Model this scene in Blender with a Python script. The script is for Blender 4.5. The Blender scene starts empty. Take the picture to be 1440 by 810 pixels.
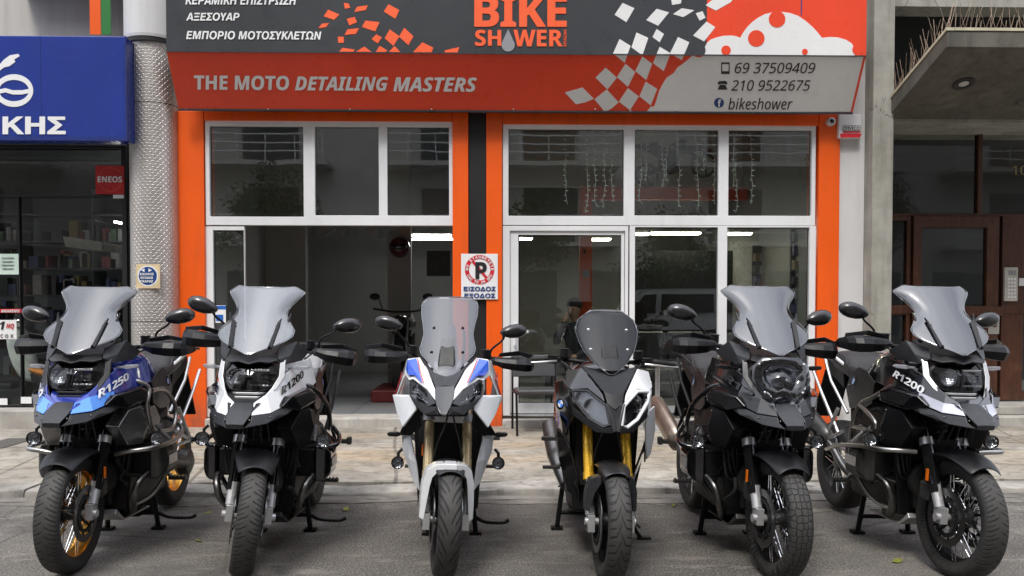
import bpy, bmesh, math, random
from mathutils import Vector, Matrix
from mathutils.bvhtree import BVHTree
R = math.radians
rnd = random.Random(7)
scene = bpy.context.scene
COL = scene.collection
# ------------------------------------------------------------------ camera, world, sun, exposure
CAM_H, FPX, YAW, PITCH, PPY = 1.42, 1150.0, 1.3, 1.5, 465.0
cam_d = bpy.data.cameras.new('camera'); cam = bpy.data.objects.new('camera', cam_d); COL.objects.link(cam)
cam.location = (0, 0, CAM_H); cam.rotation_euler = (R(90 - PITCH), 0, R(-YAW))
cam_d.sensor_width = 36; cam_d.lens = 36 * FPX / 1440; cam_d.shift_y = (PPY - 405) / 1440
cam_d.clip_start = .05; cam_d.clip_end = 400
scene.camera = cam
world = bpy.data.worlds.new('World'); scene.world = world; world.use_nodes = True
wn = world.node_tree; bg = wn.nodes['Background']
sky = wn.nodes.new('ShaderNodeTexSky'); sky.sky_type = 'NISHITA'; sky.sun_disc = False
SUN_EL, SUN_AZ = 58, 200          # azimuth measured from +Y clockwise: behind and a little left of the camera
sky.sun_elevation = R(SUN_EL); sky.sun_rotation = R(SUN_AZ); sky.dust_density = 4; sky.air_density = 1.2
hs = wn.nodes.new('ShaderNodeHueSaturation'); hs.inputs['Saturation'].default_value = .35
wn.links.new(sky.outputs[0], hs.inputs['Color'])
mx = wn.nodes.new('ShaderNodeMix'); mx.data_type = 'RGBA'; mx.inputs[0].default_value = .72
wn.links.new(hs.outputs[0], mx.inputs[6])
tcw = wn.nodes.new('ShaderNodeTexCoord'); cl = wn.nodes.new('ShaderNodeTexNoise'); cl.inputs['Scale'].default_value = 2.2; cl.inputs['Detail'].default_value = 5
wn.links.new(tcw.outputs['Generated'], cl.inputs['Vector'])
cr = wn.nodes.new('ShaderNodeValToRGB'); cr.color_ramp.elements[0].position = .3; cr.color_ramp.elements[1].position = .75
cr.color_ramp.elements[0].color = (5.6, 5.9, 6.9, 1); cr.color_ramp.elements[1].color = (9.8, 10.1, 11.0, 1)
wn.links.new(cl.outputs['Fac'], cr.inputs[0]); wn.links.new(cr.outputs[0], mx.inputs[7])
# overcast luminance: about three times brighter overhead than at the horizon
sz = wn.nodes.new('ShaderNodeSeparateXYZ'); wn.links.new(tcw.outputs['Generated'], sz.inputs[0])
mr = wn.nodes.new('ShaderNodeMapRange'); wn.links.new(sz.outputs[2], mr.inputs[0]); mr.inputs[1].default_value = 0; mr.inputs[2].default_value = 1; mr.inputs[3].default_value = .42; mr.inputs[4].default_value = 1.3
vm = wn.nodes.new('ShaderNodeVectorMath'); vm.operation = 'SCALE'; wn.links.new(mx.outputs[2], vm.inputs[0]); wn.links.new(mr.outputs[0], vm.inputs['Scale'])
wn.links.new(vm.outputs[0], bg.inputs['Color']); bg.inputs['Strength'].default_value = .12
sun_d = bpy.data.lights.new('sun', 'SUN'); sun_d.energy = 1.1; sun_d.angle = R(16); sun_d.color = (1, .96, .9)
sun = bpy.data.objects.new('sun', sun_d); COL.objects.link(sun)
_d = Vector((math.sin(R(SUN_AZ)) * math.cos(R(SUN_EL)), math.cos(R(SUN_AZ)) * math.cos(R(SUN_EL)), math.sin(R(SUN_EL))))
sun.rotation_euler = (-_d).to_track_quat('-Z', 'Y').to_euler(); sun.location = (0, -5, 20)
vs = scene.view_settings; vs.view_transform = 'Standard'; vs.look = 'None'; vs.gamma = 1; vs.use_curve_mapping = False
vs.exposure = 1.18
scene.render.engine = 'CYCLES'; scene.cycles.use_denoising = True; scene.cycles.max_bounces = 8
scene.cycles.transparent_max_bounces = 24; scene.cycles.sample_clamp_indirect = 4; scene.cycles.caustics_reflective = False; scene.cycles.caustics_refractive = False

# ------------------------------------------------------------------ photo pixel -> world point on a plane (real coordinates taken off the photograph)
_CM = cam.rotation_euler.to_matrix()
def ray(px, py):
    return (_CM @ Vector(((px - 720) / FPX, -(py - PPY) / FPX, -1))).normalized()
def pp(px, py, p0, n):
    d = ray(px, py); o = Vector((0, 0, CAM_H)); n = Vector(n)
    return o + d * ((Vector(p0) - o).dot(n) / d.dot(n))
def py_(px, py, Y):
    return pp(px, py, (0, Y, 0), (0, 1, 0))
def FX(px, Y, py=435): return py_(px, py, Y).x
def FZ(py, Y, px=720): return py_(px, py, Y).z

# ------------------------------------------------------------------ materials
class G:
    def __init__(s, name):
        s.m = bpy.data.materials.new(name); s.m.use_nodes = True; s.t = s.m.node_tree; s.t.nodes.clear()
        s.out = s.t.nodes.new('ShaderNodeOutputMaterial'); s._c = None
    def n(s, typ, **kw):
        nd = s.t.nodes.new('ShaderNode' + typ)
        for k, v in kw.items(): setattr(nd, k, v)
        return nd
    def set(s, sock, v):
        if isinstance(v, bpy.types.NodeSocket): s.t.links.new(v, sock)
        elif isinstance(v, (tuple, list)) and len(v) == 3 and sock.type == 'RGBA': sock.default_value = (*v, 1)
        else: sock.default_value = v
    def co(s):
        if s._c is None: s._c = s.n('TexCoord').outputs['Object']
        return s._c
    def mapped(s, sc=(1, 1, 1), rot=(0, 0, 0), loc=(0, 0, 0), src=None):
        m = s.n('Mapping'); s.set(m.inputs[0], src or s.co())
        m.inputs['Scale'].default_value = sc; m.inputs['Rotation'].default_value = rot; m.inputs['Location'].default_value = loc
        return m.outputs[0]
    def noise(s, scale, detail=4, rough=.55, vec=None, dist=0):
        n = s.n('TexNoise'); s.set(n.inputs['Vector'], vec or s.co()); n.inputs['Scale'].default_value = scale
        n.inputs['Detail'].default_value = detail; n.inputs['Roughness'].default_value = rough; n.inputs['Distortion'].default_value = dist
        return n.outputs['Fac']
    def voro(s, scale, feature='F1', vec=None, rand=1):
        n = s.n('TexVoronoi', feature=feature); s.set(n.inputs['Vector'], vec or s.co()); n.inputs['Scale'].default_value = scale
        n.inputs['Randomness'].default_value = rand
        return n.outputs['Distance']
    def ramp(s, fac, stops):
        n = s.n('ValToRGB'); s.set(n.inputs[0], fac); e = n.color_ramp.elements
        while len(e) < len(stops): e.new(.5)
        for el, (p, c) in zip(e, stops):
            el.position = p; el.color = (c, c, c, 1) if isinstance(c, (int, float)) else (*c, 1)
        return n.outputs[0]
    def mix(s, f, a, b, mode='MIX'):
        n = s.n('Mix', data_type='RGBA', blend_type=mode); s.set(n.inputs[0], f)
        s.set(n.inputs[6], a); s.set(n.inputs[7], b); return n.outputs[2]
    def math(s, op, a, b=0, c=0):
        n = s.n('Math', operation=op); s.set(n.inputs[0], a); s.set(n.inputs[1], b)
        s.set(n.inputs[2], c); return n.outputs[0]
    def sep(s, v=None):
        n = s.n('SeparateXYZ'); s.set(n.inputs[0], v or s.co()); return n.outputs
    def bump(s, h, strength=.3, dist=.01, normal=None):
        n = s.n('Bump'); s.set(n.inputs['Height'], h); n.inputs['Strength'].default_value = strength; n.inputs['Distance'].default_value = dist
        if normal: s.set(n.inputs['Normal'], normal)
        return n.outputs[0]
    def pr(s, **kw):
        p = s.n('BsdfPrincipled')
        for k, v in kw.items(): s.set(p.inputs[k.replace('_', ' ')], v)
        s.t.links.new(p.outputs[0], s.out.inputs[0]); return p
MATS = {}
def M(name, col, rough=.5, metal=0, var=.18, scale=9, bump=0, bscale=60, coat=0, dust=0, spec=.5):
    if name in MATS: return MATS[name]
    g = G(name); f = g.noise(scale, 5)
    lo = tuple(c * (1 - var) for c in col); hi = tuple(min(1, c * (1 + var)) for c in col)
    c = g.mix(g.ramp(f, [(.3, 0), (.7, 1)]), lo, hi)
    if dust:
        d = g.ramp(g.noise(scale * 3.1, 6, .7), [(.45, 0), (.75, dust)])
        c = g.mix(d, c, (.28, .25, .21))
    rr = g.math('MULTIPLY_ADD', g.noise(scale * 2.3, 4), .25, rough - .12)
    p = g.pr(Base_Color=c, Roughness=rr, Metallic=metal)
    p.inputs['Specular IOR Level'].default_value = spec
    if coat: p.inputs['Coat Weight'].default_value = coat; p.inputs['Coat Roughness'].default_value = .06
    if bump: g.set(p.inputs['Normal'], g.bump(g.noise(bscale, 4), bump, .003))
    MATS[name] = g.m; return g.m
def emis(name, col, st):
    if name in MATS: return MATS[name]
    g = G(name); e = g.n('Emission'); e.inputs[0].default_value = (*col, 1); e.inputs[1].default_value = st
    g.t.links.new(e.outputs[0], g.out.inputs[0]); MATS[name] = g.m; return g.m
def glassy(name, tint, ior=1.5, rough=.01, haze=0, hcol=(.5, .5, .55), wav=0):
    """thin sheet: transparent with a tint, plus a fresnel reflection and optionally a little milky scatter"""
    if name in MATS: return MATS[name]
    g = G(name); tr = g.n('BsdfTransparent'); tr.inputs[0].default_value = (*tint, 1)
    gl = g.n('BsdfGlossy'); gl.inputs['Roughness'].default_value = rough; gl.inputs[0].default_value = (1, 1, 1, 1)
    fr = g.n('Fresnel'); fr.inputs['IOR'].default_value = ior
    geo = g.n('NewGeometry')
    # same reflectance from either face of the sheet
    facing = g.math('ABSOLUTE', g.vdot(geo.outputs['Incoming'], geo.outputs['Normal']))
    f0 = ((ior - 1) / (ior + 1)) ** 2
    one = g.math('SUBTRACT', 1, facing); p5 = g.math('POWER', one, 5)
    fres = g.math('MULTIPLY_ADD', p5, 1 - f0, f0)
    if wav:
        b = g.bump(g.noise(.9, 2), wav, .02); g.set(gl.inputs['Normal'], b)
    base = tr.outputs[0]
    if haze:
        df = g.n('BsdfDiffuse'); df.inputs[0].default_value = (*hcol, 1)
        ms = g.n('MixShader'); ms.inputs[0].default_value = haze
        g.t.links.new(base, ms.inputs[1]); g.t.links.new(df.outputs[0], ms.inputs[2]); base = ms.outputs[0]
    m2 = g.n('MixShader'); g.set(m2.inputs[0], fres); g.t.links.new(base, m2.inputs[1]); g.t.links.new(gl.outputs[0], m2.inputs[2])
    g.t.links.new(m2.outputs[0], g.out.inputs[0]); MATS[name] = g.m; return g.m
def _vdot(s, a, b):
    n = s.n('VectorMath', operation='DOT_PRODUCT'); s.set(n.inputs[0], a); s.set(n.inputs[1], b); return n.outputs['Value']
G.vdot = _vdot

# ------------------------------------------------------------------ mesh helpers
class B:
    """collects shapes and links them as ONE mesh object"""
    def __init__(s): s.v = []; s.f = []
    def add(s, vs, fs):
        o = len(s.v); s.v += [tuple(v) for v in vs]; s.f += [tuple(i + o for i in f) for f in fs]; return s
    def box(s, a, b):
        x0, y0, z0 = a; x1, y1, z1 = b
        return s.add([(x0, y0, z0), (x1, y0, z0), (x1, y1, z0), (x0, y1, z0), (x0, y0, z1), (x1, y0, z1), (x1, y1, z1), (x0, y1, z1)],
                     [(0, 3, 2, 1), (4, 5, 6, 7), (0, 1, 5, 4), (1, 2, 6, 5), (2, 3, 7, 6), (3, 0, 4, 7)])
    def cbox(s, c, d, rot=None):
        o = B().box((-d[0] / 2, -d[1] / 2, -d[2] / 2), (d[0] / 2, d[1] / 2, d[2] / 2)); m = rot.to_matrix() if rot else None
        return s.add([(m @ Vector(v) if m else Vector(v)) + Vector(c) for v in o.v], o.f)
    def loft(s, rings, cap=True, closed=True):
        n = len(rings[0]); vs = [p for r in rings for p in r]; fs = []
        for i in range(len(rings) - 1):
            for j in range(n if closed else n - 1):
                k = (j + 1) % n; fs.append((i * n + j, i * n + k, (i + 1) * n + k, (i + 1) * n + j))
        if cap: fs += [tuple(range(n))[::-1], tuple(range((len(rings) - 1) * n, len(rings) * n))]
        return s.add(vs, fs)
    def tube(s, pts, r, seg=10, smooth=0, cap=True, flat=None):
        pts = [Vector(p) for p in pts]; rs = list(r) if isinstance(r, (list, tuple)) else [r] * len(pts)
        if smooth and len(pts) > 2:
            P = [pts[0] * 2 - pts[1]] + pts + [pts[-1] * 2 - pts[-2]]; q = []; qr = []
            for i in range(1, len(P) - 2):
                for t in range(smooth):
                    u = t / smooth; a, b, c, d = P[i - 1:i + 3]
                    q.append(.5 * ((2 * b) + (c - a) * u + (2 * a - 5 * b + 4 * c - d) * u * u + (3 * b - a - 3 * c + d) * u ** 3))
                    qr.append(rs[i - 1] * (1 - u) + rs[min(i, len(rs) - 1)] * u)
            q.append(pts[-1]); qr.append(rs[-1]); pts, rs = q, qr
        rings = []; up = None
        for i, p in enumerate(pts):
            t = (pts[min(i + 1, len(pts) - 1)] - pts[max(i - 1, 0)]).normalized()
            if up is None: up = t.orthogonal().normalized() if not flat else (Vector(flat) - t * Vector(flat).dot(t)).normalized()
            else: up = (up - t * up.dot(t)).normalized()
            w = t.cross(up)
            rings.append([p + (up * math.cos(a) + w * math.sin(a)) * rs[i] for a in (2 * math.pi * k / seg for k in range(seg))])
        return s.loft(rings, cap)
    def lathe(s, prof, seg=48, axis='x', c=(0, 0, 0), closed=False):
        """prof: (along, radius)"""
        vs = []; n = len(prof)
        for k in range(seg):
            a = 2 * math.pi * k / seg; ca, sa = math.cos(a), math.sin(a)
            for (x, r) in prof:
                v = {'x': (x, r * ca, r * sa), 'y': (r * ca, x, r * sa), 'z': (r * ca, r * sa, x)}[axis]
                vs.append((v[0] + c[0], v[1] + c[1], v[2] + c[2]))
        fs = []
        for k in range(seg):
            k2 = (k + 1) % seg
            for j in range(n if closed else n - 1):
                j2 = (j + 1) % n; fs.append((k * n + j, k * n + j2, k2 * n + j2, k2 * n + j))
        return s.add(vs, fs)
    def cyl(s, p, q, r, seg=16): return s.tube([p, q], r, seg)
    def ball(s, c, r, seg=14, ring=9, m=None):
        r = (r, r, r) if isinstance(r, (int, float)) else r; vs = []
        for i in range(ring + 1):
            t = math.pi * i / ring
            for k in range(seg):
                a = 2 * math.pi * k / seg
                p = Vector((r[0] * math.sin(t) * math.cos(a), r[1] * math.sin(t) * math.sin(a), r[2] * math.cos(t)))
                vs.append((m @ p if m else p) + Vector(c))
        fs = [(i * seg + k, i * seg + (k + 1) % seg, (i + 1) * seg + (k + 1) % seg, (i + 1) * seg + k) for i in range(ring) for k in range(seg)]
        return s.add(vs, fs)
    def prism(s, poly, d):
        """polygon of 3D points pushed along d"""
        n = len(poly); d = Vector(d); a = [Vector(p) for p in poly]
        return s.add(a + [p + d for p in a], [tuple(range(n)), tuple(range(n, 2 * n))[::-1]] + [(i, n + i, n + (i + 1) % n, (i + 1) % n)[::-1] for i in range(n)])
    def mirror(s):
        return s.add([(-x, y, z) for x, y, z in s.v], [f[::-1] for f in s.f])
    def build(s, name, mat, parent=None, smooth=False, bevel=0, sub=0, solid=0, loc=(0, 0, 0), weld=False, seg=2, angle=30):
        me = bpy.data.meshes.new(name); me.from_pydata([tuple(Vector(v)) for v in s.v], [], s.f)
        bm = bmesh.new(); bm.from_mesh(me)
        if weld: bmesh.ops.remove_doubles(bm, verts=bm.verts, dist=1e-5)
        bmesh.ops.recalc_face_normals(bm, faces=bm.faces); bm.to_mesh(me); bm.free()
        for m in (mat if isinstance(mat, (list, tuple)) else [mat]): me.materials.append(m)
        o = bpy.data.objects.new(name, me); COL.objects.link(o); o.location = loc
        if parent: o.parent = parent
        if smooth or bevel or sub:
            for p in me.polygons: p.use_smooth = True
        if smooth and not sub and not bevel:
            me.set_sharp_from_angle(angle=R(40))
        if solid:
            md = o.modifiers.new('solid', 'SOLIDIFY'); md.thickness = solid; md.offset = 0
        if sub:
            md = o.modifiers.new('sub', 'SUBSURF'); md.levels = md.render_levels = sub
        if bevel:
            md = o.modifiers.new('bevel', 'BEVEL'); md.width = bevel; md.segments = seg; md.limit_method = 'ANGLE'; md.angle_limit = R(angle); md.harden_normals = True
        return o
def bx(a, b): return B().box(a, b)
def facets(name, verts, faces, mat, parent, mirror=False, thick=.008, bevel=.004, sub=0):
    b = B().add(verts, faces)
    if mirror: b.mirror()
    return b.build(name, mat, parent, bevel=bevel if not sub else 0, sub=sub, solid=thick, weld=True, angle=18)
def thing(name, label, cat, loc=(0, 0, 0), rot=(0, 0, 0), group=None):
    o = bpy.data.objects.new(name, None); COL.objects.link(o); o.location = loc; o.rotation_euler = rot
    o.empty_display_size = .1
    return tag(o, label, cat, group)
def tag(o, label, cat, group=None):
    o['label'] = label; o['category'] = cat
    if group: o['group'] = group
    return o
def struct(o): o['kind'] = 'structure'; return o
def sans(s, it, bold):
    """the sans serif letters of the built-in fallback font, in the weight and slope asked for"""
    o = ''
    for ch in s:
        c = ord(ch)
        if 65 <= c <= 90: o += chr((0x1D63C if it and bold else 0x1D608 if it else 0x1D5D4 if bold else 0x1D5A0) + c - 65)
        elif 97 <= c <= 122: o += chr((0x1D656 if it and bold else 0x1D622 if it else 0x1D5EE if bold else 0x1D5BA) + c - 97)
        elif 48 <= c <= 57: o += chr((0x1D7EC if bold else 0x1D7E2) + c - 48)
        elif 0x391 <= c <= 0x3A9: o += chr((0x1D790 if it else 0x1D756) + c - 0x391)
        else: o += ch
    return o
def text_geo(body, shear=0, space=1):
    c = bpy.data.curves.new('lettering', 'FONT'); c.body = body; c.shear = shear; c.space_character = space; c.resolution_u = 3
    o = bpy.data.objects.new('lettering', c); COL.objects.link(o)
    me = bpy.data.meshes.new_from_object(o.evaluated_get(bpy.context.evaluated_depsgraph_get()))
    v = [tuple(p.co) for p in me.vertices]; f = [tuple(p.vertices) for p in me.polygons]
    bpy.data.objects.remove(o); bpy.data.curves.remove(c); bpy.data.meshes.remove(me)
    return v, f
def text_on(b, body, o, U, V, n, eps=.003, bold=.02, shear=0, space=1, bend=None):
    """letters fitted into the parallelogram o, o+U, o+V, standing eps off the surface"""
    heavy = bold >= .02; it = shear > .05; dig = any(ch.isdigit() for ch in body)
    v, f = text_geo(sans(body, it, heavy), shear if it and dig else 0, space); bold = .016 if bold >= .04 else .006 if bold > .005 else 0
    x0 = min(p[0] for p in v) - bold; x1 = max(p[0] for p in v) + bold; y0 = min(p[1] for p in v) - bold * .7; y1 = max(p[1] for p in v) + bold * .7
    o, U, V, n = Vector(o), Vector(U), Vector(V), Vector(n).normalized()
    # a heavier weight is struck as shifted copies, each a hair above the last
    for i, (dx, dy) in enumerate([(0, 0)] + ([(bold * math.cos(a), bold * .7 * math.sin(a)) for a in (k * math.pi / 4 for k in range(8))] if bold else [])):
        q = []
        for p in v:
            s, t = (p[0] + dx - x0) / (x1 - x0), (p[1] + dy - y0) / (y1 - y0)
            w = o + U * s + V * t + n * (eps + i * .0003)
            q.append(bend(w) if bend else w)
        b.add(q, f)
    return b
def clip_poly(poly, a, b, c):
    """keep the part of a 2D polygon where a*x + b*y + c >= 0"""
    out = []
    for i, p in enumerate(poly):
        q = poly[(i + 1) % len(poly)]; dp = a * p[0] + b * p[1] + c; dq = a * q[0] + b * q[1] + c
        if dp >= 0: out.append(p)
        if dp * dq < 0:
            t = dp / (dp - dq); out.append((p[0] + (q[0] - p[0]) * t, p[1] + (q[1] - p[1]) * t))
    return out
# ================================================================== SETTING MATERIALS
F = 9.3            # depth of the shop front
KY, KH = 6.16, .095   # kerb
def mat_asphalt():
    g = G('asphalt'); c = g.co()
    big = g.noise(.55, 6, .62); fine = g.noise(85, 3, .75); mid = g.noise(7, 6, .65)
    col = g.mix(g.ramp(big, [(.36, 0), (.64, 1)]), (.050, .045, .040), (.15, .137, .12))
    col = g.mix(g.ramp(mid, [(.5, 0), (.8, .55)]), col, (.05, .045, .042))
    col = g.mix(g.ramp(g.noise(2.3, 5, .7, g.mapped((1, 3, 1))), [(.54, 0), (.68, .6)]), col, (.30, .27, .23))
    col = g.mix(g.ramp(fine, [(.52, 0), (.64, .8)]), col, (.38, .355, .32)); col = g.mix(g.ramp(g.noise(70, 3, .75, g.mapped(loc=(5, 2, 1))), [(.54, 0), (.66, .85)]), col, (.03, .027, .025))
    col = g.mix(g.ramp(g.noise(1.0, 5, .65, g.mapped((.8, 1.6, 1), loc=(2, 7, 0))), [(.5, 0), (.68, .7)]), col, (.055, .05, .046))
    ck = g.voro(.55, 'DISTANCE_TO_EDGE', g.mix(.12, c, g.n('TexNoise').outputs['Color'])); crack = g.ramp(ck, [(0, 1), (.006, 0)])
    col = g.mix(g.math('MULTIPLY', crack, g.ramp(big, [(.45, 0), (.6, .8)])), col, (.03, .027, .025))
    spots = g.ramp(g.voro(3.1), [(.03, .85), (.075, 0)]); col = g.mix(g.math('MULTIPLY', spots, g.ramp(g.noise(1.1, 2), [(.5, 0), (.6, 1)])), col, (.03, .028, .027))
    h = g.math('ADD', g.math('MULTIPLY', fine, .5), g.math('MULTIPLY', g.noise(38, 4), .9))
    g.pr(Base_Color=col, Roughness=g.ramp(big, [(.3, .78), (.7, .95)]), Normal=g.bump(h, .9, .009)); return g.m
def mat_paving():
    g = G('paving'); c = g.co(); s = g.sep()
    big = g.noise(1.3, 6, .62); rust = g.noise(.9, 5, .6, g.mapped((.6, 2.4, 1)))
    col = g.mix(g.ramp(big, [(.3, 0), (.7, 1)]), (.18, .163, .132), (.40, .37, .315))
    # old ochre staining, strongest in front of the shop
    far = g.ramp(s[1], [(.0, 0), (1, 1)])
    yy = g.math('MULTIPLY_ADD', s[1], .47, -3.1)
    band = g.ramp(yy, [(.0, .15), (.35, 1), (.7, 1), (1, .5)])
    xm = g.ramp(g.math('MULTIPLY_ADD', s[0], .2, .85), [(.0, .1), (.35, 1), (.9, .8), (1, .5)])
    col = g.mix(g.math('MULTIPLY', g.math('MULTIPLY', g.ramp(rust, [(.36, 0), (.66, .8)]), band), xm), col, (.36, .25, .13))
    col = g.mix(g.ramp(g.noise(9, 6, .7), [(.48, 0), (.72, .75)]), col, (.10, .09, .078)); col = g.mix(g.ramp(g.noise(3.2, 6, .75, g.mapped((.5, 3.5, 1), loc=(9, 2, 0)), .8), [(.55, 0), (.63, .7)]), col, (.07, .062, .052))
    col = g.mix(g.ramp(g.noise(4.5, 5, .7, g.mapped((.7, 2.6, 1), loc=(3, 1, 0))), [(.56, 0), (.7, .6)]), col, (.46, .44, .4))
    # joints: slabs 1.5 x 1 m, a little wavy
    wob = g.math('MULTIPLY_ADD', g.noise(2.2, 3), .05, -.025)
    fx = g.math('ABSOLUTE', g.math('SUBTRACT', g.math('FRACT', g.math('MULTIPLY', g.math('ADD', g.math('ADD', s[0], g.math('MULTIPLY', s[1], .12)), wob), .62)), .5))
    fy = g.math('ABSOLUTE', g.math('SUBTRACT', g.math('FRACT', g.math('MULTIPLY', g.math('ADD', g.math('ADD', s[1], wob), .06), .95)), .5))
    brk = g.ramp(g.noise(1.6, 5, .7), [(.42, 0), (.6, 1)]); j = g.math('MAXIMUM', g.ramp(fx, [(.488, 0), (.494, .8)]), g.math('MULTIPLY', brk, g.ramp(fy, [(.485, 0), (.492, .55)])))
    ck = g.voro(.8, 'DISTANCE_TO_EDGE', g.mix(.22, c, g.n('TexNoise').outputs['Color'])); crk = g.math('MULTIPLY', g.ramp(ck, [(0, 1), (.007, 0)]), g.ramp(g.noise(.8, 3, vec=g.mapped(loc=(4, 4, 0))), [(.48, 0), (.56, .8)]))
    jn = g.math('MAXIMUM', crk, g.math('MULTIPLY', j, g.ramp(g.noise(3, 4), [(.35, .3), (.6, 1)])))
    col = g.mix(jn, col, (.07, .06, .05))
    h = g.math('SUBTRACT', g.math('ADD', g.math('MULTIPLY', g.noise(45, 5, .7), .35), g.math('MULTIPLY', g.noise(6, 4), .7)), jn)
    g.pr(Base_Color=col, Roughness=.85, Normal=g.bump(h, .6, .012)); return g.m
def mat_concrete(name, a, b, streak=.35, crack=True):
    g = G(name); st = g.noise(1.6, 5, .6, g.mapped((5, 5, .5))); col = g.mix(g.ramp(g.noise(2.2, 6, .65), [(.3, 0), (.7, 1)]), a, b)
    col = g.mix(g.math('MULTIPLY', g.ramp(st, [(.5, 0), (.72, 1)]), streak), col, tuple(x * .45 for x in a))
    if crack:
        k = g.voro(1.1, 'DISTANCE_TO_EDGE', g.mix(.25, g.co(), g.n('TexNoise').outputs['Color'])); col = g.mix(g.math('MULTIPLY', g.ramp(k, [(0, 1), (.008, 0)]), g.ramp(g.noise(1.7, 2), [(.5, 0), (.6, .8)])), col, tuple(x * .3 for x in a))
    g.pr(Base_Color=col, Roughness=.85, Normal=g.bump(g.noise(30, 5, .7), .4, .006)); return g.m
def mat_paint(name, col, dirt=.25, rough=.5):
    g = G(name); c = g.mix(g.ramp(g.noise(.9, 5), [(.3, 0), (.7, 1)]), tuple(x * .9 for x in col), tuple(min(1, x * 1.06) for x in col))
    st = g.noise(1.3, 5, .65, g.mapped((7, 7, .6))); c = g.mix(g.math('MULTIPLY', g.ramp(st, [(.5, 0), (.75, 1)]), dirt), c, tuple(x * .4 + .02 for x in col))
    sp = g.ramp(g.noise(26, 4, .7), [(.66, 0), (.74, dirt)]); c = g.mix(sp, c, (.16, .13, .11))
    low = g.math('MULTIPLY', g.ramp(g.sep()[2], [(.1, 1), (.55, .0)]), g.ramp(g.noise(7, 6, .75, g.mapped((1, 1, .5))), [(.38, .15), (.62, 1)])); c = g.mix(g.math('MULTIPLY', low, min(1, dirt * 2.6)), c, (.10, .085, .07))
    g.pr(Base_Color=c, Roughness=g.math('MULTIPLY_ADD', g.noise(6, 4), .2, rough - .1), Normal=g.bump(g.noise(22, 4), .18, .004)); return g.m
def mat_diamond():
    g = G('diamond_plate'); s = g.sep()
    ang = g.math('MULTIPLY', g.math('ARCTAN2', s[1], s[0]), .27)
    def lug(rot, off):
        cmb = g.n('CombineXYZ'); g.set(cmb.inputs[0], g.math('MULTIPLY', ang, 22)); g.set(cmb.inputs[1], g.math('MULTIPLY', s[2], 22))
        u = cmb.outputs[0]; m = g.mapped((1, 1, 1), (0, 0, R(rot)), off, u); q = g.sep(m)
        a = g.math('ABSOLUTE', g.math('SUBTRACT', g.math('FRACT', q[0]), .5)); b = g.math('ABSOLUTE', g.math('SUBTRACT', g.math('FRACT', q[1]), .5))
        d = g.math('SQRT', g.math('ADD', g.math('POWER', g.math('MULTIPLY', a, 1.15), 2), g.math('POWER', g.math('MULTIPLY', b, 3.6), 2)))
        return g.ramp(d, [(.36, 1), (.52, 0)])
    h = g.math('MAXIMUM', lug(45, (0, 0, 0)), lug(-45, (.5, .5, 0)))
    seam = g.ramp(g.math('ABSOLUTE', g.math('SUBTRACT', g.math('FRACT', g.math('MULTIPLY', s[2], .42)), .5)), [(.001, 1), (.003, 0)])
    c = g.mix(g.ramp(g.noise(3, 6, .65, g.mapped((1, 1, .4))), [(.3, 0), (.75, 1)]), (.42, .39, .36), (.6, .57, .54))
    c = g.mix(seam, c, (.06, .05, .05))
    g.pr(Base_Color=c, Metallic=.75, Roughness=g.math('MULTIPLY_ADD', h, -.1, .46), Normal=g.bump(h, .7, .004)); return g.m
def mat_wood(name='varnished_wood', a=(.035, .012, .006), b=(.105, .036, .016)):
    g = G(name); w = g.noise(3, 6, .6, g.mapped((14, 14, .9)), 1.5)
    c = g.mix(g.ramp(w, [(.3, 0), (.7, 1)]), a, b); c = g.mix(g.ramp(g.noise(2.5, 5, .7), [(.55, 0), (.75, .45)]), c, (.23, .1, .05))
    g.pr(Base_Color=c, Roughness=.38, Normal=g.bump(w, .2, .003)); return g.m
MAT = dict(
    asphalt=mat_asphalt(), paving=mat_paving(), kerb=mat_concrete('kerb_stone', (.13, .12, .105), (.40, .375, .335), .7),
    concrete=mat_concrete('grey_concrete', (.2, .195, .175), (.36, .35, .325)), beam=mat_concrete('stained_concrete', (.24, .235, .2), (.4, .39, .35), .5),
    white_wall=mat_paint('white_wall', (.62, .62, .62), .22, .7), orange=mat_paint('orange_paint', (.84, .105, .003), .28, .42),
    black_strip=mat_paint('black_tile', (.009, .009, .0105), .1, .5), white_frame=mat_paint('white_aluminium', (.74, .75, .76), .12, .35),
    marble=mat_concrete('worn_step', (.3, .28, .25), (.5, .48, .44), .4), diamond=mat_diamond(), wood=mat_wood(),
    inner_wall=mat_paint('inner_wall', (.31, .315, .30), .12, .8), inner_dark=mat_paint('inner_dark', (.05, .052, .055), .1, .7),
    ceiling=mat_paint('inner_ceiling', (.2, .2, .2), .1, .8), facade=mat_paint('far_facade', (.5, .48, .44), .3, .8),
    glass=glassy('window_glass', (.80, .84, .82), 1.78, wav=.06), glass_dark=glassy('dark_glass', (.85, .87, .86), 1.36, wav=.06),
    sign_dark=mat_paint('vinyl_charcoal', (.047, .05, .055), .1, .3), sign_red=mat_paint('vinyl_red', (.77, .065, .025), .08, .3), sign_grey=mat_paint('vinyl_white', (.74, .74, .73), .06, .3),
    letter_white=mat_paint('letter_white', (.8, .8, .8), .03, .4), letter_black=mat_paint('letter_black', (.02, .02, .022), .03, .4), letter_blue=mat_paint('letter_blue', (.012, .05, .2), .03, .4),
    sign_blue=mat_paint('vinyl_blue', (.018, .04, .25), .12, .25), sign_orange=mat_paint('vinyl_orange', (.95, .14, .05), .05, .3), drop=mat_paint('vinyl_grey', (.3, .3, .32), .05, .3),
    led=emis('led_tube', (1, .99, .96), 14), led_warm=emis('warm_tube', (1, .9, .72), 18),
)
# ================================================================== GROUND (structure)
road = struct(bx((-60, -60, -.3), (60, KY - .2, 0)).build('road', MAT['asphalt']))
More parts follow.
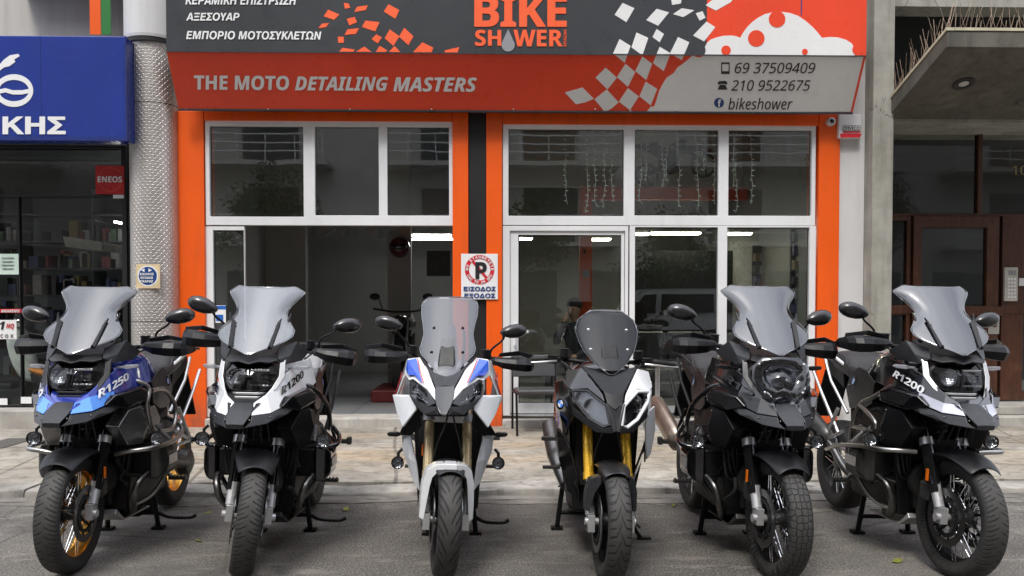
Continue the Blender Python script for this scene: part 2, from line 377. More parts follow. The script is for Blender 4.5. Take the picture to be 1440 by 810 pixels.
# gutter strip: a rough concrete apron along the kerb
g = G('gutter_concrete'); col = g.mix(g.ramp(g.noise(1.6, 6, .65, g.mapped((1, 2.5, 1))), [(.3, 0), (.7, 1)]), (.1, .092, .08), (.25, .23, .2))
col = g.mix(g.ramp(g.noise(5, 6, .7), [(.5, 0), (.7, .7)]), col, (.05, .045, .04)); col = g.mix(g.ramp(g.noise(2.2, 6, .75, g.mapped((.7, 9, 1)), .6), [(.56, 0), (.62, .9)]), col, (.025, .022, .02))
g.pr(Base_Color=col, Roughness=.9, Normal=g.bump(g.noise(18, 6, .7), .8, .015)); GUT = g.m
b = B(); n = 160
for i in range(n):
    x0 = -14 + 28 * i / n; x1 = -14 + 28 * (i + 1) / n
    def gy(x): return KY - .2 - .05 * math.sin(x * 1.9) - .04 * math.sin(x * 5.3 + 1) - .02 * math.sin(x * 17)
    b.add([(x0, gy(x0), -.02), (x1, gy(x1), -.02), (x1, KY + .02, -.02), (x0, KY + .02, -.02), (x0, gy(x0), .004), (x1, gy(x1), .004), (x1, KY + .02, .012), (x0, KY + .02, .012)],
          [(0, 3, 2, 1), (4, 5, 6, 7), (0, 1, 5, 4), (2, 3, 7, 6)])
struct(b.build('gutter', GUT, weld=True))
struct(bx((-60, KY - .2, -.3), (60, KY + .3, -.006)).build('ground', MAT['asphalt']))
# kerb stones, worn and chipped
b = B(); x = -14.0; kr = random.Random(3)
while x < 14:
    L = kr.uniform(.8, 1.3); dz = kr.uniform(-.012, .008); dy = kr.uniform(-.012, .012)
    N = 14; rings = []
    for i in range(N + 1):
        xx = x + .006 + (L - .012) * i / N; c = .012 + .05 * max(0, kr.random() - .55) + (.015 if i in (0, N) else 0)
        h = .058 + dz + .5 * (.02 * math.sin(xx * 1.3) + .012 * math.sin(xx * 7.1)); rings.append([(xx, KY + dy, -.05), (xx, KY + dy + kr.uniform(0, .006), h - c), (xx, KY + dy + c * .5, h - c * .3), (xx, KY + dy + c * 1.2, h), (xx, KY + .26, h), (xx, KY + .26, -.05)])
    b.loft(rings); x += L
struct(b.build('kerb', MAT['kerb'], smooth=True))
pv = [(KY + .262, -.3), (KY + .262, .062), (KY + .7, .075), (7.7, KH), (F + 12, KH), (F + 12, -.3)]
struct(B().loft([[(-60, y_, z_) for y_, z_ in pv], [(60, y_, z_) for y_, z_ in pv]]).build('pavement', MAT['paving']))
# cast cover in the pavement, far left
dg = G('grate_iron'); dgc = dg.voro(28, 'F1', rand=0); dg.pr(Base_Color=dg.mix(dg.ramp(dgc, [(.25, 0), (.4, 1)]), (.07, .065, .06), (.13, .12, .11)), Roughness=.7, Metallic=.3, Normal=dg.bump(dgc, .6, .01))
def ground_px(px, py, z=KH): return pp(px, py, (0, 0, z), (0, 0, 1))
a, c = ground_px(-40, 631), ground_px(52, 617)
tag(bx((a.x, a.y, KH + .002), (c.x, c.y, KH + .008)).build('utility_cover', dg.m, bevel=.003), 'worn iron utility cover set in the pavement in front of the blue sign shop', 'utility cover')

# ================================================================== SHOP BUILDING
shop = thing('shop_building', 'shop front with bright orange pillars, white window frames and open garage bay', 'building', (0, F, 0))
def pbox(px0, py0, px1, py1, y0, y1, base=F, zmin=None):
    """box whose front face covers the given photo rectangle at depth y0"""
    p, q = py_(px0, py1, y0), py_(px1, py0, y0)
    return ((p.x, y0, p.z if zmin is None else zmin), (q.x, y1, q.z))
def sub(b, name, mat, parent, **kw):
    o = b.build(name, mat, parent, **kw)
    par = Vector((0, 0, 0)); t = parent
    while t: par += t.location; t = t.parent
    o.location = Vector(kw.get('loc', (0, 0, 0))) - par; return o
XL = [FX(v, F) for v in (244, 291, 637, 659, 684, 706, 1147, 1176, 1212, 1241)]
ZT = FZ(165, F); FL = KH + .1
# pillars (front 6 cm proud of the frame plane)
for i, (l, r, m) in enumerate([(0, 1, 'orange'), (2, 3, 'orange'), (4, 5, 'orange'), (6, 7, 'orange')]):
    sub(bx((XL[l], F - .06, KH - .02), (XL[r], F + .3, ZT + .04)), 'orange_pillar', MAT['orange'], shop, bevel=.006)
sub(bx((XL[3] + .002, F - .03, KH - .02), (XL[4] - .002, F + .3, ZT + .04)), 'black_panel', MAT['black_strip'], shop, bevel=.003)
b = B(); b.box((XL[1] + .002, F - .05, FZ(173, F)), (XL[2] - .002, F + .25, ZT + .04)); b.box((XL[5] + .002, F - .05, FZ(176, F)), (XL[6] - .002, F + .25, ZT + .04))
sub(b, 'lintel', MAT['orange'], shop, bevel=.005)
sub(bx((XL[0], F - .02, ZT + .042), (XL[8], F + .3, 9.0)), 'upper_wall', MAT['white_wall'], shop)
sub(bx((XL[7] + .002, F - .03, KH - .02), (XL[8], F + .3, ZT + .04)), 'white_pillar', MAT['white_wall'], shop, bevel=.006)
sub(bx((XL[8] + .002, F - .22, KH - .02), (XL[9], F + .3, 9.0)), 'concrete_pilaster', MAT['beam'], shop, bevel=.012)
# thresholds
b = B(); b.box((XL[1] + .002, F - .12, KH - .02), (XL[2] - .002, F + .3, FL)); b.box((XL[5] + .002, F - .14, KH - .02), (XL[6] - .002, F + .3, FL - .02))
sub(b, 'threshold', MAT['marble'], shop, bevel=.012)
# interior shell
tile = G('dark_tile_floor'); ts = tile.sep(); tw = tile.noise(2.5, 5, .6, tile.mapped((.4, 3, 1)))
tj = tile.math('MAXIMUM', tile.ramp(tile.math('ABSOLUTE', tile.math('SUBTRACT', tile.math('FRACT', tile.math('MULTIPLY', ts[0], 1.2)), .5)), [(.488, 0), (.494, 1)]), tile.ramp(tile.math('ABSOLUTE', tile.math('SUBTRACT', tile.math('FRACT', tile.math('MULTIPLY', ts[1], 4)), .5)), [(.475, 0), (.488, 1)]))
tile.pr(Base_Color=tile.mix(tj, tile.mix(tw, (.1, .105, .11), (.27, .28, .29)), (.04, .04, .04)), Roughness=.35)
IB = F + 6.5
sub(bx((XL[0] + .05, F + .3, FL - .2), (XL[7] - .05, IB + .2, FL)), 'shop_floor', tile.m, shop)
sub(bx((XL[0] + .05, IB, FL + .002), (XL[7] - .05, IB + .15, 4.1)), 'back_wall', MAT['inner_wall'], shop)
sub(bx((XL[0] + .02, F + .302, FL + .002), (XL[0] + .14, IB - .002, 4.1)), 'side_wall', MAT['inner_wall'], shop)
sub(bx((XL[7] - .14, F + .302, FL + .002), (XL[7] - .02, IB - .002, 4.1)), 'side_wall', MAT['inner_wall'], shop)
sub(bx((XL[3] + .02, F + 1.7, FL + .002), (XL[3] + .14, IB - .002, 4.1)), 'partition_wall', MAT['inner_wall'], shop)
sub(bx((XL[0] + .02, F + .252, 4.102), (XL[7] - .02, IB + .15, 4.25)), 'shop_ceiling', MAT['ceiling'], shop)
# garage back room: a darker inner wall with an opening
xa, xb = FX(470, F + 3.2), FX(545, F + 3.2)
b = B(); b.box((XL[0] + .145, F + 3.2, FL + .002), (FX(430, F + 3.2), F + 3.35, 4.1)); b.box((FX(545, F + 3.2), F + 3.2, FL + .002), (FX(578, F + 3.2), F + 3.35, 4.1))
sub(b, 'inner_pillar', MAT['inner_wall'], shop)
# windows ------------------------------------------------------------
def window(name, outer, panes, y=F, d=.07, mat='white_frame', glass='glass', parent=shop, split=None):
    """white frame with rectangular panes (photo rectangles); bars are the space between panes"""
    px0, py0, px1, py1 = outer
    o3 = py_(px0, py1, y); q3 = py_(px1, py0, y)
    xs = sorted({o3.x, q3.x} | {FX(p[0], y) for p in panes} | {FX(p[2], y) for p in panes})
    zs = sorted({o3.z, q3.z} | {FZ(p[1], y) for p in panes} | {FZ(p[3], y) for p in panes})
    holes = [(FX(p[0], y), FZ(p[3], y), FX(p[2], y), FZ(p[1], y)) for p in panes]
    b = B(); idx = {}
    def vid(i, j, k):
        key = (i, j, k)
        if key not in idx: idx[key] = len(b.v); b.v.append((xs[i], y - d / 2 if k == 0 else y + d / 2, zs[j]))
        return idx[key]
    solid = {}
    for i in range(len(xs) - 1):
        for j in range(len(zs) - 1):
            cx, cz = (xs[i] + xs[i + 1]) / 2, (zs[j] + zs[j + 1]) / 2
            solid[i, j] = not any(h[0] < cx < h[2] and h[1] < cz < h[3] for h in holes)
    for (i, j), s in solid.items():
        if not s: continue
        b.f.append((vid(i, j, 0), vid(i + 1, j, 0), vid(i + 1, j + 1, 0), vid(i, j + 1, 0)))
        b.f.append((vid(i, j, 1), vid(i, j + 1, 1), vid(i + 1, j + 1, 1), vid(i + 1, j, 1)))
        for di, dj, e in ((-1, 0, ((i, j + 1), (i, j))), (1, 0, ((i + 1, j), (i + 1, j + 1))), (0, -1, ((i, j), (i + 1, j))), (0, 1, ((i + 1, j + 1), (i, j + 1)))):
            if not solid.get((i + di, j + dj)):
                (a1, a2), (b1, b2) = e; b.f.append((vid(a1, a2, 1), vid(b1, b2, 1), vid(b1, b2, 0), vid(a1, a2, 0)))
    w = sub(b, name, MAT[mat], parent, bevel=.004)
    for h in (holes if glass else []):
        bead = B(); t = .014
        for (a0, a1, c0, c1) in ((h[0], h[2], h[1], h[1] + t), (h[0], h[2], h[3] - t, h[3]), (h[0], h[0] + t, h[1] + t, h[3] - t), (h[2] - t, h[2], h[1] + t, h[3] - t)):
            bead.box((a0 + .001, y + .012, c0 + .001), (a1 - .001, y + .02, c1 - .001))
        sub(bead, 'glazing_seal', MAT['black_strip'], w)
        sub(bx((h[0] + .002, y + .004, h[1] + .002), (h[2] - .002, y + .01, h[3] - .002)), 'pane', MAT[glass], w)
    return w
TW = window('upper_window', (291, 172, 637, 317), [(298, 180, 429, 306), (445, 180, 534, 304), (546, 180, 632, 304)])
TW2 = window('upper_window', (707, 175, 1146, 317), [(715, 182, 876, 304), (891, 182, 1008, 303), (1022, 182, 1138, 303)])
window('side_light', (292, 318.5, 344.5, 586), [(301.5, 325, 344.5, 580)], d=.05)
window('lower_window', (884, 318.5, 1146, 580), [(892, 319.5, 1008, 571), (1021, 319.5, 1136, 571)])
window('door_frame', (707, 318.5, 883, 584), [(717, 325, 878, 583)], glass=None)
door = window('glass_door', (717.5, 325.5, 877.5, 581), [(729, 330.5, 873, 567)], y=F + .01, d=.05)
h = B(); p0 = py_(724, 470, F - .03); h.tube([(p0.x, F - .025, p0.z - .12), (p0.x, F - .07, p0.z - .12), (p0.x, F - .07, p0.z + .12), (p0.x, F - .025, p0.z + .12)], .012, 8)
sub(h, 'door_handle', MAT['white_frame'], door, smooth=True)
# ================================================================== FASCIA SIGN
SY = F - .56
sg = thing('shop_sign', 'wide charcoal and red fascia sign with white foam cloud, chequered flags and phone numbers', 'sign', (0, SY, 0))
SPL = (70.5, 78.5)                       # split line between the two panels, left and right, in photo pixels
def spl(px): return SPL[0] + (SPL[1] - SPL[0]) * (px - 240) / (1205 - 240)
zs_ = FZ(spl(720), SY); xl, xr = FX(238, SY), FX(1214, SY)
REC = .24
zb_ = FZ(157, F - REC)
def up(px, py): return py_(px, py, SY)
_sn = Vector((0, -(zs_ - zb_), -(F - REC - SY))).normalized()
def lo(px, py): return pp(px, py, (0, SY, zs_), _sn)
def sgn(b, name, mat, **kw): return sub(b, name, MAT[mat] if isinstance(mat, str) else mat, sg, **kw)
xm = FX(994, SY, 40); TOPZ = 5.35
sgn(bx((xl, SY, zs_), (xm, SY + .05, TOPZ)), 'charcoal_panel', 'sign_dark')
sgn(bx((xm, SY, zs_), (xr, SY + .05, TOPZ)), 'red_panel', 'sign_red')
xs_ = FX(1127, SY, 10); sgn(bx((xs_ - .006, SY - .002, zs_ + .42), (xs_ + .006, SY, TOPZ)), 'panel_seam', 'letter_blue')
lp = [(xl, SY, zs_ - .004), (xr, SY, zs_ - .004), (xr, F - REC, zb_), (xl, F - REC, zb_)]
sgn(B().prism(lp, (0, .035, .02)), 'slanted_panel', 'sign_red')
t = B()
for a_, c_ in (((xl, SY - .006, zs_ - .014), (xr, SY + .01, zs_ - .002)),): t.box(a_, c_)
t.tube([(xl, F - REC - .005, zb_), (xr, F - REC - .005, zb_)], .012, 6)
sgn(t, 'edge_trim', 'sign_dark')
sgn(B().box((xl + .01, SY + .052, zs_), (xr - .01, F - .02, zs_ + .02)).box((xl + .03, SY + .055, zs_ + .02), (xr - .03, F - .02, TOPZ)), 'sign_box', 'white_wall')
for i in range(9):
    q = lo(262 + i * 115, 153.5); sgn(B().ball(q + _sn * .004, .008, 8, 5), 'screw', 'white_frame')
def sign_poly(bu, bl, poly, eps=.003):
    """a flat vinyl shape in photo pixels, cut at the panel split"""
    A = clip_poly(poly, (SPL[1] - SPL[0]) / 965, -1, SPL[0] - 240 * (SPL[1] - SPL[0]) / 965)
    C = clip_poly(poly, -(SPL[1] - SPL[0]) / 965, 1, -(SPL[0] - 240 * (SPL[1] - SPL[0]) / 965))
    if len(A) > 2: bu.prism([up(*p) + Vector((0, -eps, 0)) for p in A], (0, .002, 0))
    if len(C) > 2: bl.prism([lo(*p) + _sn * eps for p in C], -_sn * .002)
def cv(lst, ox, sx, oy=0): return [(ox + x / sx, oy + y / sx) for x, y in lst]
W = [[(565, 10), (605, 28), (578, 75), (538, 50)], [(680, 30), (722, 42), (685, 87), (645, 68)], [(728, -8), (765, -8), (762, 12), (732, 17)], [(765, 28), (807, 35), (790, 46), (770, 58), (735, 48)],
     [(812, 45), (835, 38), (845, 60), (825, 70)], [(845, 18), (870, -2), (940, -6), (930, 8), (880, 36)], [(848, 73), (878, 92), (840, 140), (803, 120)], [(680, 98), (705, 115), (690, 143), (666, 125)],
     [(612, 110), (652, 128), (632, 187), (595, 160)], [(555, 132), (592, 155), (572, 212), (533, 180)], [(752, 125), (790, 143), (765, 203), (725, 180)],
     [(632, 190), (665, 215), (645, 270), (608, 240)], [(690, 158), (727, 180), (704, 240), (668, 213)], [(508, 228), (546, 262), (514, 302), (474, 262)], [(575, 215), (608, 243), (583, 293), (546, 260)],
     [(643, 275), (682, 300), (660, 355), (622, 325)], [(512, 302), (552, 345), (528, 366), (505, 378), (488, 356), (470, 335)], [(583, 297), (620, 325), (590, 372), (553, 343)], [(370, 312), (430, 295), (468, 333), (440, 345), (408, 352)],
     [(485, 379), (508, 371), (517, 379)], [(580, 379), (592, 371), (602, 379)], [(645, 379), (662, 357), (676, 370), (672, 379)]]
def shapes(lst, name, mu, ml, eps=.003):
    for p in lst:
        bu, bl = B(), B(); sign_poly(bu, bl, p, eps)
        for b, m in ((bu, mu), (bl, ml)):
            if b.v: sgn(b, name, m)
shapes([cv(p, 640, 2.4) for p in W], 'white_flag_square', 'sign_grey', 'sign_grey')
O = [[(745, 12), (765, 15), (772, 32), (750, 37)], [(680, 40), (727, 60), (705, 82), (662, 68)], [(800, 28), (845, 22), (835, 42), (788, 50)], [(930, 18), (975, 42), (958, 78), (910, 48)], [(757, 78), (790, 70), (800, 92), (768, 105)],
     [(835, 85), (893, 92), (875, 130), (820, 112)], [(655, 98), (685, 95), (672, 112), (640, 117)], [(760, 122), (808, 117), (795, 140), (748, 145)], [(720, 152), (745, 152), (745, 177), (722, 177)], [(880, 142), (903, 155), (885, 180), (860, 162)],
     [(935, 122), (975, 150), (950, 190), (914, 158)], [(995, 115), (1033, 150), (1012, 187), (973, 152)], [(722, 218), (740, 198), (790, 205), (784, 218)], [(785, 220), (830, 193), (868, 220)], [(874, 220), (893, 190), (925, 208), (915, 220)],
     [(926, 220), (955, 190), (985, 222)], [(1025, 222), (1070, 175), (1115, 197), (1105, 224)], [(1160, 224), (1163, 208), (1222, 195), (1213, 225)]]
shapes([cv(p, 230, 2.939) for p in O], 'orange_flag_square', 'sign_orange', 'sign_orange')
def arc(cx, cy, r, a0, a1, n=14): return [(cx + r * math.cos(R(a0 + (a1 - a0) * i / n)), cy - r * math.sin(R(a0 + (a1 - a0) * i / n))) for i in range(n + 1)]
cloud = [(800, 188), (838, 188)] + [(842, 160), (850, 145), (862, 134), (880, 127), (905, 121), (932, 120), (950, 123), (962, 128)] + [(972, 110), (985, 92), (1002, 75), (1022, 60), (1045, 48), (1070, 42), (1100, 40), (1130, 44), (1158, 54), (1182, 70), (1205, 90), (1222, 108), (1238, 128)] + [(1262, 125), (1290, 126), (1318, 134), (1338, 146), (1347, 162), (1350, 188)] + [(1378, 190), (1334, 377), (650, 379), (664, 366), (674, 354), (680, 335), (688, 308), (700, 284), (714, 262), (738, 246), (750, 228), (764, 218), (780, 206)]
bu, bl = B(), B(); sign_poly(bu, bl, cv(cloud, 640, 2.4), .0025)
sgn(bu, 'foam_cloud', 'sign_grey'); sgn(bl, 'foam_cloud', 'sign_grey')
shapes([cv(arc(cx, cy, r, 0, 360, 24)[:-1], 640, 2.4) for cx, cy, r in ((1086, 65, 28), (1016, 130, 28), (914, 170, 16), (1180, 175, 10), (1360, 168, 20))], 'red_bubble', 'sign_red', 'sign_red', .0055)
bu, bl = B(), B(); sign_poly(bu, bl, cv(arc(822, 170, 23, 0, 360, 24)[:-1], 640, 2.4), .0055)
sgn(bu, 'dark_bubble', 'sign_dark'); sgn(bl, 'dark_bubble', 'sign_red')
def sign_text(body, x0, y0, x1, y1, mat, P=up, n=(0, -1, 0), bold=.02, shear=0, dy=0, name='lettering', space=1):
    o = P(x0, y1); U = P(x1, y1 + dy) - o; V = P(x0, y0) - o
    sgn(text_on(B(), body, o, U, V, n, .004, bold, shear, space), name, mat)
sign_text('ΚΕΡΑΜΙΚΗ ΕΠΙΣΤΡΩΣΗ', 261, -6.5, 417, 6.5, 'letter_white', bold=.03, shear=.2, dy=.5)
sign_text('ΑΞΕΣΟΥΑΡ', 262, 18, 337, 29.5, 'letter_white', bold=.03, shear=.2)
sign_text('ΕΜΠΟΡΙΟ ΜΟΤΟΣΥΚΛΕΤΩΝ', 262, 43.5, 452, 55.5, 'letter_white', bold=.03, shear=.2, dy=.8)
sign_text('BIKE', 667, -6, 797, 38, 'sign_orange', bold=.05, space=.95)
sign_text('SH', 668, 42, 705, 65, 'sign_orange', bold=.04); sign_text('WER', 722, 42, 791, 65.5, 'sign_orange', bold=.04)
o_ = up(797, 65); sgn(text_on(B(), 'DETAILING', up(796.5, 65.5), up(796.5, 42) - up(796.5, 65.5), up(792.5, 65.5) - up(796.5, 65.5), (0, -1, 0), .004, .02), 'lettering', 'sign_orange')
dr = [(714.5, 41)] + arc(714.5, 63.5, 9.3, 32, -212, 20); bu, bl = B(), B(); sign_poly(bu, bl, dr, .007); sgn(bu, 'water_drop', 'drop')
sign_text('THE MOTO', 273, 105.5, 406, 126, 'letter_white', lo, _sn, .045, 0, .8); sign_text('DETAILING', 415, 107, 545, 127, 'letter_white', lo, _sn, .045, .1, .8)
sign_text('MASTERS', 553, 108, 670, 128.5, 'letter_white', lo, _sn, .045, .22, .6)
for tx, x0, y0, x1, y1 in (('69 37509409', 1033, 88, 1146, 103), ('210 9522675', 1028, 112.5, 1139, 127.5), ('bikeshower', 1024, 137.5, 1114, 154)): sign_text(tx, x0, y0, x1, y1, 'letter_black', lo, _sn, .012, .22)
k = B()
for (x0, y0, x1, y1) in ((1014, 87.5, 1026, 90), (1014, 100, 1026, 104), (1014, 90, 1015.5, 100), (1024.5, 90, 1026, 100)): k.prism([lo(a_, c_) + _sn * .004 for a_, c_ in ((x0, y0), (x1, y0), (x1, y1), (x0, y1))], -_sn * .001)
for pl in ([(1009, 117), (1011, 114), (1020, 113.5), (1023, 116), (1022, 119), (1019, 118), (1013, 118), (1010, 119)], [(1012, 119), (1020, 119), (1023, 126), (1009, 126)]): k.prism([lo(*p) + _sn * .004 for p in pl], -_sn * .001)
sgn(k, 'phone_icons', 'letter_black')
sgn(B().prism([lo(*p) + _sn * .004 for p in arc(1011, 144.5, 7, 0, 360, 24)[:-1]], -_sn * .001), 'round_icon', 'letter_blue')
sgn(text_on(B(), 'f', lo(1009, 150), lo(1014, 150) - lo(1009, 150), lo(1009, 139.5) - lo(1009, 150), _sn, .006, .03), 'lettering', 'letter_white')

# ================================================================== LEFT NEIGHBOUR
ls = thing('neighbour_shop', 'dark glazed spare parts shop under the blue sign', 'building', (-5, F, 0))
LY = F + .12
xe = FX(178, LY)
PL = -9.5
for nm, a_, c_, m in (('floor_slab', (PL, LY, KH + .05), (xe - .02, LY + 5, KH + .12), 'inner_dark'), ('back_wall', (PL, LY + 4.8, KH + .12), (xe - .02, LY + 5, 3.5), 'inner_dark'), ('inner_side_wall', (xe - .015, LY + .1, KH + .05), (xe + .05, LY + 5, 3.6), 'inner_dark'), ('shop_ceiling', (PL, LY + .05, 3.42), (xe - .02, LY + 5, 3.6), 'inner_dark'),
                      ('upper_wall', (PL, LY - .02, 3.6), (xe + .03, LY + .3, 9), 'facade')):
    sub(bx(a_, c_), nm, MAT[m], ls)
sub(bx((PL, LY - .3, KH - .02), (xe - .02, LY + .06, FZ(571, LY))), 'doorstep', MAT['marble'], ls, bevel=.015)
fr = MAT['black_strip']
w = window('shop_window', (-180, 205, 178, 571), [(-176, 212, 174, 277), (-176, 279.5, 29, 567), (30.5, 279.5, 174, 567)], y=LY, d=.05, mat='black_strip', glass='glass_dark', parent=ls)
sub(bx((PL, LY - .04, 3.33), (xe, LY + .1, 3.6)), 'window_head', MAT['beam'], ls)
sub(bx((FX(0, F - .5), LY - .35, FZ(-4, F)), (FX(166, F - .35), LY - .02, 6.5)), 'upper_panel', glassy('frosted_panel', (.5, .55, .52), 1.5, .2, .75, (.55, .6, .57)), ls)
for px0, px1, m in ((132, 147, 'orange'), (148, 161, None)):
    mm = MAT[m] if m else mat_paint('green_stripe', (.015, .17, .03), .1, .5)
    sub(bx((FX(px0, LY - .36), LY - .365, FZ(53, LY - .36)), (FX(px1, LY - .36), LY - .352, 6.2)), 'painted_stripe', mm, ls)
# inside: shelving, tube light, red banner
SH = random.Random(5)
sh = thing('parts_shelf', 'dim shelving packed with spare parts inside the dark window', 'shelf', (FX(90, LY + 2.5), LY + 2.5, KH + .12))
b = B()
for i in range(7): b.box((-1.6, -.2, .25 + .38 * i), (1.5, .2, .27 + .38 * i))
for x_ in (-1.6, -.55, .5, 1.48): b.box((x_, -.2, 0), (x_ + .02, .2, 2.9))
b.build('frame', MAT['inner_dark'], sh)
cols = [(.22, .2, .18), (.16, .03, .03), (.05, .06, .14), (.25, .25, .25), (.16, .12, .04), (.03, .03, .03), (.08, .13, .08)]
for ci, cc in enumerate(cols):
    b = B()
    for i in range(6):
        x_ = -1.55 + SH.random() * .1
        while x_ < 1.4:
            w_ = SH.uniform(.04, .13); h_ = SH.uniform(.1, .3)
            if SH.randrange(7) == ci: b.box((x_, -.17, .272 + .38 * i), (x_ + w_, .1, .272 + .38 * i + h_))
            x_ += w_ + SH.uniform(.01, .06)
    b.build('boxes', M('stock_%d' % ci, cc, .6), sh)
tl = pp(160, 312, (0, LY + 1.5, 0), (0, 1, 0))
tag(bx((tl.x + .0, LY + 1.5, tl.z - .01), (tl.x + .03, LY + 2.3, tl.z + .012)).build('tube_light', MAT['led']), 'lit tube light inside the dark shop near the red square sticker', 'light')
q0, q1 = py_(115, 360, LY + 1.2), py_(150, 335, LY + 1.2)
aw = B().prism([py_(88, 332, LY + 1.2), py_(143, 340, LY + 1.2), py_(143, 352, LY + 1.2), py_(92, 347, LY + 1.2)], (0, .6, 0)); tag(aw.build('stock_rack', M('pale_board', (.45, .43, .38), .7)), 'pale slanting counter top inside the dark window', 'counter')
# blue sign box
BY = F - .5
bs = thing('blue_sign', 'deep blue lightbox sign with white ring emblem and Greek letters', 'sign', (-5, BY, 0))
def bsub(b, n, m, **k): return sub(b, n, MAT[m] if isinstance(m, str) else m, bs, **k)
zb0, zb1 = FZ(199, BY), FZ(55, BY); xb1 = FX(180, BY)
bsub(bx((PL, BY, zb0), (xb1, LY - .36, zb1)), 'sign_case', 'sign_blue', bevel=.012)
t = B().box((PL, BY - .004, zb0 - .012), (xb1 + .012, BY + .02, zb0 + .03)).box((xb1 - .004, BY - .004, zb0 + .03), (xb1 + .012, BY + .02, zb1)); bsub(t, 'sign_edge', M('blue_edge', (.015, .03, .17), .35))
xj = FX(62, BY); bsub(bx((xj - .003, BY - .002, zb0 + .03), (xj + .003, BY + .001, zb1)), 'panel_seam', M('blue_edge', (.015, .03, .17)))
bsub(text_on(B(), 'ΚΗΣ', py_(4, 189, BY), py_(93, 189, BY) - py_(4, 189, BY), py_(4, 164, BY) - py_(4, 189, BY), (0, -1, 0), .005, .045), 'lettering', 'letter_white')
bsub(text_on(B(), 'Α', py_(-26, 189, BY), py_(-2, 189, BY) - py_(-26, 189, BY), py_(-26, 164, BY) - py_(-26, 189, BY), (0, -1, 0), .005, .045), 'lettering', 'letter_white')
def blue_poly(b, poly): b.prism([py_(x_, y_, BY) + Vector((0, -.005, 0)) for x_, y_ in poly], (0, .003, 0))
b = B(); N = 40; cx_, cy_ = 20, 127.5
for i in range(N):
    a0, a1 = 360 * i / N, 360 * (i + 1) / N
    f = lambda a, rx, ry: (cx_ + rx * math.cos(R(a)), cy_ + ry * math.sin(R(a)))
    blue_poly(b, [f(a0, 27, 23), f(a1, 27, 23), f(a1, 21, 15), f(a0, 21, 15)])
blue_poly(b, [(-1, 126), (8, 124), (18, 127), (32, 127), (41, 125), (41, 131), (31, 133), (18, 133), (8, 130), (-1, 132)])
blue_poly(b, [(-4, 95), (6, 84), (14, 78), (26, 76), (28, 79), (20, 84), (22, 87), (14, 93), (6, 95), (2, 98), (-4, 103)])
bsub(b, 'ring_emblem', 'letter_white')
# metal clad column
pc = thing('clad_column', 'round column clad in dirty diamond plate below a white plaster top', 'column', (FX(211, F - .22), F - .05, KH))
rc = (FX(244, F - .1) - FX(178, F - .1)) / 2
B().lathe([(0, rc), (FZ(58, F - .2) - KH, rc)], 64, 'z').build('metal_cladding', MAT['diamond'], pc, smooth=True)
zt = FZ(58, F - .2) - KH
B().lathe([(zt - .01, 0), (zt - .01, rc + .035), (zt + .02, rc + .04), (zt + .02, rc + .04), (zt + 4, rc + .04), (zt + 4, 0)], 64, 'z').build('plaster_top', MAT['white_wall'], pc, smooth=True)
b = B(); b.lathe([(zt - .055, rc + .012), (zt - .055, rc + .03), (zt - .012, rc + .03), (zt - .012, rc + .012)], 64, 'z', closed=True); b.build('collar', MAT['black_strip'], pc, smooth=True)

# ================================================================== small signs on the facade
def plate(name, label, px0, py0, px1, py1, y, m, th=.008, cat='sign'):
    t = thing(name, label, cat, tuple(py_((px0 + px1) / 2, py1, y)))
    p, q = py_(px0, py1, y), py_(px1, py0, y)
    sub(bx((p.x, y, p.z), (q.x, y + th, q.z)), 'panel', m, t, bevel=.002); return t
def ptext(t, body, x0, y0, x1, y1, y, m, bold=.03, shear=0, name='lettering'):
    o = py_(x0, y1, y); sub(text_on(B(), body, o, py_(x1, y1, y) - o, py_(x0, y0, y) - o, (0, -1, 0), .0035, bold, shear), name, MAT[m] if isinstance(m, str) else m, t)
def ppoly(b, poly, y, eps=.002): return b.prism([py_(px, py, y) + Vector((0, -eps, 0)) for px, py in poly], (0, .0012, 0))
def ring(cx, cy, r0, r1, n=40):
    return [[(cx + r * math.cos(R(a)), cy + r * math.sin(R(a))) for r, a in ((r0, a0), (r1, a0), (r1, a1), (r0, a1))] for a0, a1 in ((360 * i / n, 360 * (i + 1) / n) for i in range(n))]
red = M('sign_red_enamel', (.6, .02, .035), .35); vin_white = MAT['letter_white']
NY = F - .075
np_ = plate('no_parking_sign', 'white plate with red circled crossed P and blue Greek lettering, on the black strip', 648.5, 357, 700, 421, NY, vin_white)
b = B()
for q in ring(674.5, 379.3, 15, 20.8): ppoly(b, q, NY)
sub(b, 'red_ring', red, np_)
ptext(np_, 'P', 668.5, 368.5, 684.5, 392.5, NY, 'letter_black', .07)
sub(ppoly(B(), [(661.5, 366.5), (665, 364.5), (687.5, 392), (684.5, 394)], NY, .0045), 'red_bar', red, np_)
def ring_text(t, body, a0, a1, r, inward, h, y, m):
    b = B(); n = len(body)
    for i, ch in enumerate(body):
        if ch == ' ': continue
        a = R(a0 + (a1 - a0) * i / max(1, n - 1)); cx, cy = 674.5 + r * math.cos(a), 379.3 - r * math.sin(a)
        ux, uy = (math.sin(a), math.cos(a)) if not inward else (-math.sin(a), -math.cos(a))   # along
        vx, vy = (math.cos(a), -math.sin(a)) if not inward else (-math.cos(a), math.sin(a))   # up
        w_ = h * (.28 if ch in 'Ι' else .85)
        c = lambda s, q: py_(cx + ux * s * w_ + vx * q * h, cy + uy * s * w_ + vy * q * h, y)
        o = c(-.5, -.5); text_on(b, ch, o, c(.5, -.5) - o, c(-.5, .5) - o, (0, -1, 0), .004, .03)
    sub(b, 'lettering', MAT[m], t)
ring_text(np_, 'ΜΗ ΣΤΑΘΜΕΥΕΤΕ', 178, 2, 17.9, False, 3.9, NY, 'letter_white')
ring_text(np_, 'ΟΛΟ ΤΟ 24 ΩΡΟ', 208, 332, 17.9, True, 3.7, NY, 'letter_white')
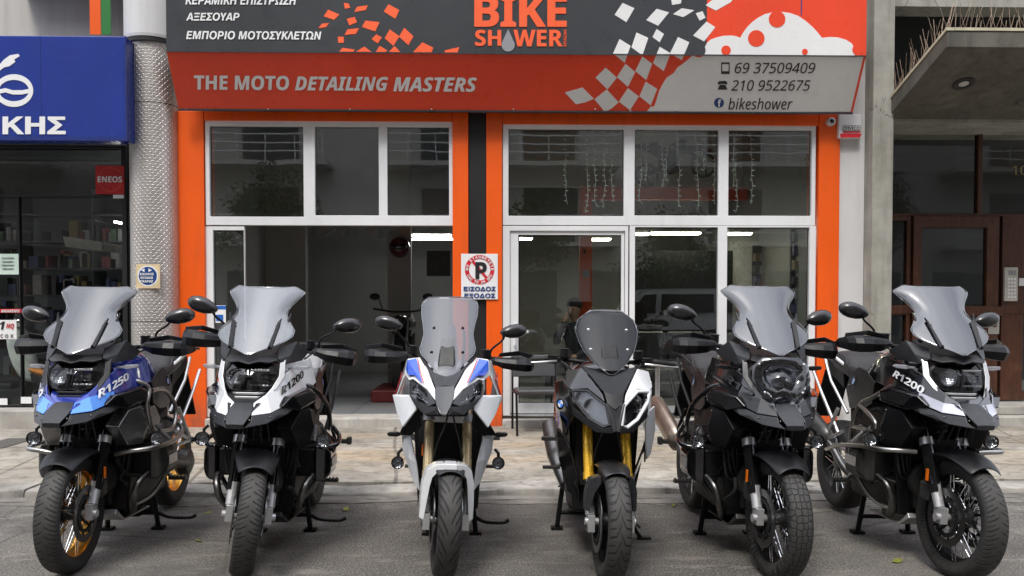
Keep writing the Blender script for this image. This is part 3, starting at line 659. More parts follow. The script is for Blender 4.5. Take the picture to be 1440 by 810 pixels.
ptext(np_, 'ΕΙΣΟΔΟΣ', 652, 403, 697, 409.5, NY, 'letter_blue', .05); ptext(np_, 'ΕΞΟΔΟΣ', 653, 412.5, 696.5, 419, NY, 'letter_blue', .05)
EY = LY - .035
en = plate('sticker_sign', 'red square oil company sign in the top corner of the dark window', 134.5, 233, 174.5, 273, EY, M('oil_red', (.5, .012, .015), .3))
b = B()
for q in ring(154.5, 252.5, 16, 17.5): ppoly(b, q, EY)
sub(b, 'thin_ring', M('orange_ring', (.6, .06, .02), .3), en); ptext(en, 'ENEOS', 137.5, 248, 172, 256.5, EY, 'letter_white', .05)
p, q = py_(159, 279, EY), py_(174, 274, EY); tag(bx((p.x, EY, p.z), (q.x, EY + .004, q.z)).build('paper_label', vin_white), 'small blank white label directly below the red square oil sign', 'label')
GY = F - .05 - rc - .16
GY = F - .05 - rc - .012
ga = plate('garage_sign', 'cream tile with dark blue disc and garage entrance lettering, on the metal column', 191.5, 371.5, 225, 405.5, GY, M('cream_tile', (.62, .5, .3), .5))
b = B(); ppoly(b, arc(208, 388, 14.6, 0, 360, 30)[:-1], GY, .0015); sub(b, 'white_border', vin_white, ga)
b = B(); ppoly(b, arc(208, 388, 12.8, 0, 360, 30)[:-1], GY, .003); sub(b, 'blue_disc', MAT['letter_blue'], ga)
for tx, y0 in (('ΕΙΣΟΔΟΣ', 383.8), ('ΕΞΟΔΟΣ', 388.9), ('ΓΚΑΡΑΖ', 394)): ptext(ga, tx, 197 + (y0 > 385), y0, 216.5 - (y0 > 385), y0 + 3.3, GY - .001, 'letter_white', .04)
b = B(); ppoly(b, [(198.5, 380), (203.5, 377.5), (203.5, 382.5)], GY, .005); ppoly(b, [(214, 380), (209, 377.5), (209, 382.5)], GY, .005); sub(b, 'arrows', vin_white, ga)
pn = plate('paper_notice', 'pale green printed notice taped to the dark window at the left edge', -2, 357, 26, 386, LY - .034, M('pale_paper', (.55, .68, .6), .7), .003, 'notice')
for i in range(4): ptext(pn, ['ΩΡΑΡΙΟ', 'ΔΕΥΤΕΡΑ', 'ΣΑΒΒΑΤΟ', 'ΚΛΕΙΣΤΑ'][i] if False else 'ΠΩΛΗΣΗ', 3 + i % 2, 362 + 5 * i, 20 - i % 2, 364.6 + 5 * i, LY - .034, 'letter_black', .0)
b1 = plate('brand_sticker', 'small red sticker with white slanted letters low in the dark window', -6, 434.5, 30, 440, LY - .034, red, .003, 'sticker'); ptext(b1, 'BRAKING', 2, 435.4, 28, 439.3, LY - .034, 'letter_white', .03, .2)
b2 = plate('brand_board', 'white board with red and black letters standing in the dark window', -8, 450, 23, 477, LY - .034, vin_white, .004, 'board'); ptext(b2, 'HQ', 9, 455, 20, 463.5, LY - .034, M('sign_red_enamel', (.6, .02, .035)), .03, .2); ptext(b2, '1', 0, 452, 7, 463.5, LY - .034, 'letter_black', .06, .2); ptext(b2, 'c o x', 1, 470, 19, 475, LY - .034, 'letter_black', .01)
b3 = plate('window_sticker', 'blue and white card stickers on the narrow side glass of the garage', 303, 429.5, 317.5, 454, F - .03, vin_white, .003, 'sticker')
b = B(); ppoly(b, [(303, 430), (317.5, 430), (317.5, 435), (303, 435)], F - .03); ppoly(b, [(303.8, 442.5), (314, 442.5), (314, 451.5), (303.8, 451.5)], F - .03); sub(b, 'blue_print', M('card_blue', (.02, .13, .5), .4), b3)
# camera and alarm box on the right
cc = thing('security_camera', 'small white dome security camera at the top of the right orange pillar', 'camera', tuple(py_(1167, 172, F - .06)))
cp = Vector((0, 0, 0)); B().lathe([(0, 0), (0, .05), (-.02, .052), (-.05, .046), (-.06, .03), (-.06, 0)], 24, 'y').build('housing', MAT['white_frame'], cc, smooth=True)
B().ball((0, -.055, .0), (.026, .022, .026)).build('lens', M('camera_lens', (.01, .01, .012), .1), cc, smooth=True)
AY = F - .03
ab = thing('alarm_box', 'white alarm siren box with red lower edge on the white pillar', 'alarm box', tuple(py_(1196, 195, AY)))
p, q = py_(1180, 194, AY - .09), py_(1212, 160, AY - .09)
sub(B().loft([[(p.x, AY - .001, p.z), (q.x, AY - .001, p.z), (q.x, AY - .001, q.z), (p.x, AY - .001, q.z)], [(p.x, AY - .09, p.z), (q.x, AY - .09, p.z), (q.x, AY - .07, q.z), (p.x, AY - .07, q.z)]]), 'case', MAT['white_frame'], ab, bevel=.01)
ay = AY - .095
b = B(); ppoly(b, [(1181, 188), (1212, 188), (1209, 193.5), (1182, 193.5)], ay); sub(b, 'red_edge', red, ab)
b = B(); ppoly(b, [(1185.5, 176.5), (1210.5, 176.5), (1210.5, 184.3), (1185.5, 184.3)], ay, .001); sub(b, 'name_border', MAT['letter_black'], ab)
b = B(); ppoly(b, [(1186.3, 177.3), (1209.7, 177.3), (1209.7, 183.5), (1186.3, 183.5)], ay, .003); sub(b, 'name_field', vin_white, ab)
b = B(); ppoly(b, [(1185.5, 185), (1210.5, 185), (1210.5, 186.6), (1185.5, 186.6)], ay, .001); sub(b, 'name_border', red, ab)
ptext(ab, 'DIVICO', 1187.5, 178, 1208.5, 182.8, ay - .001, 'letter_black', .05)

# ================================================================== APARTMENT ENTRANCE, right
en_ = thing('apartment_entrance', 'apartment block entrance with brown wooden door under a concrete canopy', 'building', (5, F, 0))
RY = F + .55; XR0 = XL[9]
def es(b, n, m, **k): return sub(b, n, MAT[m] if isinstance(m, str) else m, en_, **k)
XR1 = 9.5
es(bx((XR0 + .002, F - .15, KH - .02), (XR1, RY + 3, KH + .1)), 'doorstep', 'marble', bevel=.015)
es(bx((XR0 + .002, F + .02, KH + .1), (XR1, RY + 3, KH + .2)), 'doorstep', 'marble', bevel=.015)
es(bx((XR0 + .002, F - .02, FZ(5, F)), (XR1, F + .3, 9)), 'wall_beam', 'beam')
# canopy slab rising outwards
ya, za = F - .1, FZ(165, F - .1); xc = FX(1243, ya); yb = 7.95; zb = FZ(62, yb); xd = FX(1326, yb)
n_ = 10; rings = []
b = B().loft([[(xc, ya, za), (XR1, ya, za), (XR1, ya, za + .17), (xc, ya, za + .17)], [(xd, yb, zb), (XR1, yb, zb), (XR1, yb, zb + .16), (xd, yb, zb + .16)]])
can = es(b, 'canopy', mat_concrete('dark_canopy_concrete', (.075, .07, .058), (.145, .138, .112), .6), bevel=.01)  # whole canopy in a darker concrete than the beam behind it
es(bx((XR0 + .002, ya + .002, za - .03), (XR1, RY + .3, za + .17)), 'canopy_root', 'beam')
b = B().loft([[(xc - .01, ya, za + .172), (xc + .07, ya, za + .172), (xc + .07, ya, za + .2), (xc - .01, ya, za + .2)], [(xd - .01, yb - .01, zb + .162), (xd + .07, yb - .01, zb + .162), (xd + .07, yb - .01, zb + .19), (xd - .01, yb - .01, zb + .19)]])
b.box((xd + .075, yb - .01, zb + .162), (XR1, yb + .06, zb + .19)); es(b, 'canopy_edge', M('cream_edge', (.5, .46, .33), .7))
sp = B(); br = random.Random(11)
def spike(p):
    for i in range(2):
        d = Vector((br.uniform(-.35, .35), br.uniform(-.3, .3), 1)).normalized(); L = br.choice((.1, .16, .24, .3)) ; sp.tube([p, p + d * L], .0016, 3)
for i in range(34):
    u = i / 33; spike(Vector((xc + .03, ya, za + .195)).lerp(Vector((xd + .03, yb, zb + .185)), u))
for i in range(70): spike(Vector((xd + .1 + i * .05, yb + .03, zb + .185)))
bsp = sp.build('bird_spikes', M('spike_wire', (.4, .3, .22), .5, .5)); tag(bsp, 'thin wire bird spikes along the edge of the concrete canopy', 'bird spikes')
lt = thing('recessed_light', 'round recessed lamp in the underside of the concrete canopy', 'light', (0, 0, 0))
slope = Vector((0, yb - ya, zb - za)).normalized(); cn = slope.cross(Vector((1, 0, 0))).normalized(); cn = -cn if cn.z > 0 else cn
lp_ = pp(1355, 117, (0, ya, za), cn); lt.location = lp_; lt.rotation_euler = cn.to_track_quat('-Z', 'Y').to_euler()
B().lathe([(0, 0), (-.004, .11), (-.012, .11), (-.012, .08), (.0, .07)], 24, 'z').build('trim_ring', MAT['black_strip'], lt, smooth=True)
B().ball((0, 0, -.008), (.05, .05, .012)).build('bulb', M('bulb_glass', (.5, .5, .48), .3), lt, smooth=True)
# recess side wall, dark void above
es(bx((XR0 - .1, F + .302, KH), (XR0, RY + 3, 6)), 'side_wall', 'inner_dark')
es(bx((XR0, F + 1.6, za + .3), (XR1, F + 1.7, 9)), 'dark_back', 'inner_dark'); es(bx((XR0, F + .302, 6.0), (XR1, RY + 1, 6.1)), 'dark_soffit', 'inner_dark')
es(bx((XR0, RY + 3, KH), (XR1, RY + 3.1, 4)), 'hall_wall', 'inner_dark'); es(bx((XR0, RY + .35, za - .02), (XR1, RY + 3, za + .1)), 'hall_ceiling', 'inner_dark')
def wwin(name, outer, panes, y, parent=None): return window(name, outer, panes, y=y, d=.08, mat='wood', glass='glass_dark', parent=parent or en_)
wwin('transom_window', (1232, 178, 1560, 304), [(1236, 183, 1370, 299), (1376, 183, 1556, 299)], RY)
wwin('side_window', (1232, 304.5, 1279, 562), [(1236, 309, 1272, 429), (1236, 443, 1272, 552)], RY)
dr_ = wwin('entrance_door', (1279.5, 304.5, 1403, 562), [(1293, 319, 1384, 430), (1293, 445, 1384, 550)], RY - .03)
wwin('side_window', (1403.5, 304.5, 1560, 562), [(1436, 309, 1556, 429), (1436, 443, 1556, 552)], RY)
es(bx((FX(1232, RY), RY - .055, FZ(441, RY)), (FX(1279, RY), RY - .042, FZ(430, RY))), 'push_rail', 'wood', bevel=.004)
es(bx((FX(1281, RY), RY - .1, FZ(444, RY)), (FX(1403, RY), RY - .072, FZ(431, RY))), 'push_rail', 'wood', bevel=.004)
es(bx((FX(1404, RY), RY - .055, FZ(441, RY)), (FX(1450, RY), RY - .042, FZ(431, RY))), 'push_rail', 'wood', bevel=.004)
es(bx((FX(1385, RY), RY - .08, FZ(470, RY)), (FX(1400, RY), RY - .072, FZ(443, RY))), 'lock_plate', M('worn_steel', (.5, .48, .44), .4, .7), bevel=.002)
es(bx((FX(1391, RY), RY - .1, FZ(460, RY)), (FX(1395, RY), RY - .082, FZ(452, RY))), 'keyhole', M('brass_dark', (.15, .06, .03), .4, .6))
es(text_on(B(), '101', py_(1424, 246, RY - .01), py_(1452, 246, RY - .01) - py_(1424, 246, RY - .01), py_(1424, 233, RY - .01) - py_(1424, 246, RY - .01), (0, -1, 0), .004, .0), 'house_number', M('dull_gold', (.3, .24, .09), .4, .3))
ic = thing('intercom_panel', 'beige intercom with rows of buttons beside the wooden door', 'intercom', tuple(py_(1422, 424, RY - .06)))
iy = RY - .075; p, q = py_(1412.5, 423.5, iy), py_(1432, 376, iy)
sub(bx((p.x, iy, p.z), (q.x, iy + .034, q.z)), 'case', M('beige_plastic', (.5, .48, .43), .5), ic, bevel=.006)
b = B(); ppoly(b, [(1418, 380), (1429, 380), (1429, 387), (1418, 387)], iy, .004); sub(b, 'speaker_grille', MAT['drop'], ic)
b = B()
for r_ in range(6):
    for c_ in range(3):
        x_, y_ = 1417 + c_ * 4.3, 391 + r_ * 5; ppoly(b, [(x_, y_), (x_ + 3, y_), (x_ + 3, y_ + 3), (x_, y_ + 3)], iy, .004)
sub(b, 'buttons', MAT['letter_white'], ic)
p, q = py_(1434, 402, RY - .07), py_(1444, 391, RY - .07); tag(bx((p.x, RY - .06, p.z), (q.x, RY - .044, q.z)).build('switch_plate', MAT['white_frame'], bevel=.002), 'small white switch plate to the right of the intercom', 'switch')
# ================================================================== MOTORCYCLES
def mat_tyre(kind):
    g = G('tyre_rubber_' + kind); s = g.sep()
    ang = g.math('DIVIDE', g.math('ARCTAN2', s[2], g.math('MULTIPLY', s[1], -1)), 2 * math.pi)
    ax = g.math('ABSOLUTE', s[0]); sg_ = g.math('SIGN', s[0])
    r = g.math('SQRT', g.math('ADD', g.math('POWER', s[1], 2), g.math('POWER', s[2], 2)))
    if kind == 'block':
        cmb = g.n('CombineXYZ'); g.set(cmb.inputs[0], g.math('MULTIPLY', ang, 58)); g.set(cmb.inputs[1], g.math('MULTIPLY', s[0], 36))
        gr = g.ramp(g.voro(1, 'DISTANCE_TO_EDGE', cmb.outputs[0], .42), [(.05, 1), (.1, 0)])
        zone = g.ramp(ax, [(.0, 1), (.068, 1), (.072, 0)]); depth = 1.0
    else:
        N, k, w = {'trail': (40, .9, .10), 'sport': (17, -1.5, .11), 'street': (22, 1.2, .09)}[kind]
        v = g.math('MULTIPLY', ax, 12)
        ph = g.math('ADD', g.math('ADD', g.math('MULTIPLY', ang, N), g.math('MULTIPLY', g.math('POWER', v, .75), k)), g.math('MULTIPLY', sg_, .25))
        if kind == 'street': ph = g.math('ADD', ph, g.math('MULTIPLY', g.math('PINGPONG', v, .3), .9))
        fr = g.math('ABSOLUTE', g.math('SUBTRACT', g.math('FRACT', ph), .5))
        gr = g.ramp(fr, [(w * .75, 1), (w, 0)])
        fr2 = g.math('ABSOLUTE', g.math('SUBTRACT', g.math('FRACT', g.math('MULTIPLY_ADD', ph, 1, .5)), .5))
        g2 = g.math('MULTIPLY', g.ramp(fr2, [(w * .5, 1), (w * .7, 0)]), g.ramp(ax, [(.026, 0), (.03, 1)]))
        gr = g.math('MAXIMUM', gr, g2)
        zone = g.ramp(ax, [(.006, 0), (.01, 1), (.056, 1), (.06, 0)] if kind != 'street' else [(.0, .9), (.052, 1), (.057, 0)]); depth = .8
    gr = g.math('MULTIPLY', gr, zone)
    nz = g.noise(14, 5, .65)
    face = g.mix(g.ramp(nz, [(.3, 0), (.7, 1)]), (.011, .0108, .0105), (.028, .0265, .0245))
    crown = g.ramp(g.math('MULTIPLY', ax, 10), [(.3, .8), (.64, .1)])
    face = g.mix(g.math('MULTIPLY', crown, g.ramp(g.noise(5, 5, .7), [(.35, .35), (.65, 1)])), face, (.06, .055, .049))
    c = g.mix(gr, face, (.004, .004, .004))
    side = g.math('SINE', g.math('MULTIPLY', r, 900)); side = g.math('MULTIPLY', side, g.ramp(ax, [(.05, 0), (.06, .05)]))
    h = g.math('ADD', g.math('MULTIPLY', gr, -depth), side)
    g.pr(Base_Color=c, Roughness=g.math('MULTIPLY_ADD', nz, .25, .55), Normal=g.bump(h, 1.0, .006)); return g.m
TY = {k: mat_tyre(k) for k in ('trail', 'sport', 'street', 'block')}
PLA = M('black_plastic', (.009, .0093, .0105), .38, var=.25, bump=.12, bscale=420, dust=.015, spec=.25)
GPL = M('charcoal_plastic', (.024, .025, .028), .36, var=.15, bump=.15, bscale=500, dust=.05, spec=.35)
GLO = M('gloss_black', (.006, .006, .007), .14, var=.2, coat=.8)
ENG = M('engine_black', (.006, .006, .0065), .48, metal=0, var=.4, dust=.03, spec=.25)
ENG2 = M('engine_grey', (.07, .069, .067), .42, metal=.6, var=.35, dust=.06)
ALU = M('satin_aluminium', (.62, .62, .61), .34, metal=.9, var=.15)
SIL = M('silver_paint', (.5, .5, .5), .34, metal=.55, var=.1)
STE = M('brushed_steel', (.42, .41, .39), .33, metal=1, var=.08)
STED = M('dark_steel', (.17, .165, .16), .33, metal=1, var=.12)
CHR = M('chrome', (.75, .75, .75), .12, metal=1, var=.08)
RUB = M('rubber', (.014, .014, .014), .7, var=.2, bump=.2, bscale=150)
SEA = M('seat_vinyl', (.022, .022, .024), .55, var=.15, bump=.3, bscale=320, dust=.03)
SEAG = M('grey_vinyl', (.25, .25, .255), .6, var=.1, bump=.3, bscale=320)
GOLDR = M('gold_anodised', (.85, .42, .06), .3, metal=.9, var=.12)
GOLDF = M('pale_gold_fork', (.60, .47, .27), .3, metal=.45, var=.04, coat=.3)
GOLDY = M('yellow_gold_fork', (.82, .47, .03), .28, metal=.4, var=.04, coat=.3)
BLU = M('blue_metallic', (.008, .03, .30), .22, metal=.35, var=.15, coat=1)
LBLU = M('light_blue_paint', (.06, .26, .8), .28, var=.1, coat=.6)
WHI = M('white_gloss', (.72, .73, .74), .2, var=.03, coat=.8, dust=.04)
LGR = M('light_grey_satin', (.66, .68, .70), .32, var=.05, coat=.3, dust=.05)
REDP = M('red_gloss', (.42, .012, .02), .2, var=.1, coat=.8)
BLUP = M('royal_blue_decal', (.02, .09, .5), .25, var=.1, coat=.6)
AMB = M('amber_reflector', (.75, .16, .01), .2)
DISC = M('brake_steel', (.2, .2, .2), .3, metal=1, var=.2)
EDGE = M('screen_edge_highlight', (.17, .18, .20), .15, coat=.5)  # grey colour standing in for the highlight along the windscreen edges
CAR = g = None
def mat_carbon():
    g = G('carbon_weave'); s = g.sep(); a = g.math('SINE', g.math('MULTIPLY', g.math('ADD', s[0], s[1]), 700)); b = g.math('SINE', g.math('MULTIPLY', g.math('SUBTRACT', s[0], s[1]), 700))
    c = g.mix(g.ramp(g.math('MULTIPLY', a, b), [(.3, 0), (.7, 1)]), (.014, .014, .015), (.05, .048, .046))
    g.pr(Base_Color=c, Roughness=.3); return g.m
CAR = mat_carbon()
LED = emis('daylight_strip', (1, 1, 1), .9)
def mat_mesh():
    g = G('radiator_core'); s = g.sep(); c = g.math('MULTIPLY', g.math('SINE', g.math('MULTIPLY', s[2], 900)), g.math('SINE', g.math('MULTIPLY', s[0], 500)))
    g.pr(Base_Color=g.mix(g.ramp(c, [(.4, 0), (.6, 1)]), (.008, .008, .008), (.05, .05, .05)), Roughness=.6, Metallic=.4, Normal=g.bump(c, .5, .003)); return g.m
RAD = mat_mesh()
def mat_reflector():
    g = G('lamp_reflector'); v = g.voro(60, 'F1', rand=.2); g.pr(Base_Color=(.55, .56, .58), Metallic=1, Roughness=.18, Normal=g.bump(v, .5, .01)); return g.m
REF = mat_reflector()
LENS = glassy('lamp_cover', (.72, .73, .75), 1.55); LENSD = glassy('smoked_lamp_cover', (.34, .34, .35), 1.7)
MIRS = M('mirror_housing', (.012, .012, .013), .28, var=.2, coat=.25)
MIRG = M('mirror_glass', (.8, .8, .8), .03, metal=1, var=.02)

class Bike:
    def __init__(s, label, X, Y, yaw=0, lean=0, steer=0, rake=25.7, trail=.1):
        s.root = thing('motorcycle', label, 'motorcycle', (X, Y, 0), (0, R(lean), R(yaw)), 'motorcycles parked in a row with their front wheels to the road')
        s.lean = lean; s.tan = math.tan(R(rake)); ax = Vector((0, math.sin(R(rake)), math.cos(R(rake))))
        p = Vector((0, -trail, 0)); rot = Matrix.Rotation(R(steer), 4, ax); s.S = Matrix.Translation(p) @ rot @ Matrix.Translation(-p)
    def part(s, o, steer=False):
        if steer: o.matrix_basis = s.S @ o.matrix_basis
        return o
    def put(s, b, name, mat, parent=None, steer=False, **k):
        o = b.build(name, mat, parent or s.root, **k); return s.part(o, steer and parent is None)
    def gz(s, x): return x * math.tan(R(s.lean))
    def fy(s, z, axle=.325): return (z - axle) * s.tan

def wheel(bk, name, y, zc, r, w, rr, rimmat, tread, kind, steer=False, rimw=.085):
    """rim is the part's own mesh; tyre, spokes, discs hang below it"""
    c = (0, y, zc)
    b = B(); hw = rimw / 2
    if kind == 'spoke':
        b.lathe([(-hw, rr + .012), (-hw, rr - .003), (-hw + .012, rr - .006), (-hw * .45, rr - .022), (hw * .45, rr - .022), (hw - .012, rr - .006), (hw, rr - .003), (hw, rr + .012), (hw * .4, rr + .002), (-hw * .4, rr + .002)], 72, closed=True)
    else:
        b.lathe([(-hw, rr + .012), (-hw, rr - .006), (-hw + .02, rr - .026), (hw - .02, rr - .026), (hw, rr - .006), (hw, rr + .012)], 72, closed=True)
        for k in range(10):
            a = 2 * math.pi * k / 10; a2 = a + (.16 if k % 2 else -.16); ca, sa = math.cos(a), math.sin(a); cb, sb = math.cos(a2), math.sin(a2)
            b.tube([(0, .04 * ca, .04 * sa), (0, (rr - .018) * cb, (rr - .018) * sb)], [.016, .011], 8)
        b.lathe([(-.05, 0), (-.05, .035), (-.03, .048), (.03, .048), (.05, .035), (.05, 0)], 24)
    rim = bk.put(b, name, rimmat, None, steer, smooth=True, loc=c)
    h = r - rr; W = w / 2; pr = []
    half = [(W * .72, rr - .004), (W * .80, rr + .008), (W * .93, rr + h * .28), (W, rr + h * .52), (W * .985, rr + h * .62), (W * .93, rr + h * .74), (W * .83, rr + h * .84), (W * .68, rr + h * .915), (W * .5, rr + h * .96), (W * .25, rr + h * .99), (0, r)]
    pr = [(-x, q) for x, q in half] + [(x, q) for x, q in half[::-1][1:]]
    bk.put(B().lathe(pr, 120), 'tyre', TY[tread], rim, smooth=True)
    if kind == 'spoke':
        sp = B(); n = 20
        for k in range(n):
            for s_ in (-1, 1):
                a = 2 * math.pi * (k + (.25 if s_ > 0 else 0)) / n; d = .42 if k % 2 else -.42
                sp.tube([(s_ * .042, .045 * math.cos(a), .045 * math.sin(a)), (s_ * hw * .82, (rr - .008) * math.cos(a + d), (rr - .008) * math.sin(a + d))], .0026, 5)
        bk.put(sp, 'spokes', CHR, rim, smooth=True)
        bk.put(B().lathe([(-.06, 0), (-.06, .03), (-.05, .052), (-.035, .052), (-.025, .036), (.025, .036), (.035, .052), (.05, .052), (.06, .03), (.06, 0)], 32), 'hub', ENG2 if rimmat is not GOLDR else ENG, rim, smooth=True)
    return rim
def disc(bk, rim, x, ro=.152):
    b = B().lathe([(x - .0025, ro - .038), (x - .0025, ro), (x + .0025, ro), (x + .0025, ro - .038)], 64, closed=True)
    d = bk.put(b, 'brake_disc', DISC, rim, smooth=True)
    cb = B().lathe([(x - .004, ro - .07), (x - .004, ro - .05), (x + .004, ro - .05), (x + .004, ro - .07)], 40, closed=True)
    for k in range(10):
        a = 2 * math.pi * k / 10; cb.tube([(x, (ro - .055) * math.cos(a), (ro - .055) * math.sin(a)), (x, (ro - .034) * math.cos(a), (ro - .034) * math.sin(a))], .006, 6)
    for k in range(5):
        a = 2 * math.pi * k / 5; cb.tube([(x * .75, .04 * math.cos(a), .04 * math.sin(a)), (x, (ro - .06) * math.cos(a + .2), (ro - .06) * math.sin(a + .2))], .008, 6)
    bk.put(cb, 'disc_carrier', ENG, d, smooth=True)
def caliper(bk, sx, y, z, mat=ENG2):
    b = B().loft([[(sx * .058, y - .03, z - .055), (sx * .115, y - .03, z - .05), (sx * .12, y + .045, z - .045), (sx * .058, y + .045, z - .06)], [(sx * .058, y - .035, z + .045), (sx * .115, y - .03, z + .04), (sx * .12, y + .05, z + .05), (sx * .058, y + .05, z + .055)]])
    c = bk.put(b, 'brake_caliper', mat, None, True, bevel=.01)
    return c
def spring(b, p, q, r, turns, wire):
    p, q = Vector(p), Vector(q); ax = (q - p); t = ax.normalized(); u = t.orthogonal().normalized(); v = t.cross(u); n = int(turns * 12)
    b.tube([p + ax * (i / n) + (u * math.cos(2 * math.pi * i / 12) + v * math.sin(2 * math.pi * i / 12)) * r for i in range(n + 1)], wire, 6)
def foglamp(bk, x, y, z, parent=None, r=.036):
    b = B().lathe([(.03, 0), (.024, r * .5), (.004, r * .96), (0, r), (-.006, r + .004), (.0, r + .004), (.03, r), (.055, r * .55), (.06, 0)], 28, 'y').tube([(0, .03, 0), (0, .035, .05), (-.02 * (1 if x > 0 else -1), .05, .07)], .009, 8)
    f = bk.put(b, 'fog_lamp', PLA, None, False, smooth=True, loc=(x, y, z))
    bk.put(B().lathe([(-.004, 0), (-.003, r * .55), (.004, r * .96)], 24, 'y'), 'lens', LENS, f, smooth=True)
    bk.put(B().lathe([(.024, 0), (.012, r * .22), (.018, r * .5), (.003, r * .95)], 24, 'y'), 'reflector', REF, f, smooth=True)
    return f
def indicator(bk, sx, p, q, w=.016, mat=PLA):
    p, q = Vector(p), Vector(q)
    b = B().loft([[p + Vector(v) for v in ((0, -.006, -.006), (0, .006, -.006), (0, .006, .006), (0, -.006, .006))], [p.lerp(q, .35) + Vector(v) for v in ((0, -.008, -.007), (0, .008, -.007), (0, .008, .007), (0, -.008, .007))],
                  [p.lerp(q, .5) + Vector(v) for v in ((0, -.02, -w), (0, .014, -w), (0, .014, w), (0, -.02, w))], [p.lerp(q, .9) + Vector(v) for v in ((0, -.018, -w * .8), (0, .02, -w * .8), (0, .02, w * .8), (0, -.018, w * .8))], [q + Vector(v) for v in ((0, 0, -w * .3), (0, .014, -w * .3), (0, .014, w * .3), (0, 0, w * .3))]])
    return bk.put(b, 'turn_signal', mat, None, False, bevel=.004)
def roundel(bk, c, n, up, r, parent):
    """small round emblem: dark ring, white rim, blue and white quarters"""
    c, n, up = Vector(c), Vector(n).normalized(), Vector(up); up = (up - n * up.dot(n)).normalized(); s = up.cross(n)
    def sec(r0, r1, a0, a1, e, N=10):
        out = B()
        for i in range(N):
            b0, b1 = R(a0 + (a1 - a0) * i / N), R(a0 + (a1 - a0) * (i + 1) / N); f = lambda q, a: c + n * e + s * q * math.cos(a) + up * q * math.sin(a)
            out.add([f(r0, b0), f(r1, b0), f(r1, b1), f(r0, b1)], [(0, 1, 2, 3)])
        return out
    e = bk.put(sec(0, r, 0, 360, .004, 24), 'emblem', GLO, parent)
    bk.put(sec(r * .93, r, 0, 360, .006, 24), 'emblem_rim', CHR, e); 
    w = sec(.001, r * .6, 0, 90, .006); w2 = sec(.001, r * .6, 180, 270, .006); w.add(w2.v, w2.f); bk.put(w, 'emblem_white', WHI, e)
    w = sec(.001, r * .6, 90, 180, .006); w2 = sec(.001, r * .6, 270, 360, .006); w.add(w2.v, w2.f); bk.put(w, 'emblem_blue', LBLU, e)
def screen(bk, rows, mat, y0, z0, slope, curv, wing=0, topdip=.012, n=16, thick=.004, sub=1):
    """rows: (z, half width)"""
    rings = []
    for i, (z, w) in enumerate(rows):
        row = []
        for k in range(n + 1):
            t = 2 * k / n - 1; x = w * t
            zz = z - (topdip * (1 - t * t) if i == len(rows) - 1 else 0)
            row.append((x, y0 + (zz - z0) * slope + curv * x * x + wing * (abs(t) ** 5) * max(0, 1 - abs(z - 1.43) / .14), zz))
        rings.append(row)
    ws = bk.put(B().loft(rings, cap=False, closed=False), 'windscreen', mat, None, False, smooth=True, sub=sub, solid=thick)
    rim_ = [r_[0] for r_ in rings] + rings[-1][1:-1] + [r_[-1] for r_ in rings[::-1]]
    if sub: rim_ = [(x * .992, y, z) for x, y, z in rim_]
    bk.put(B().tube(rim_ + rim_[:1], .0021, 6), 'edge_glint', EDGE, ws, smooth=True); return ws  # added tube: painted glint line round the screen outline
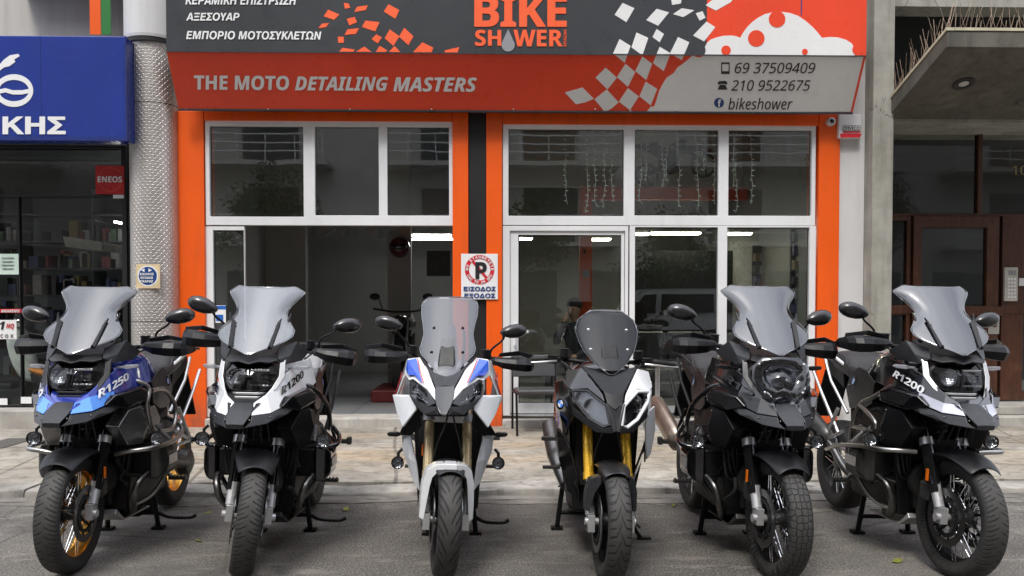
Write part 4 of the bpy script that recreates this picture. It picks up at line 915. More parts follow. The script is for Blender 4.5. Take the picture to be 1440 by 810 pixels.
def yard(bk, hand, hz=1.2, hy=.55, guard=True, reach=.47, mat=PLA):
    """handlebar, grips, levers, switches, reservoirs, hand guards"""
    hb = B().tube([(-reach, hy + .06, hz - .01), (-.28, hy + .01, hz + .005), (-.14, hy - .06, hz), (-.05, hy - .075, hz - .02), (.05, hy - .075, hz - .02), (.14, hy - .06, hz), (.28, hy + .01, hz + .005), (reach, hy + .06, hz - .01)], .0125, 10, 4)
    bar = bk.put(hb, 'handlebar', ENG, None, True, smooth=True)
    for sx in (-1, 1):
        g_ = B().tube([(sx * .315, hy + .02, hz + .004), (sx * (reach - .005), hy + .06, hz - .009)], .0175, 12).tube([(sx * (reach - .006), hy + .06, hz - .009), (sx * (reach + .018), hy + .064, hz - .0095)], .014, 10)
        bk.put(g_, 'grip', RUB, bar, smooth=True)
        lv = B().tube([(sx * .25, hy - .025, hz - .006), (sx * .32, hy - .045, hz - .01), (sx * .41, hy - .035, hz - .018), (sx * .465, hy - .01, hz - .02)], [.008, .007, .006, .007], 8, 4)
        bk.put(lv, 'lever', ALU if not guard else ENG, bar, smooth=True)
        sw = B().cbox((sx * .275, hy, hz + .004), (.06, .045, .05)).cbox((sx * .235, hy - .03, hz + .004), (.045, .05, .03)).cyl((sx * .215, hy - .045, hz + .02), (sx * .215, hy - .045, hz + .065), .027, 18).cyl((sx * .215, hy - .045, hz + .065), (sx * .215, hy - .045, hz + .072), .03, 18)
        bk.put(sw, 'switchgear', PLA, bar, bevel=.004)
        hs_ = B().tube([(sx * .24, hy - .04, hz), (sx * .2, hy - .12, hz - .03), (sx * .12, hy - .1, hz - .12), (sx * .06, hy - .02, hz - .25)], .005, 6, 5); bk.put(hs_, 'brake_hose', RUB, bar, smooth=True)
        if guard:
            vs = [(.502, .49, .034), (.42, .375, .062), (.25, .385, .047), (.232, .39, -.012), (.30, .365, -.036), (.465, .41, -.046), (.355, .338, .006), (.478, .385, .0), (.506, .53, -.032), (.258, .362, .014)]
            vs = [(sx * x, y + hy - .55, z + hz) for x, y, z in vs]
            fs = [(1, 7, 6), (1, 6, 9, 2), (2, 9, 3), (9, 6, 4, 3), (6, 7, 5, 4), (0, 7, 1), (0, 8, 5, 7)]
            rgs = []
            for x, y, z, h, d in ((.222, .41, .012, .010, .010), (.25, .392, .013, .026, .014), (.30, .372, .006, .042, .018), (.37, .358, .004, .050, .028), (.43, .362, .003, .053, .03), (.465, .385, .002, .050, .03), (.487, .43, .002, .040, .026), (.497, .49, .0, .030, .018), (.497, .52, -.004, .02, .012)):
                c = Vector((sx * x, y + hy - .55, z + hz)); rgs.append([c + Vector((0, dy * d, dz * h * (.85 if reach < .458 else 1))) for dy, dz in ((.5, .92), (-.35, .62), (-1, .05), (-.8, -.18), (-.1, -.86), (.5, -.9), (.3, -.3), (.3, .4))])
            gd = bk.put(B().loft(rgs), 'hand_guard', mat, None, True, bevel=.004, angle=12)
            vs = [(.485, .45, .07), (.39, .375, .094), (.28, .385, .075), (.27, .40, .05), (.40, .39, .066), (.485, .46, .042)]
            ex = facets('deflector', [(sx * x, y + hy - .55, z + hz - .012) for x, y, z in vs], [(0, 1, 4, 5), (1, 2, 3, 4)], GPL, gd, thick=.004, bevel=.002)
            br_ = B().tube([(sx * .49, hy - .02, hz), (sx * .495, hy + .06, hz - .008)], .008, 8).tube([(sx * .25, hy - .17, hz + .01), (sx * .2, hy - .07, hz)], .008, 8); bk.put(br_, 'bracket', PLA, gd)
    return bar
def mirror(bk, sx, base, head, size=(.088, .03, .047), tilt=12, mat=PLA):
    base, head = Vector(base), Vector(head)
    st = B().tube([base, base + Vector((sx * .01, -.005, .05)), base.lerp(head, .55) + Vector((0, 0, .022)), head - Vector((sx * size[0] * .75, 0, .004))], [.0075, .007, .006, .008], 8, 5)
    st.cyl(base - Vector((0, 0, .02)), base + Vector((0, 0, .012)), .012, 12)
    m = bk.put(st, 'mirror', mat, None, True, smooth=True)
    rot = Matrix.Rotation(R(-tilt * sx), 3, 'Y') @ Matrix.Rotation(R(10 * sx), 3, 'Z'); rings = []
    N = 18
    for k, (f, dy) in enumerate(((.25, -.032), (.62, -.027), (.88, -.014), (1, .0), (1, .008))):
        rg = []
        for i in range(N):
            a = 2 * math.pi * i / N; ca, sa = math.cos(a), math.sin(a)
            ex = abs(ca) ** .8 * (1 if ca > 0 else -1); taper = 1 - .34 * max(0, -ca)   # narrower towards the stalk
            rg.append(head + rot @ Vector((sx * size[0] * f * ex, dy * size[1] / .03, size[2] * f * sa * taper)))
        rings.append(rg)
    bk.put(B().loft(rings), 'mirror_shell', MIRS, m, smooth=True)
    bk.put(B().add([p + Vector((0, .002, 0)) for p in rings[-1]], [tuple(range(N))]), 'mirror_face', MIRG, m)
def stand(bk, y, w=.17, top=.33, plate=False, lever=True):
    """centre stand, down: two legs, a cross bar, a foot lever on the rider's left"""
    gl, gr_ = bk.gz(-w), bk.gz(w); b = B()
    b.tube([(-w + .03, y - .03, top), (-w, y + .01, gl + .012)], .016, 10).tube([(w - .03, y - .03, top), (w, y + .01, gr_ + .012)], .016, 10)
    b.cyl((-w + .008, y, .11), (w - .008, y, .11), .013, 10)
    for x, q in ((-w, gl), (w, gr_)): b.cbox((x, y + .015, q + .009), (.075, .06, .018))
    if lever: b.tube([(w, y + .005, .11), (w + .06, y + .03, .075), (w + .17, y + .09, .055), (w + .21, y + .10, .07)], [.013, .011, .011, .012], 8, 4)
    s_ = bk.put(b, 'centre_stand', ENG, None, False, smooth=True)
    if plate: bk.put(B().prism([(-w + .03, y - .015, .3), (w - .03, y - .015, .3), (w - .01, y - .005, .12), (w * .5, y - .004, .105), (w * .25, y - .004, .085), (-w * .25, y - .004, .085), (-w * .5, y - .004, .105), (-w + .01, y - .005, .12)], (0, .006, 0)), 'stand_plate', ENG, s_, bevel=.003)
def sidestand(bk, x, y, out=.2):
    q = bk.gz(x + out); b = B().tube([(x, y, .33), (x + out * .8, y + .02, q + .05), (x + out, y + .03, q + .012)], [.014, .012, .012], 8).cbox((x + out + .02, y + .03, q + .008), (.085, .045, .015)).tube([(x + out * .55, y, .14), (x + out * .85, y - .07, .1)], .006, 6)
    bk.put(b, 'side_stand', ENG, None, False, smooth=True)
def badge_text(bk, body, parent, o, u, v, n, w, h, mat, bold=.04, shear=.15):
    u, v, n = Vector(u).normalized(), Vector(v), Vector(n).normalized(); v = (v - u * v.dot(u)).normalized()
    bk.put(text_on(B(), body, o, u * w, v * h, n, .004, bold, shear, .92), 'lettering', mat, parent)
def place(px, py):
    q = pp(px, py, (0, 0, 0), (0, 0, 1)); return q.x, q.y
def engine_clutter(bk, n, seed, x=.2):
    """hoses, cables and bolts round the engine"""
    r_ = random.Random(seed); b = B(); c = B()
    for i in range(n):
        sx = r_.choice((-1, 1)); p = Vector((sx * r_.uniform(.05, x), r_.uniform(.18, .5), r_.uniform(.4, .8))); q = p + Vector((sx * r_.uniform(-.06, .1), r_.uniform(.05, .3), r_.uniform(-.2, .15)))
        b.tube([p, p.lerp(q, .5) + Vector((r_.uniform(-.04, .04), r_.uniform(-.05, .02), r_.uniform(-.05, .05))), q], r_.uniform(.005, .012), 6, 4)
        c.ball(q, r_.uniform(.008, .015), 6, 4)
    return b, c
def GS(label, X, Y, yaw=0, lean=0, steer=0, top=WHI, beakside=WHI, text='R1200', textmat=GLO, rim=PLA, tread='trail', bars=PLA, scr=None, silver=GPL, seat=SEA, cowl=PLA, lamp='open', tank=None, rack=ALU, screen_rows=None, spikecover=GLO, fogs=True, plate=False, muffler=ENG2, guardplate=PLA, pegs=ALU, sstand=False, edge=None, slope=.85, scurv=1.3, textv=None, ind=True, loops=False, barkind='loop', toff=.05, amber=True):
    bk = Bike(label, X, Y, yaw, lean, steer); rt = bk.root; fy = bk.fy; tank = tank or top; RF = .315
    # wheels
    fw = wheel(bk, 'front_wheel', 0, RF, RF, .125, .232, rim, tread, 'spoke', True)
    disc(bk, fw, .078); disc(bk, fw, -.078)
    rw = wheel(bk, 'rear_wheel', 1.46, .325, .31, .17, .212, rim, tread, 'spoke', rimw=.12)
    for sx in (-1, 1): caliper(bk, sx, .135, .385 + .04, ENG2)
    # fork
    for sx in (-1, 1):
        x = sx * .102; P = lambda z: (x, fy(z, RF), z)
        f = bk.put(B().tube([P(.62), P(1.12)], .021, 16).tube([P(.47), P(.70)], .030, 16), 'fork_leg', GLO, None, True, smooth=True)
        sl = B().tube([P(.49), P(.36)], [.028, .026], 16).cbox((x, fy(.33, RF), .325), (.036, .07, .085)).cyl((sx * .05, 0, RF), (sx * .138, 0, RF), .021, 16)
        bk.put(sl, 'fork_slider', SIL, f, smooth=True)
        gq = B().prism([(x + sx * .028, fy(.68) - .015, .68), (x + sx * .012, fy(.68) - .055, .68), (x + sx * .012, fy(.47) - .05, .45), (x + sx * .028, fy(.45) - .01, .43)], (sx * .004, .03, 0)); bk.put(gq, 'fork_guard', ENG, f, bevel=.003)
        if amber: bk.put(B().cbox((x + sx * .036, fy(.52, RF) - .005, .52), (.008, .02, .065)), 'reflector', AMB, f, bevel=.002)
    # telelever bridge clamps, shock, wishbone
    b = B()
    for sx in (-1, 1): b.tube([(sx * .102, fy(.668, RF), .668), (sx * .102, fy(.705, RF), .705)], .037, 20)
    bk.put(b, 'fork_clamp', SIL, None, True, smooth=True); b = B()
    b.loft([[(-.10, fy(.69, RF) - .02, .665), (-.10, fy(.69, RF) + .03, .665), (-.10, fy(.69, RF) + .03, .705), (-.10, fy(.69, RF) - .02, .705)], [(.10, fy(.69, RF) - .02, .665), (.10, fy(.69, RF) + .03, .665), (.10, fy(.69, RF) + .03, .705), (.10, fy(.69, RF) - .02, .705)]])
    bk.put(b, 'fork_bridge', ENG, None, True, smooth=True)
    b = B().tube([(.05, .2, .69), (.09, .45, .62)], .018, 8).tube([(-.05, .2, .69), (-.09, .45, .62)], .018, 8).tube([(0, .2, .68), (0, .27, .98)], .022, 14)
    sh = bk.put(b, 'shock_absorber', ENG, None, False, smooth=True); b = B(); spring(b, (.0, .205, .72), (0, .26, .94), .036, 7, .0065); bk.put(b, 'spring', GPL, sh, smooth=True)
    b = B()
    for i in range(5): b.tube([(.03 - i * .015, .12, .98 - .01 * i), (.085 - i * .03, .05, .84), (.1 - i * .045, .08, .7)], .0045, 6, 5)
    bk.put(b, 'brake_hose', RUB, None, False, smooth=True)
    # fender
    rg = []
    for i in range(11):
        u = i / 10; a = R(122 - 78 * u); rr = RF + .034 + .012 * math.sin(u * math.pi); yc, zc = -rr * math.cos(a) , RF + rr * math.sin(a)
        w = .072 + .052 * math.sin(min(1, u * 1.25 + .12) * math.pi * .62); drop = .042
        w *= 1 - .34 * u ** 3; rg.append([(t * w, yc, zc - drop * (1 - .5 * u * u) * abs(t) ** 2.6) for t in (-1, -.8, -.5, -.2, 0, .2, .5, .8, 1)])
    # a runs from behind the axle to ahead of it: mirrored so the nose points forward
    rg = [[(x, -y, z) for x, y, z in r_] for r_ in rg]
    bk.put(B().loft(rg, False, False), 'front_fender', PLA, None, True, sub=1, solid=.006)
    # beak: centre plate, dark lower lips, coloured side panels
    T = [(.05, -.06, .925), (.105, -.03, .968), (.165, .08, 1.06), (.215, .26, 1.125), (.235, .42, 1.14)]
    U = [(.064, -.15, .868), (.14, -.06, .872), (.207, .07, .912), (.247, .24, .962), (.27, .42, .995)]
    L = [(.044, -.208, .814), (.13, -.11, .824), (.204, .03, .858), (.244, .2, .908)]
    facets('beak', [(.052, -.058, .924), (.063, -.152, .877), (.045, -.215, .834), (0, -.07, .927), (0, -.158, .882), (0, -.222, .836), (.042, -.208, .812), (0, -.215, .811)], [(0, 3, 4, 1), (1, 4, 5, 2), (2, 5, 7, 6)], GPL, rt, True, .008, .005)
    def inset(q, k): return (q[0] * k, q[1] + .01, q[2])
    vs = [U[0], U[1], U[2], U[3], L[0], L[1], L[2], L[3], (.235, .34, .885), (.066, -.17, .842), (.168, -.035, .862)]
    for sx in (-1, 1):
        facets('beak_lip', [(sx * x, y, z) for x, y, z in vs], [(0, 1, 10, 9), (9, 10, 5, 4), (1, 2, 6, 10), (10, 6, 5), (2, 3, 7, 6), (3, 8, 7)], GPL, rt, False, .009, .004)
        vs2 = [(sx * x, y, z + .002) for x, y, z in T + U]
        mid = lambda a_, c_, u: tuple(a_[i] * (1 - u) + c_[i] * u for i in range(3))
        sp = facets('side_panel', vs2, [(0, 1, 6, 5), (1, 2, 7, 6), (2, 3, 8, 7), (3, 4, 9, 8)], top, rt, False, .01, .005)
        if edge:   # accent facet at the front of the panel
            q = [mid(T[0], U[0], .12), mid(T[1], U[1], .2 if rack is not ALU or bars is not STE or silver is not SIL else .45), mid(T[2], U[2], .62), mid(T[2], U[2], .95), mid(T[1], U[1], .95), mid(T[0], U[0], .95)]
            facets('accent_panel', [(sx * (x + .006), y - .006, z + .003) for x, y, z in q], [(0, 1, 4, 5), (1, 2, 3, 4)], edge, sp, False, .003, .001)
        a_, c_, e_, f_ = Vector(U[1]), Vector(U[3]), Vector(T[2]), Vector(T[3])
        if text:
            tw, th, tz = textv or (.24, .04, .5)
            o = Vector(U[1]).lerp(Vector(T[1]), tz) ; e2 = Vector(U[3]).lerp(Vector(T[3]), tz); d = e2 - o; o = o + d.normalized() * toff; nrm = (Vector(T[2]) - Vector(U[2])).cross(Vector(U[3]) - Vector(U[1])); nrm = -nrm if nrm.x < 0 else nrm
            V = Vector(T[2]) - Vector(U[2]); m3 = lambda q: Vector((sx * q.x, q.y, q.z))
            # follow the bend of the panel at U2/T2
            k2 = Vector(U[2]).lerp(Vector(T[2]), tz)
            def bend(p, o=o, k2=k2, e2=e2):
                u = (p - o).dot(d.normalized()) / d.length; q = p.copy()
                off = k2 - o.lerp(e2, (k2 - o).dot(d.normalized()) / d.length); w_ = max(0, 1 - abs(u - .45) / .55); return q + off * w_ * 1.05
            tb = B(); bvh = BVHTree.FromPolygons([Vector(p) + Vector((0, 0, .002)) for p in T + U], [(0, 1, 6, 5), (1, 2, 7, 6), (2, 3, 8, 7), (3, 4, 9, 8)]); nn = nrm.normalized()
            def bend(p):
                h = bvh.ray_cast(p + nn * .15, -nn); e = (p - o).dot(nn); return (h[0] if h[0] else p) + nn * (.0065 + e)
            o = o.copy()
            if sx > 0: text_on(tb, text, o, d.normalized() * tw, V.normalized() * th, nrm, .001, .035, .1, .92, bend)
            else: text_on(tb, text, o + d.normalized() * tw, -d.normalized() * tw, V.normalized() * th, nrm, .001, .035, .1, .92, bend); tb.v = [(-x, y, z) for x, y, z in tb.v]
            bk.put(tb, 'lettering', textmat, sp)
        bo = B()
        for p_, q_ in ((U[0], L[0]), (U[1], L[1]), (U[2], L[2]), (U[3], L[3])):
            m_ = mid(p_, q_, .3); bo.ball((sx * (m_[0] + .004), m_[1] - .006, m_[2]), .0055, 8, 5)
        for p_ in ((.29, .25, .93), (.292, .33, .92), (.282, .26, .85), (.285, .31, .70), (.25, .45, 1.0), (.205, .93, .93), (.215, .74, .84)): bo.ball((sx * p_[0], p_[1], p_[2]), .0065, 8, 5)
        bk.put(bo, 'panel_bolts', STED, None, False, smooth=True)
        ca = B()
        for k in range(4): ca.tube([(sx * (.10 + .02 * k), .22, 1.0 - .05 * k), (sx * (.16 + .015 * k), .2 + .03 * k, .82), (sx * (.13 + .02 * k), .27, .62 - .04 * k), (sx * .1, .33, .45)], .0055, 6, 5)
        bk.put(ca, 'cables', RUB, None, False, smooth=True)
    # headlight: housing, reflectors, cover
    ol = [(0, 1.118), (.05, 1.13), (.105, 1.122), (.138, 1.085), (.132, 1.03), (.098, .995), (.045, .983), (0, .99)]
    ol = ol + [(-x, z) for x, z in ol[1:-1][::-1]]
    hy = lambda x, z: .0 + (z - .985) * .38 + 1.9 * x * x
    rings = [[(x * k, hy(x, z) + dy, 1.055 + (z - 1.055) * k) for x, z in ol] for k, dy in ((.86, .24), (1.1, .12), (1.12, -.004), (1.02, -.012), (.96, .0), (.9, .06), (.0, .07))]
    hl = bk.put(B().loft(rings, cap=False), 'headlight', PLA, None, False, smooth=True)
    dk = LENSD if lamp == 'dark' else LENS
    cv_ = [[(x * k, hy(x * k, 1.055 + (z - 1.055) * k) - .008 - .014 * (1 - k), 1.055 + (z - 1.055) * k) for x, z in ol] for k in (1.01, .8, .5, .2)]
    bk.put(B().loft(cv_, False).add(cv_[-1], [tuple(range(len(ol)))]), 'lamp_glass', dk, hl, smooth=True)
    b = B(); b.lathe([(.055, 0), (.05, .02), (.03, .042), (.022, .047), (.018, .047)], 20, 'y', (-.068, 0, 1.058)); bk.put(b, 'reflector', REF, hl, smooth=True)
    b = B()
    for x in (.035, .078): b.loft([[(x - .018, .018, 1.035), (x + .018, .02, 1.035), (x + .018, .028, 1.07), (x - .018, .026, 1.07)], [(x - .01, .06, 1.045), (x + .01, .06, 1.045), (x + .01, .06, 1.063), (x - .01, .06, 1.063)]], cap=False).add([(x - .01, .06, 1.045), (x + .01, .06, 1.045), (x + .01, .06, 1.063), (x - .01, .06, 1.063)], [(0, 1, 2, 3)])
    b.cbox((.057, .03, 1.093), (.1, .02, .012)).cbox((.057, .02, 1.012), (.1, .02, .01)); bk.put(b, 'led_unit', REF, hl, bevel=.002)
    b = B().tube([(-.02, .028, 1.10), (-.012, .02, 1.055), (-.02, .012, 1.01)], .005, 6); b.tube([(.0, .02, 1.1), (.008, .014, 1.055), (.0, .006, 1.01)], .005, 6); bk.put(b, 'light_strip', GPL, hl)
    if lamp == 'guard':   # clear guard plate over the lamp, notched below
        gp = [(0, 1.17), (.10, 1.165), (.15, 1.12), (.158, 1.05), (.13, .985), (.075, .93), (.02, .95), (0, .965)]; gp += [(-x, z) for x, z in gp[1:-1][::-1]]
        gg = [[(x * k, hy(x, z) * .6 - .055, 1.06 + (z - 1.06) * k) for x, z in gp] for k in (1, .5)]
        gd = bk.put(B().loft(gg, False).add(gg[1], [tuple(range(len(gp)))]), 'lamp_guard', glassy('guard_plate', (.42, .43, .45), 1.75), None, False, smooth=True, solid=.004)
        b = B()
        for x, z in ((.12, 1.13), (-.12, 1.13), (.1, .985), (-.1, .985)): b.ball((x, hy(x, z) * .6 - .06, z), .008, 8, 6)
        bk.put(b, 'screws', CHR, gd)
    # trim bars each side of the lamp, grille slats below
    for sx in (-1, 1):
        q = [(.165, .13, 1.185), (.162, .085, 1.13), (.165, .06, 1.06), (.138, .012, 1.0), (.10, -.025, .955)]
        b = B(); b.loft([[(sx * (x + dx), y + dy, z) for dx, dy in ((-w_, -.006), (w_, .004), (w_, .014), (-w_, .006))] for (x, y, z), w_ in zip(q, (.008, .013, .015, .014, .006))])
        bk.put(b, 'headlight_trim', silver, None, False, bevel=.003)
    b = B()
    for i, (z, w) in enumerate(((.972, .10), (.952, .098), (.932, .09))): b.loft([[(-w, .03, z - .007), (-w, .05, z - .007), (-w, .05, z + .007), (-w, .03, z + .007)], [(-w * .6, -.012 - i * .012, z - .006), (-w * .6, .02, z - .006), (-w * .6, .02, z + .006), (-w * .6, -.012 - i * .012, z + .006)], [(w * .6, -.012 - i * .012, z - .006), (w * .6, .02, z - .006), (w * .6, .02, z + .006), (w * .6, -.012 - i * .012, z + .006)], [(w, .03, z - .007), (w, .05, z - .007), (w, .05, z + .007), (w, .03, z + .007)]])
    bk.put(b, 'grille', silver, None, False, bevel=.003)
    bk.put(B().loft([[(-.15, .07, .9), (.15, .07, .9), (.15, .07, 1.0), (-.15, .07, 1.0)], [(-.13, .3, .85), (.13, .3, .85), (.13, .3, 1.15), (-.13, .3, 1.15)]]), 'nose_frame', ENG, None, False)
    b = B().loft([[(-.10, -.03, .945), (.10, -.03, .945), (.12, .05, .99), (-.12, .05, .99)], [(-.06, -.15, .88), (.06, -.15, .88), (.04, -.06, .925), (-.04, -.06, .925)]]); bk.put(b, 'nose_infill', tank if edge else PLA, None, False, bevel=.006)
    # cockpit wings, shroud
    for sx in (-1, 1):
        vs = [(.125, .12, 1.205), (.208, .21, 1.245), (.248, .32, 1.18), (.222, .27, 1.135), (.175, .11, 1.122), (.14, .065, 1.15), (.188, .14, 1.17)]
        facets('cockpit_panel', [(sx * x, y, z) for x, y, z in vs], [(0, 1, 6), (1, 2, 6), (2, 3, 6), (3, 4, 6), (4, 5, 6), (5, 0, 6)], GPL, rt, False, .01, .004)
    facets('shroud', [(.12, .1, 1.175), (.142, .058, 1.146), (.105, .022, 1.134), (.05, .006, 1.14), (0, .004, 1.126), (0, .05, 1.165), (.06, .06, 1.17)], [(0, 1, 2, 6), (6, 2, 3), (6, 3, 4, 5)], GPL, rt, True, .008, .004)
    bk.put(B().loft([[(-.13, .1, 1.1), (.13, .1, 1.1), (.11, .12, 1.165), (-.11, .12, 1.165)], [(-.13, .32, 1.12), (.13, .32, 1.12), (.1, .36, 1.25), (-.1, .36, 1.25)]]), 'instrument_panel', PLA, None, False, bevel=.01)
    # windscreen with its two brackets
    rows = screen_rows or [(1.178, .012), (1.2, .06), (1.222, .12), (1.248, .175), (1.275, .205), (1.305, .208), (1.34, .180), (1.385, .148), (1.41, .144), (1.44, .156), (1.50, .205), (1.517, .216), (1.524, .215), (1.545, .18), (1.552, .168), (1.554, .16)]
    y0, z0 = -.005, 1.178
    ws = screen(bk, rows, scr, y0, z0, slope, scurv, .05)
    ym = lambda z, x: y0 + (z - z0) * slope + scurv * x * x
    for sx in (-1, 1):
        p, q = Vector((sx * .105, ym(1.21, .105) - .01, 1.21)), Vector((sx * .125, ym(1.36, .125) - .012, 1.36)); d = (q - p).normalized()
        b = B(); sv = Vector((.011, 0, 0)); nv = d.cross(Vector((1, 0, 0))).normalized() * .006
        b.loft([[p - sv - nv, p + sv - nv, p + sv + nv, p - sv + nv], [q - sv - nv + Vector((0, 0, .012 * (-sx))), q + sv - nv + Vector((0, 0, .012 * sx)), q + sv + nv + Vector((0, 0, .012 * sx)), q - sv + nv - Vector((0, 0, .012 * sx))]]).ball(p + Vector((0, -.006, .012)), .008, 8, 5)
        bk.put(b, 'screen_bracket', PLA, ws, bevel=.002)
        bk.put(B().tube([(sx * .12, ym(1.3, .12) + .015, 1.33), (sx * .10, .26, 1.24)], .012, 8).tube([(sx * .17, ym(1.38, .15) + .03, 1.40), (sx * .15, ym(1.33, .15) + .03, 1.31), (sx * .13, .2, 1.24)], [.004, .014, .012], 6, 4), 'screen_stay', PLA, ws, smooth=True)
    # tank, side panels, seat
    def body(name, secs, mat, sub=2, par=None):
        rings = []
        for y, hp in secs:
            r_ = [(x, y, z) for x, z in hp]; rings.append(r_ + [(-x, y, z) for x, z in hp[::-1] if x > 1e-6])
        return bk.put(B().loft(rings), name, mat, par, False, sub=sub)
    body('fuel_tank', [(.12, [(0, 1.15), (.10, 1.14), (.16, 1.09), (.165, 1.0), (.14, .9), (0, .88)]), (.30, [(0, 1.2), (.13, 1.19), (.215, 1.12), (.235, 1.0), (.19, .86), (0, .84)]), (.50, [(0, 1.215), (.14, 1.205), (.235, 1.11), (.245, .98), (.2, .84), (0, .82)]), (.70, [(0, 1.16), (.13, 1.15), (.2, 1.06), (.20, .95), (.17, .83), (0, .8)]), (.88, [(0, 1.03), (.11, 1.02), (.155, .98), (.17, .92), (.15, .83), (0, .8)])], tank)
    for sx in (-1, 1):
        vs = [(.262, .44, .985), (.25, .58, 1.045), (.222, .74, 1.06), (.195, .93, 1.0), (.19, 1.0, .9), (.18, .96, .78), (.215, .7, .80), (.245, .5, .86), (.232, .72, .94)]
        pn = facets('body_panel', [(sx * x, y, z) for x, y, z in vs], [(0, 1, 8, 7), (1, 2, 8), (2, 3, 8), (3, 4, 8), (4, 5, 6, 8), (8, 6, 7)], PLA, rt, False, .012, .006)
        roundel(bk, (sx * .229, .80, .965), (sx, .1, .15), (0, 0, 1), .033, pn)
        # intake pod with mesh insert
        o = [(.19, -.01, .905), (.225, .04, .955), (.285, .22, .985), (.29, .34, .955), (.285, .33, .895), (.25, .12, .868)]
        pod = bk.put(B().loft([[(sx * (x - .08), y + .02, z) for x, y, z in o], [(sx * x, y, z) for x, y, z in o], [(sx * (x + .006) , .17 + (y - .17) * .86, .925 + (z - .925) * .78) for x, y, z in o]], cap=True), 'intake_pod', GLO, None, False, bevel=.008)
        bk.put(B().prism([(sx * (x + .008), .17 + (y - .17) * .72, .925 + (z - .925) * .6) for x, y, z in o], (sx * .003, 0, 0)), 'mesh_insert', RAD, pod, bevel=.002)
        # radiator and engine side guard
        q = [(.245, .16, .86), (.275, .27, .87), (.285, .33, .75), (.265, .31, .645), (.225, .2, .65), (.21, .1, .77)]
        gp = bk.put(B().loft([[(sx * (x - .09), y + .04, z) for x, y, z in q], [(sx * x, y, z) for x, y, z in q], [(sx * (x + .012), .22 + (y - .22) * .6, .76 + (z - .76) * .6) for x, y, z in q]]), 'radiator_cowl', guardplate, None, False, bevel=.006)
        if guardplate is not PLA:
            bk.put(B().loft([[(sx * .27, .34, .84), (sx * .28, .46, .85), (sx * .285, .54, .76), (sx * .28, .5, .68), (sx * .27, .36, .69)], [(sx * .2, .36, .84), (sx * .2, .46, .85), (sx * .2, .52, .76), (sx * .2, .48, .68), (sx * .2, .38, .69)]]), 'radiator_cowl', guardplate, None, False, bevel=.008)
    sm = body('seat', [(.70, [(0, 1.06), (.07, 1.055), (.10, 1.02), (.10, .97), (0, .96)]), (.86, [(0, 1.05), (.10, 1.045), (.14, 1.01), (.14, .95), (0, .94)]), (1.02, [(0, 1.06), (.13, 1.055), (.175, 1.015), (.17, .94), (0, .93)]), (1.10, [(0, 1.12), (.13, 1.115), (.17, 1.07), (.165, .96), (0, .95)]), (1.28, [(0, 1.145), (.125, 1.14), (.165, 1.09), (.155, .99), (0, .98)]), (1.46, [(0, 1.13), (.10, 1.125), (.135, 1.09), (.12, 1.02), (0, 1.01)])], seat)
    for sx in (-1, 1): bk.put(B().tube([(sx * .145, .9, 1.035), (sx * .172, 1.02, 1.05), (sx * .165, 1.1, 1.10), (sx * .165, 1.25, 1.12), (sx * .13, 1.44, 1.125)], .004, 6, 5), 'piping', seat, sm)
    # engine block, cylinders, headers, sump
    b = B().loft([[(-.16, .34, .24), (.16, .34, .24), (.19, .34, .62), (-.19, .34, .62)], [(-.19, .9, .26), (.19, .9, .26), (.19, .95, .8), (-.19, .95, .8)]]).cbox((0, .31, .42), (.2, .06, .26)).box((-.2, .3, .62), (.2, .75, .86))
    en = bk.put(b, 'engine', ENG, None, False, bevel=.02)
    b = B().lathe([(0, 0), (0, .05), (-.02, .055), (-.02, .11), (0, .12), (.03, .12)], 28, 'y', (0, .29, .45))
    bk.put(b, 'front_cover', ENG2, en, smooth=True)
    for sx in (-1, 1):
        c = B()
        for i in range(0): c.box((min(sx * (.18 + i * .014), sx * (.184 + i * .014)), .36, .43), (max(sx * (.18 + i * .014), sx * (.184 + i * .014)), .62, .63))
        c.box((min(sx * .17, sx * .28), .38, .45), (max(sx * .17, sx * .28), .60, .61))
        bk.put(c, 'cylinder', ENG, en, bevel=.015)
        hd = B().loft([[(sx * .28, .35, .42), (sx * .28, .63, .42), (sx * .28, .63, .64), (sx * .28, .35, .64)], [(sx * .34, .36, .43), (sx * .34, .62, .43), (sx * .34, .62, .63), (sx * .34, .36, .63)], [(sx * .37, .40, .47), (sx * .37, .58, .47), (sx * .37, .58, .59), (sx * .37, .40, .59)]])
        hc = bk.put(hd, 'cylinder_head', spikecover, en, bevel=.018); bk.put(B().prism([(sx * .372, .42, .50), (sx * .372, .56, .50), (sx * .372, .56, .555), (sx * .372, .42, .555)], (sx * .003, 0, 0)), 'cover_plate', SIL, hc, bevel=.002)
        bk.put(B().tube([(sx * .27, .36, .46), (sx * .25, .28, .42), (sx * .22, .28, .33), (sx * .16, .42, .23), (sx * .08, .65, .2)], .021, 12, 6), 'exhaust_pipe', STED, en, smooth=True)
        bk.put(B().tube([(sx * .22, .62, .6), (sx * .2, .75, .68)], .03, 12), 'throttle_body', ENG2, en, smooth=True)
    bk.put(B().loft([[(-.11, .3, .235), (.11, .3, .235), (.11, .32, .26), (-.11, .32, .26)], [(-.14, .36, .185), (.14, .36, .185), (.14, .36, .195), (-.14, .36, .195)], [(-.15, .72, .175), (.15, .72, .175), (.15, .72, .185), (-.15, .72, .185)]]), 'skid_plate', SIL if bars is STE else ENG2, None, False, bevel=.004)
    cb, cc = engine_clutter(bk, 26, int(X * 100) % 97); bk.put(cb, 'hoses', RUB, en, smooth=True); bk.put(cc, 'bolts', ENG2, en, smooth=True)
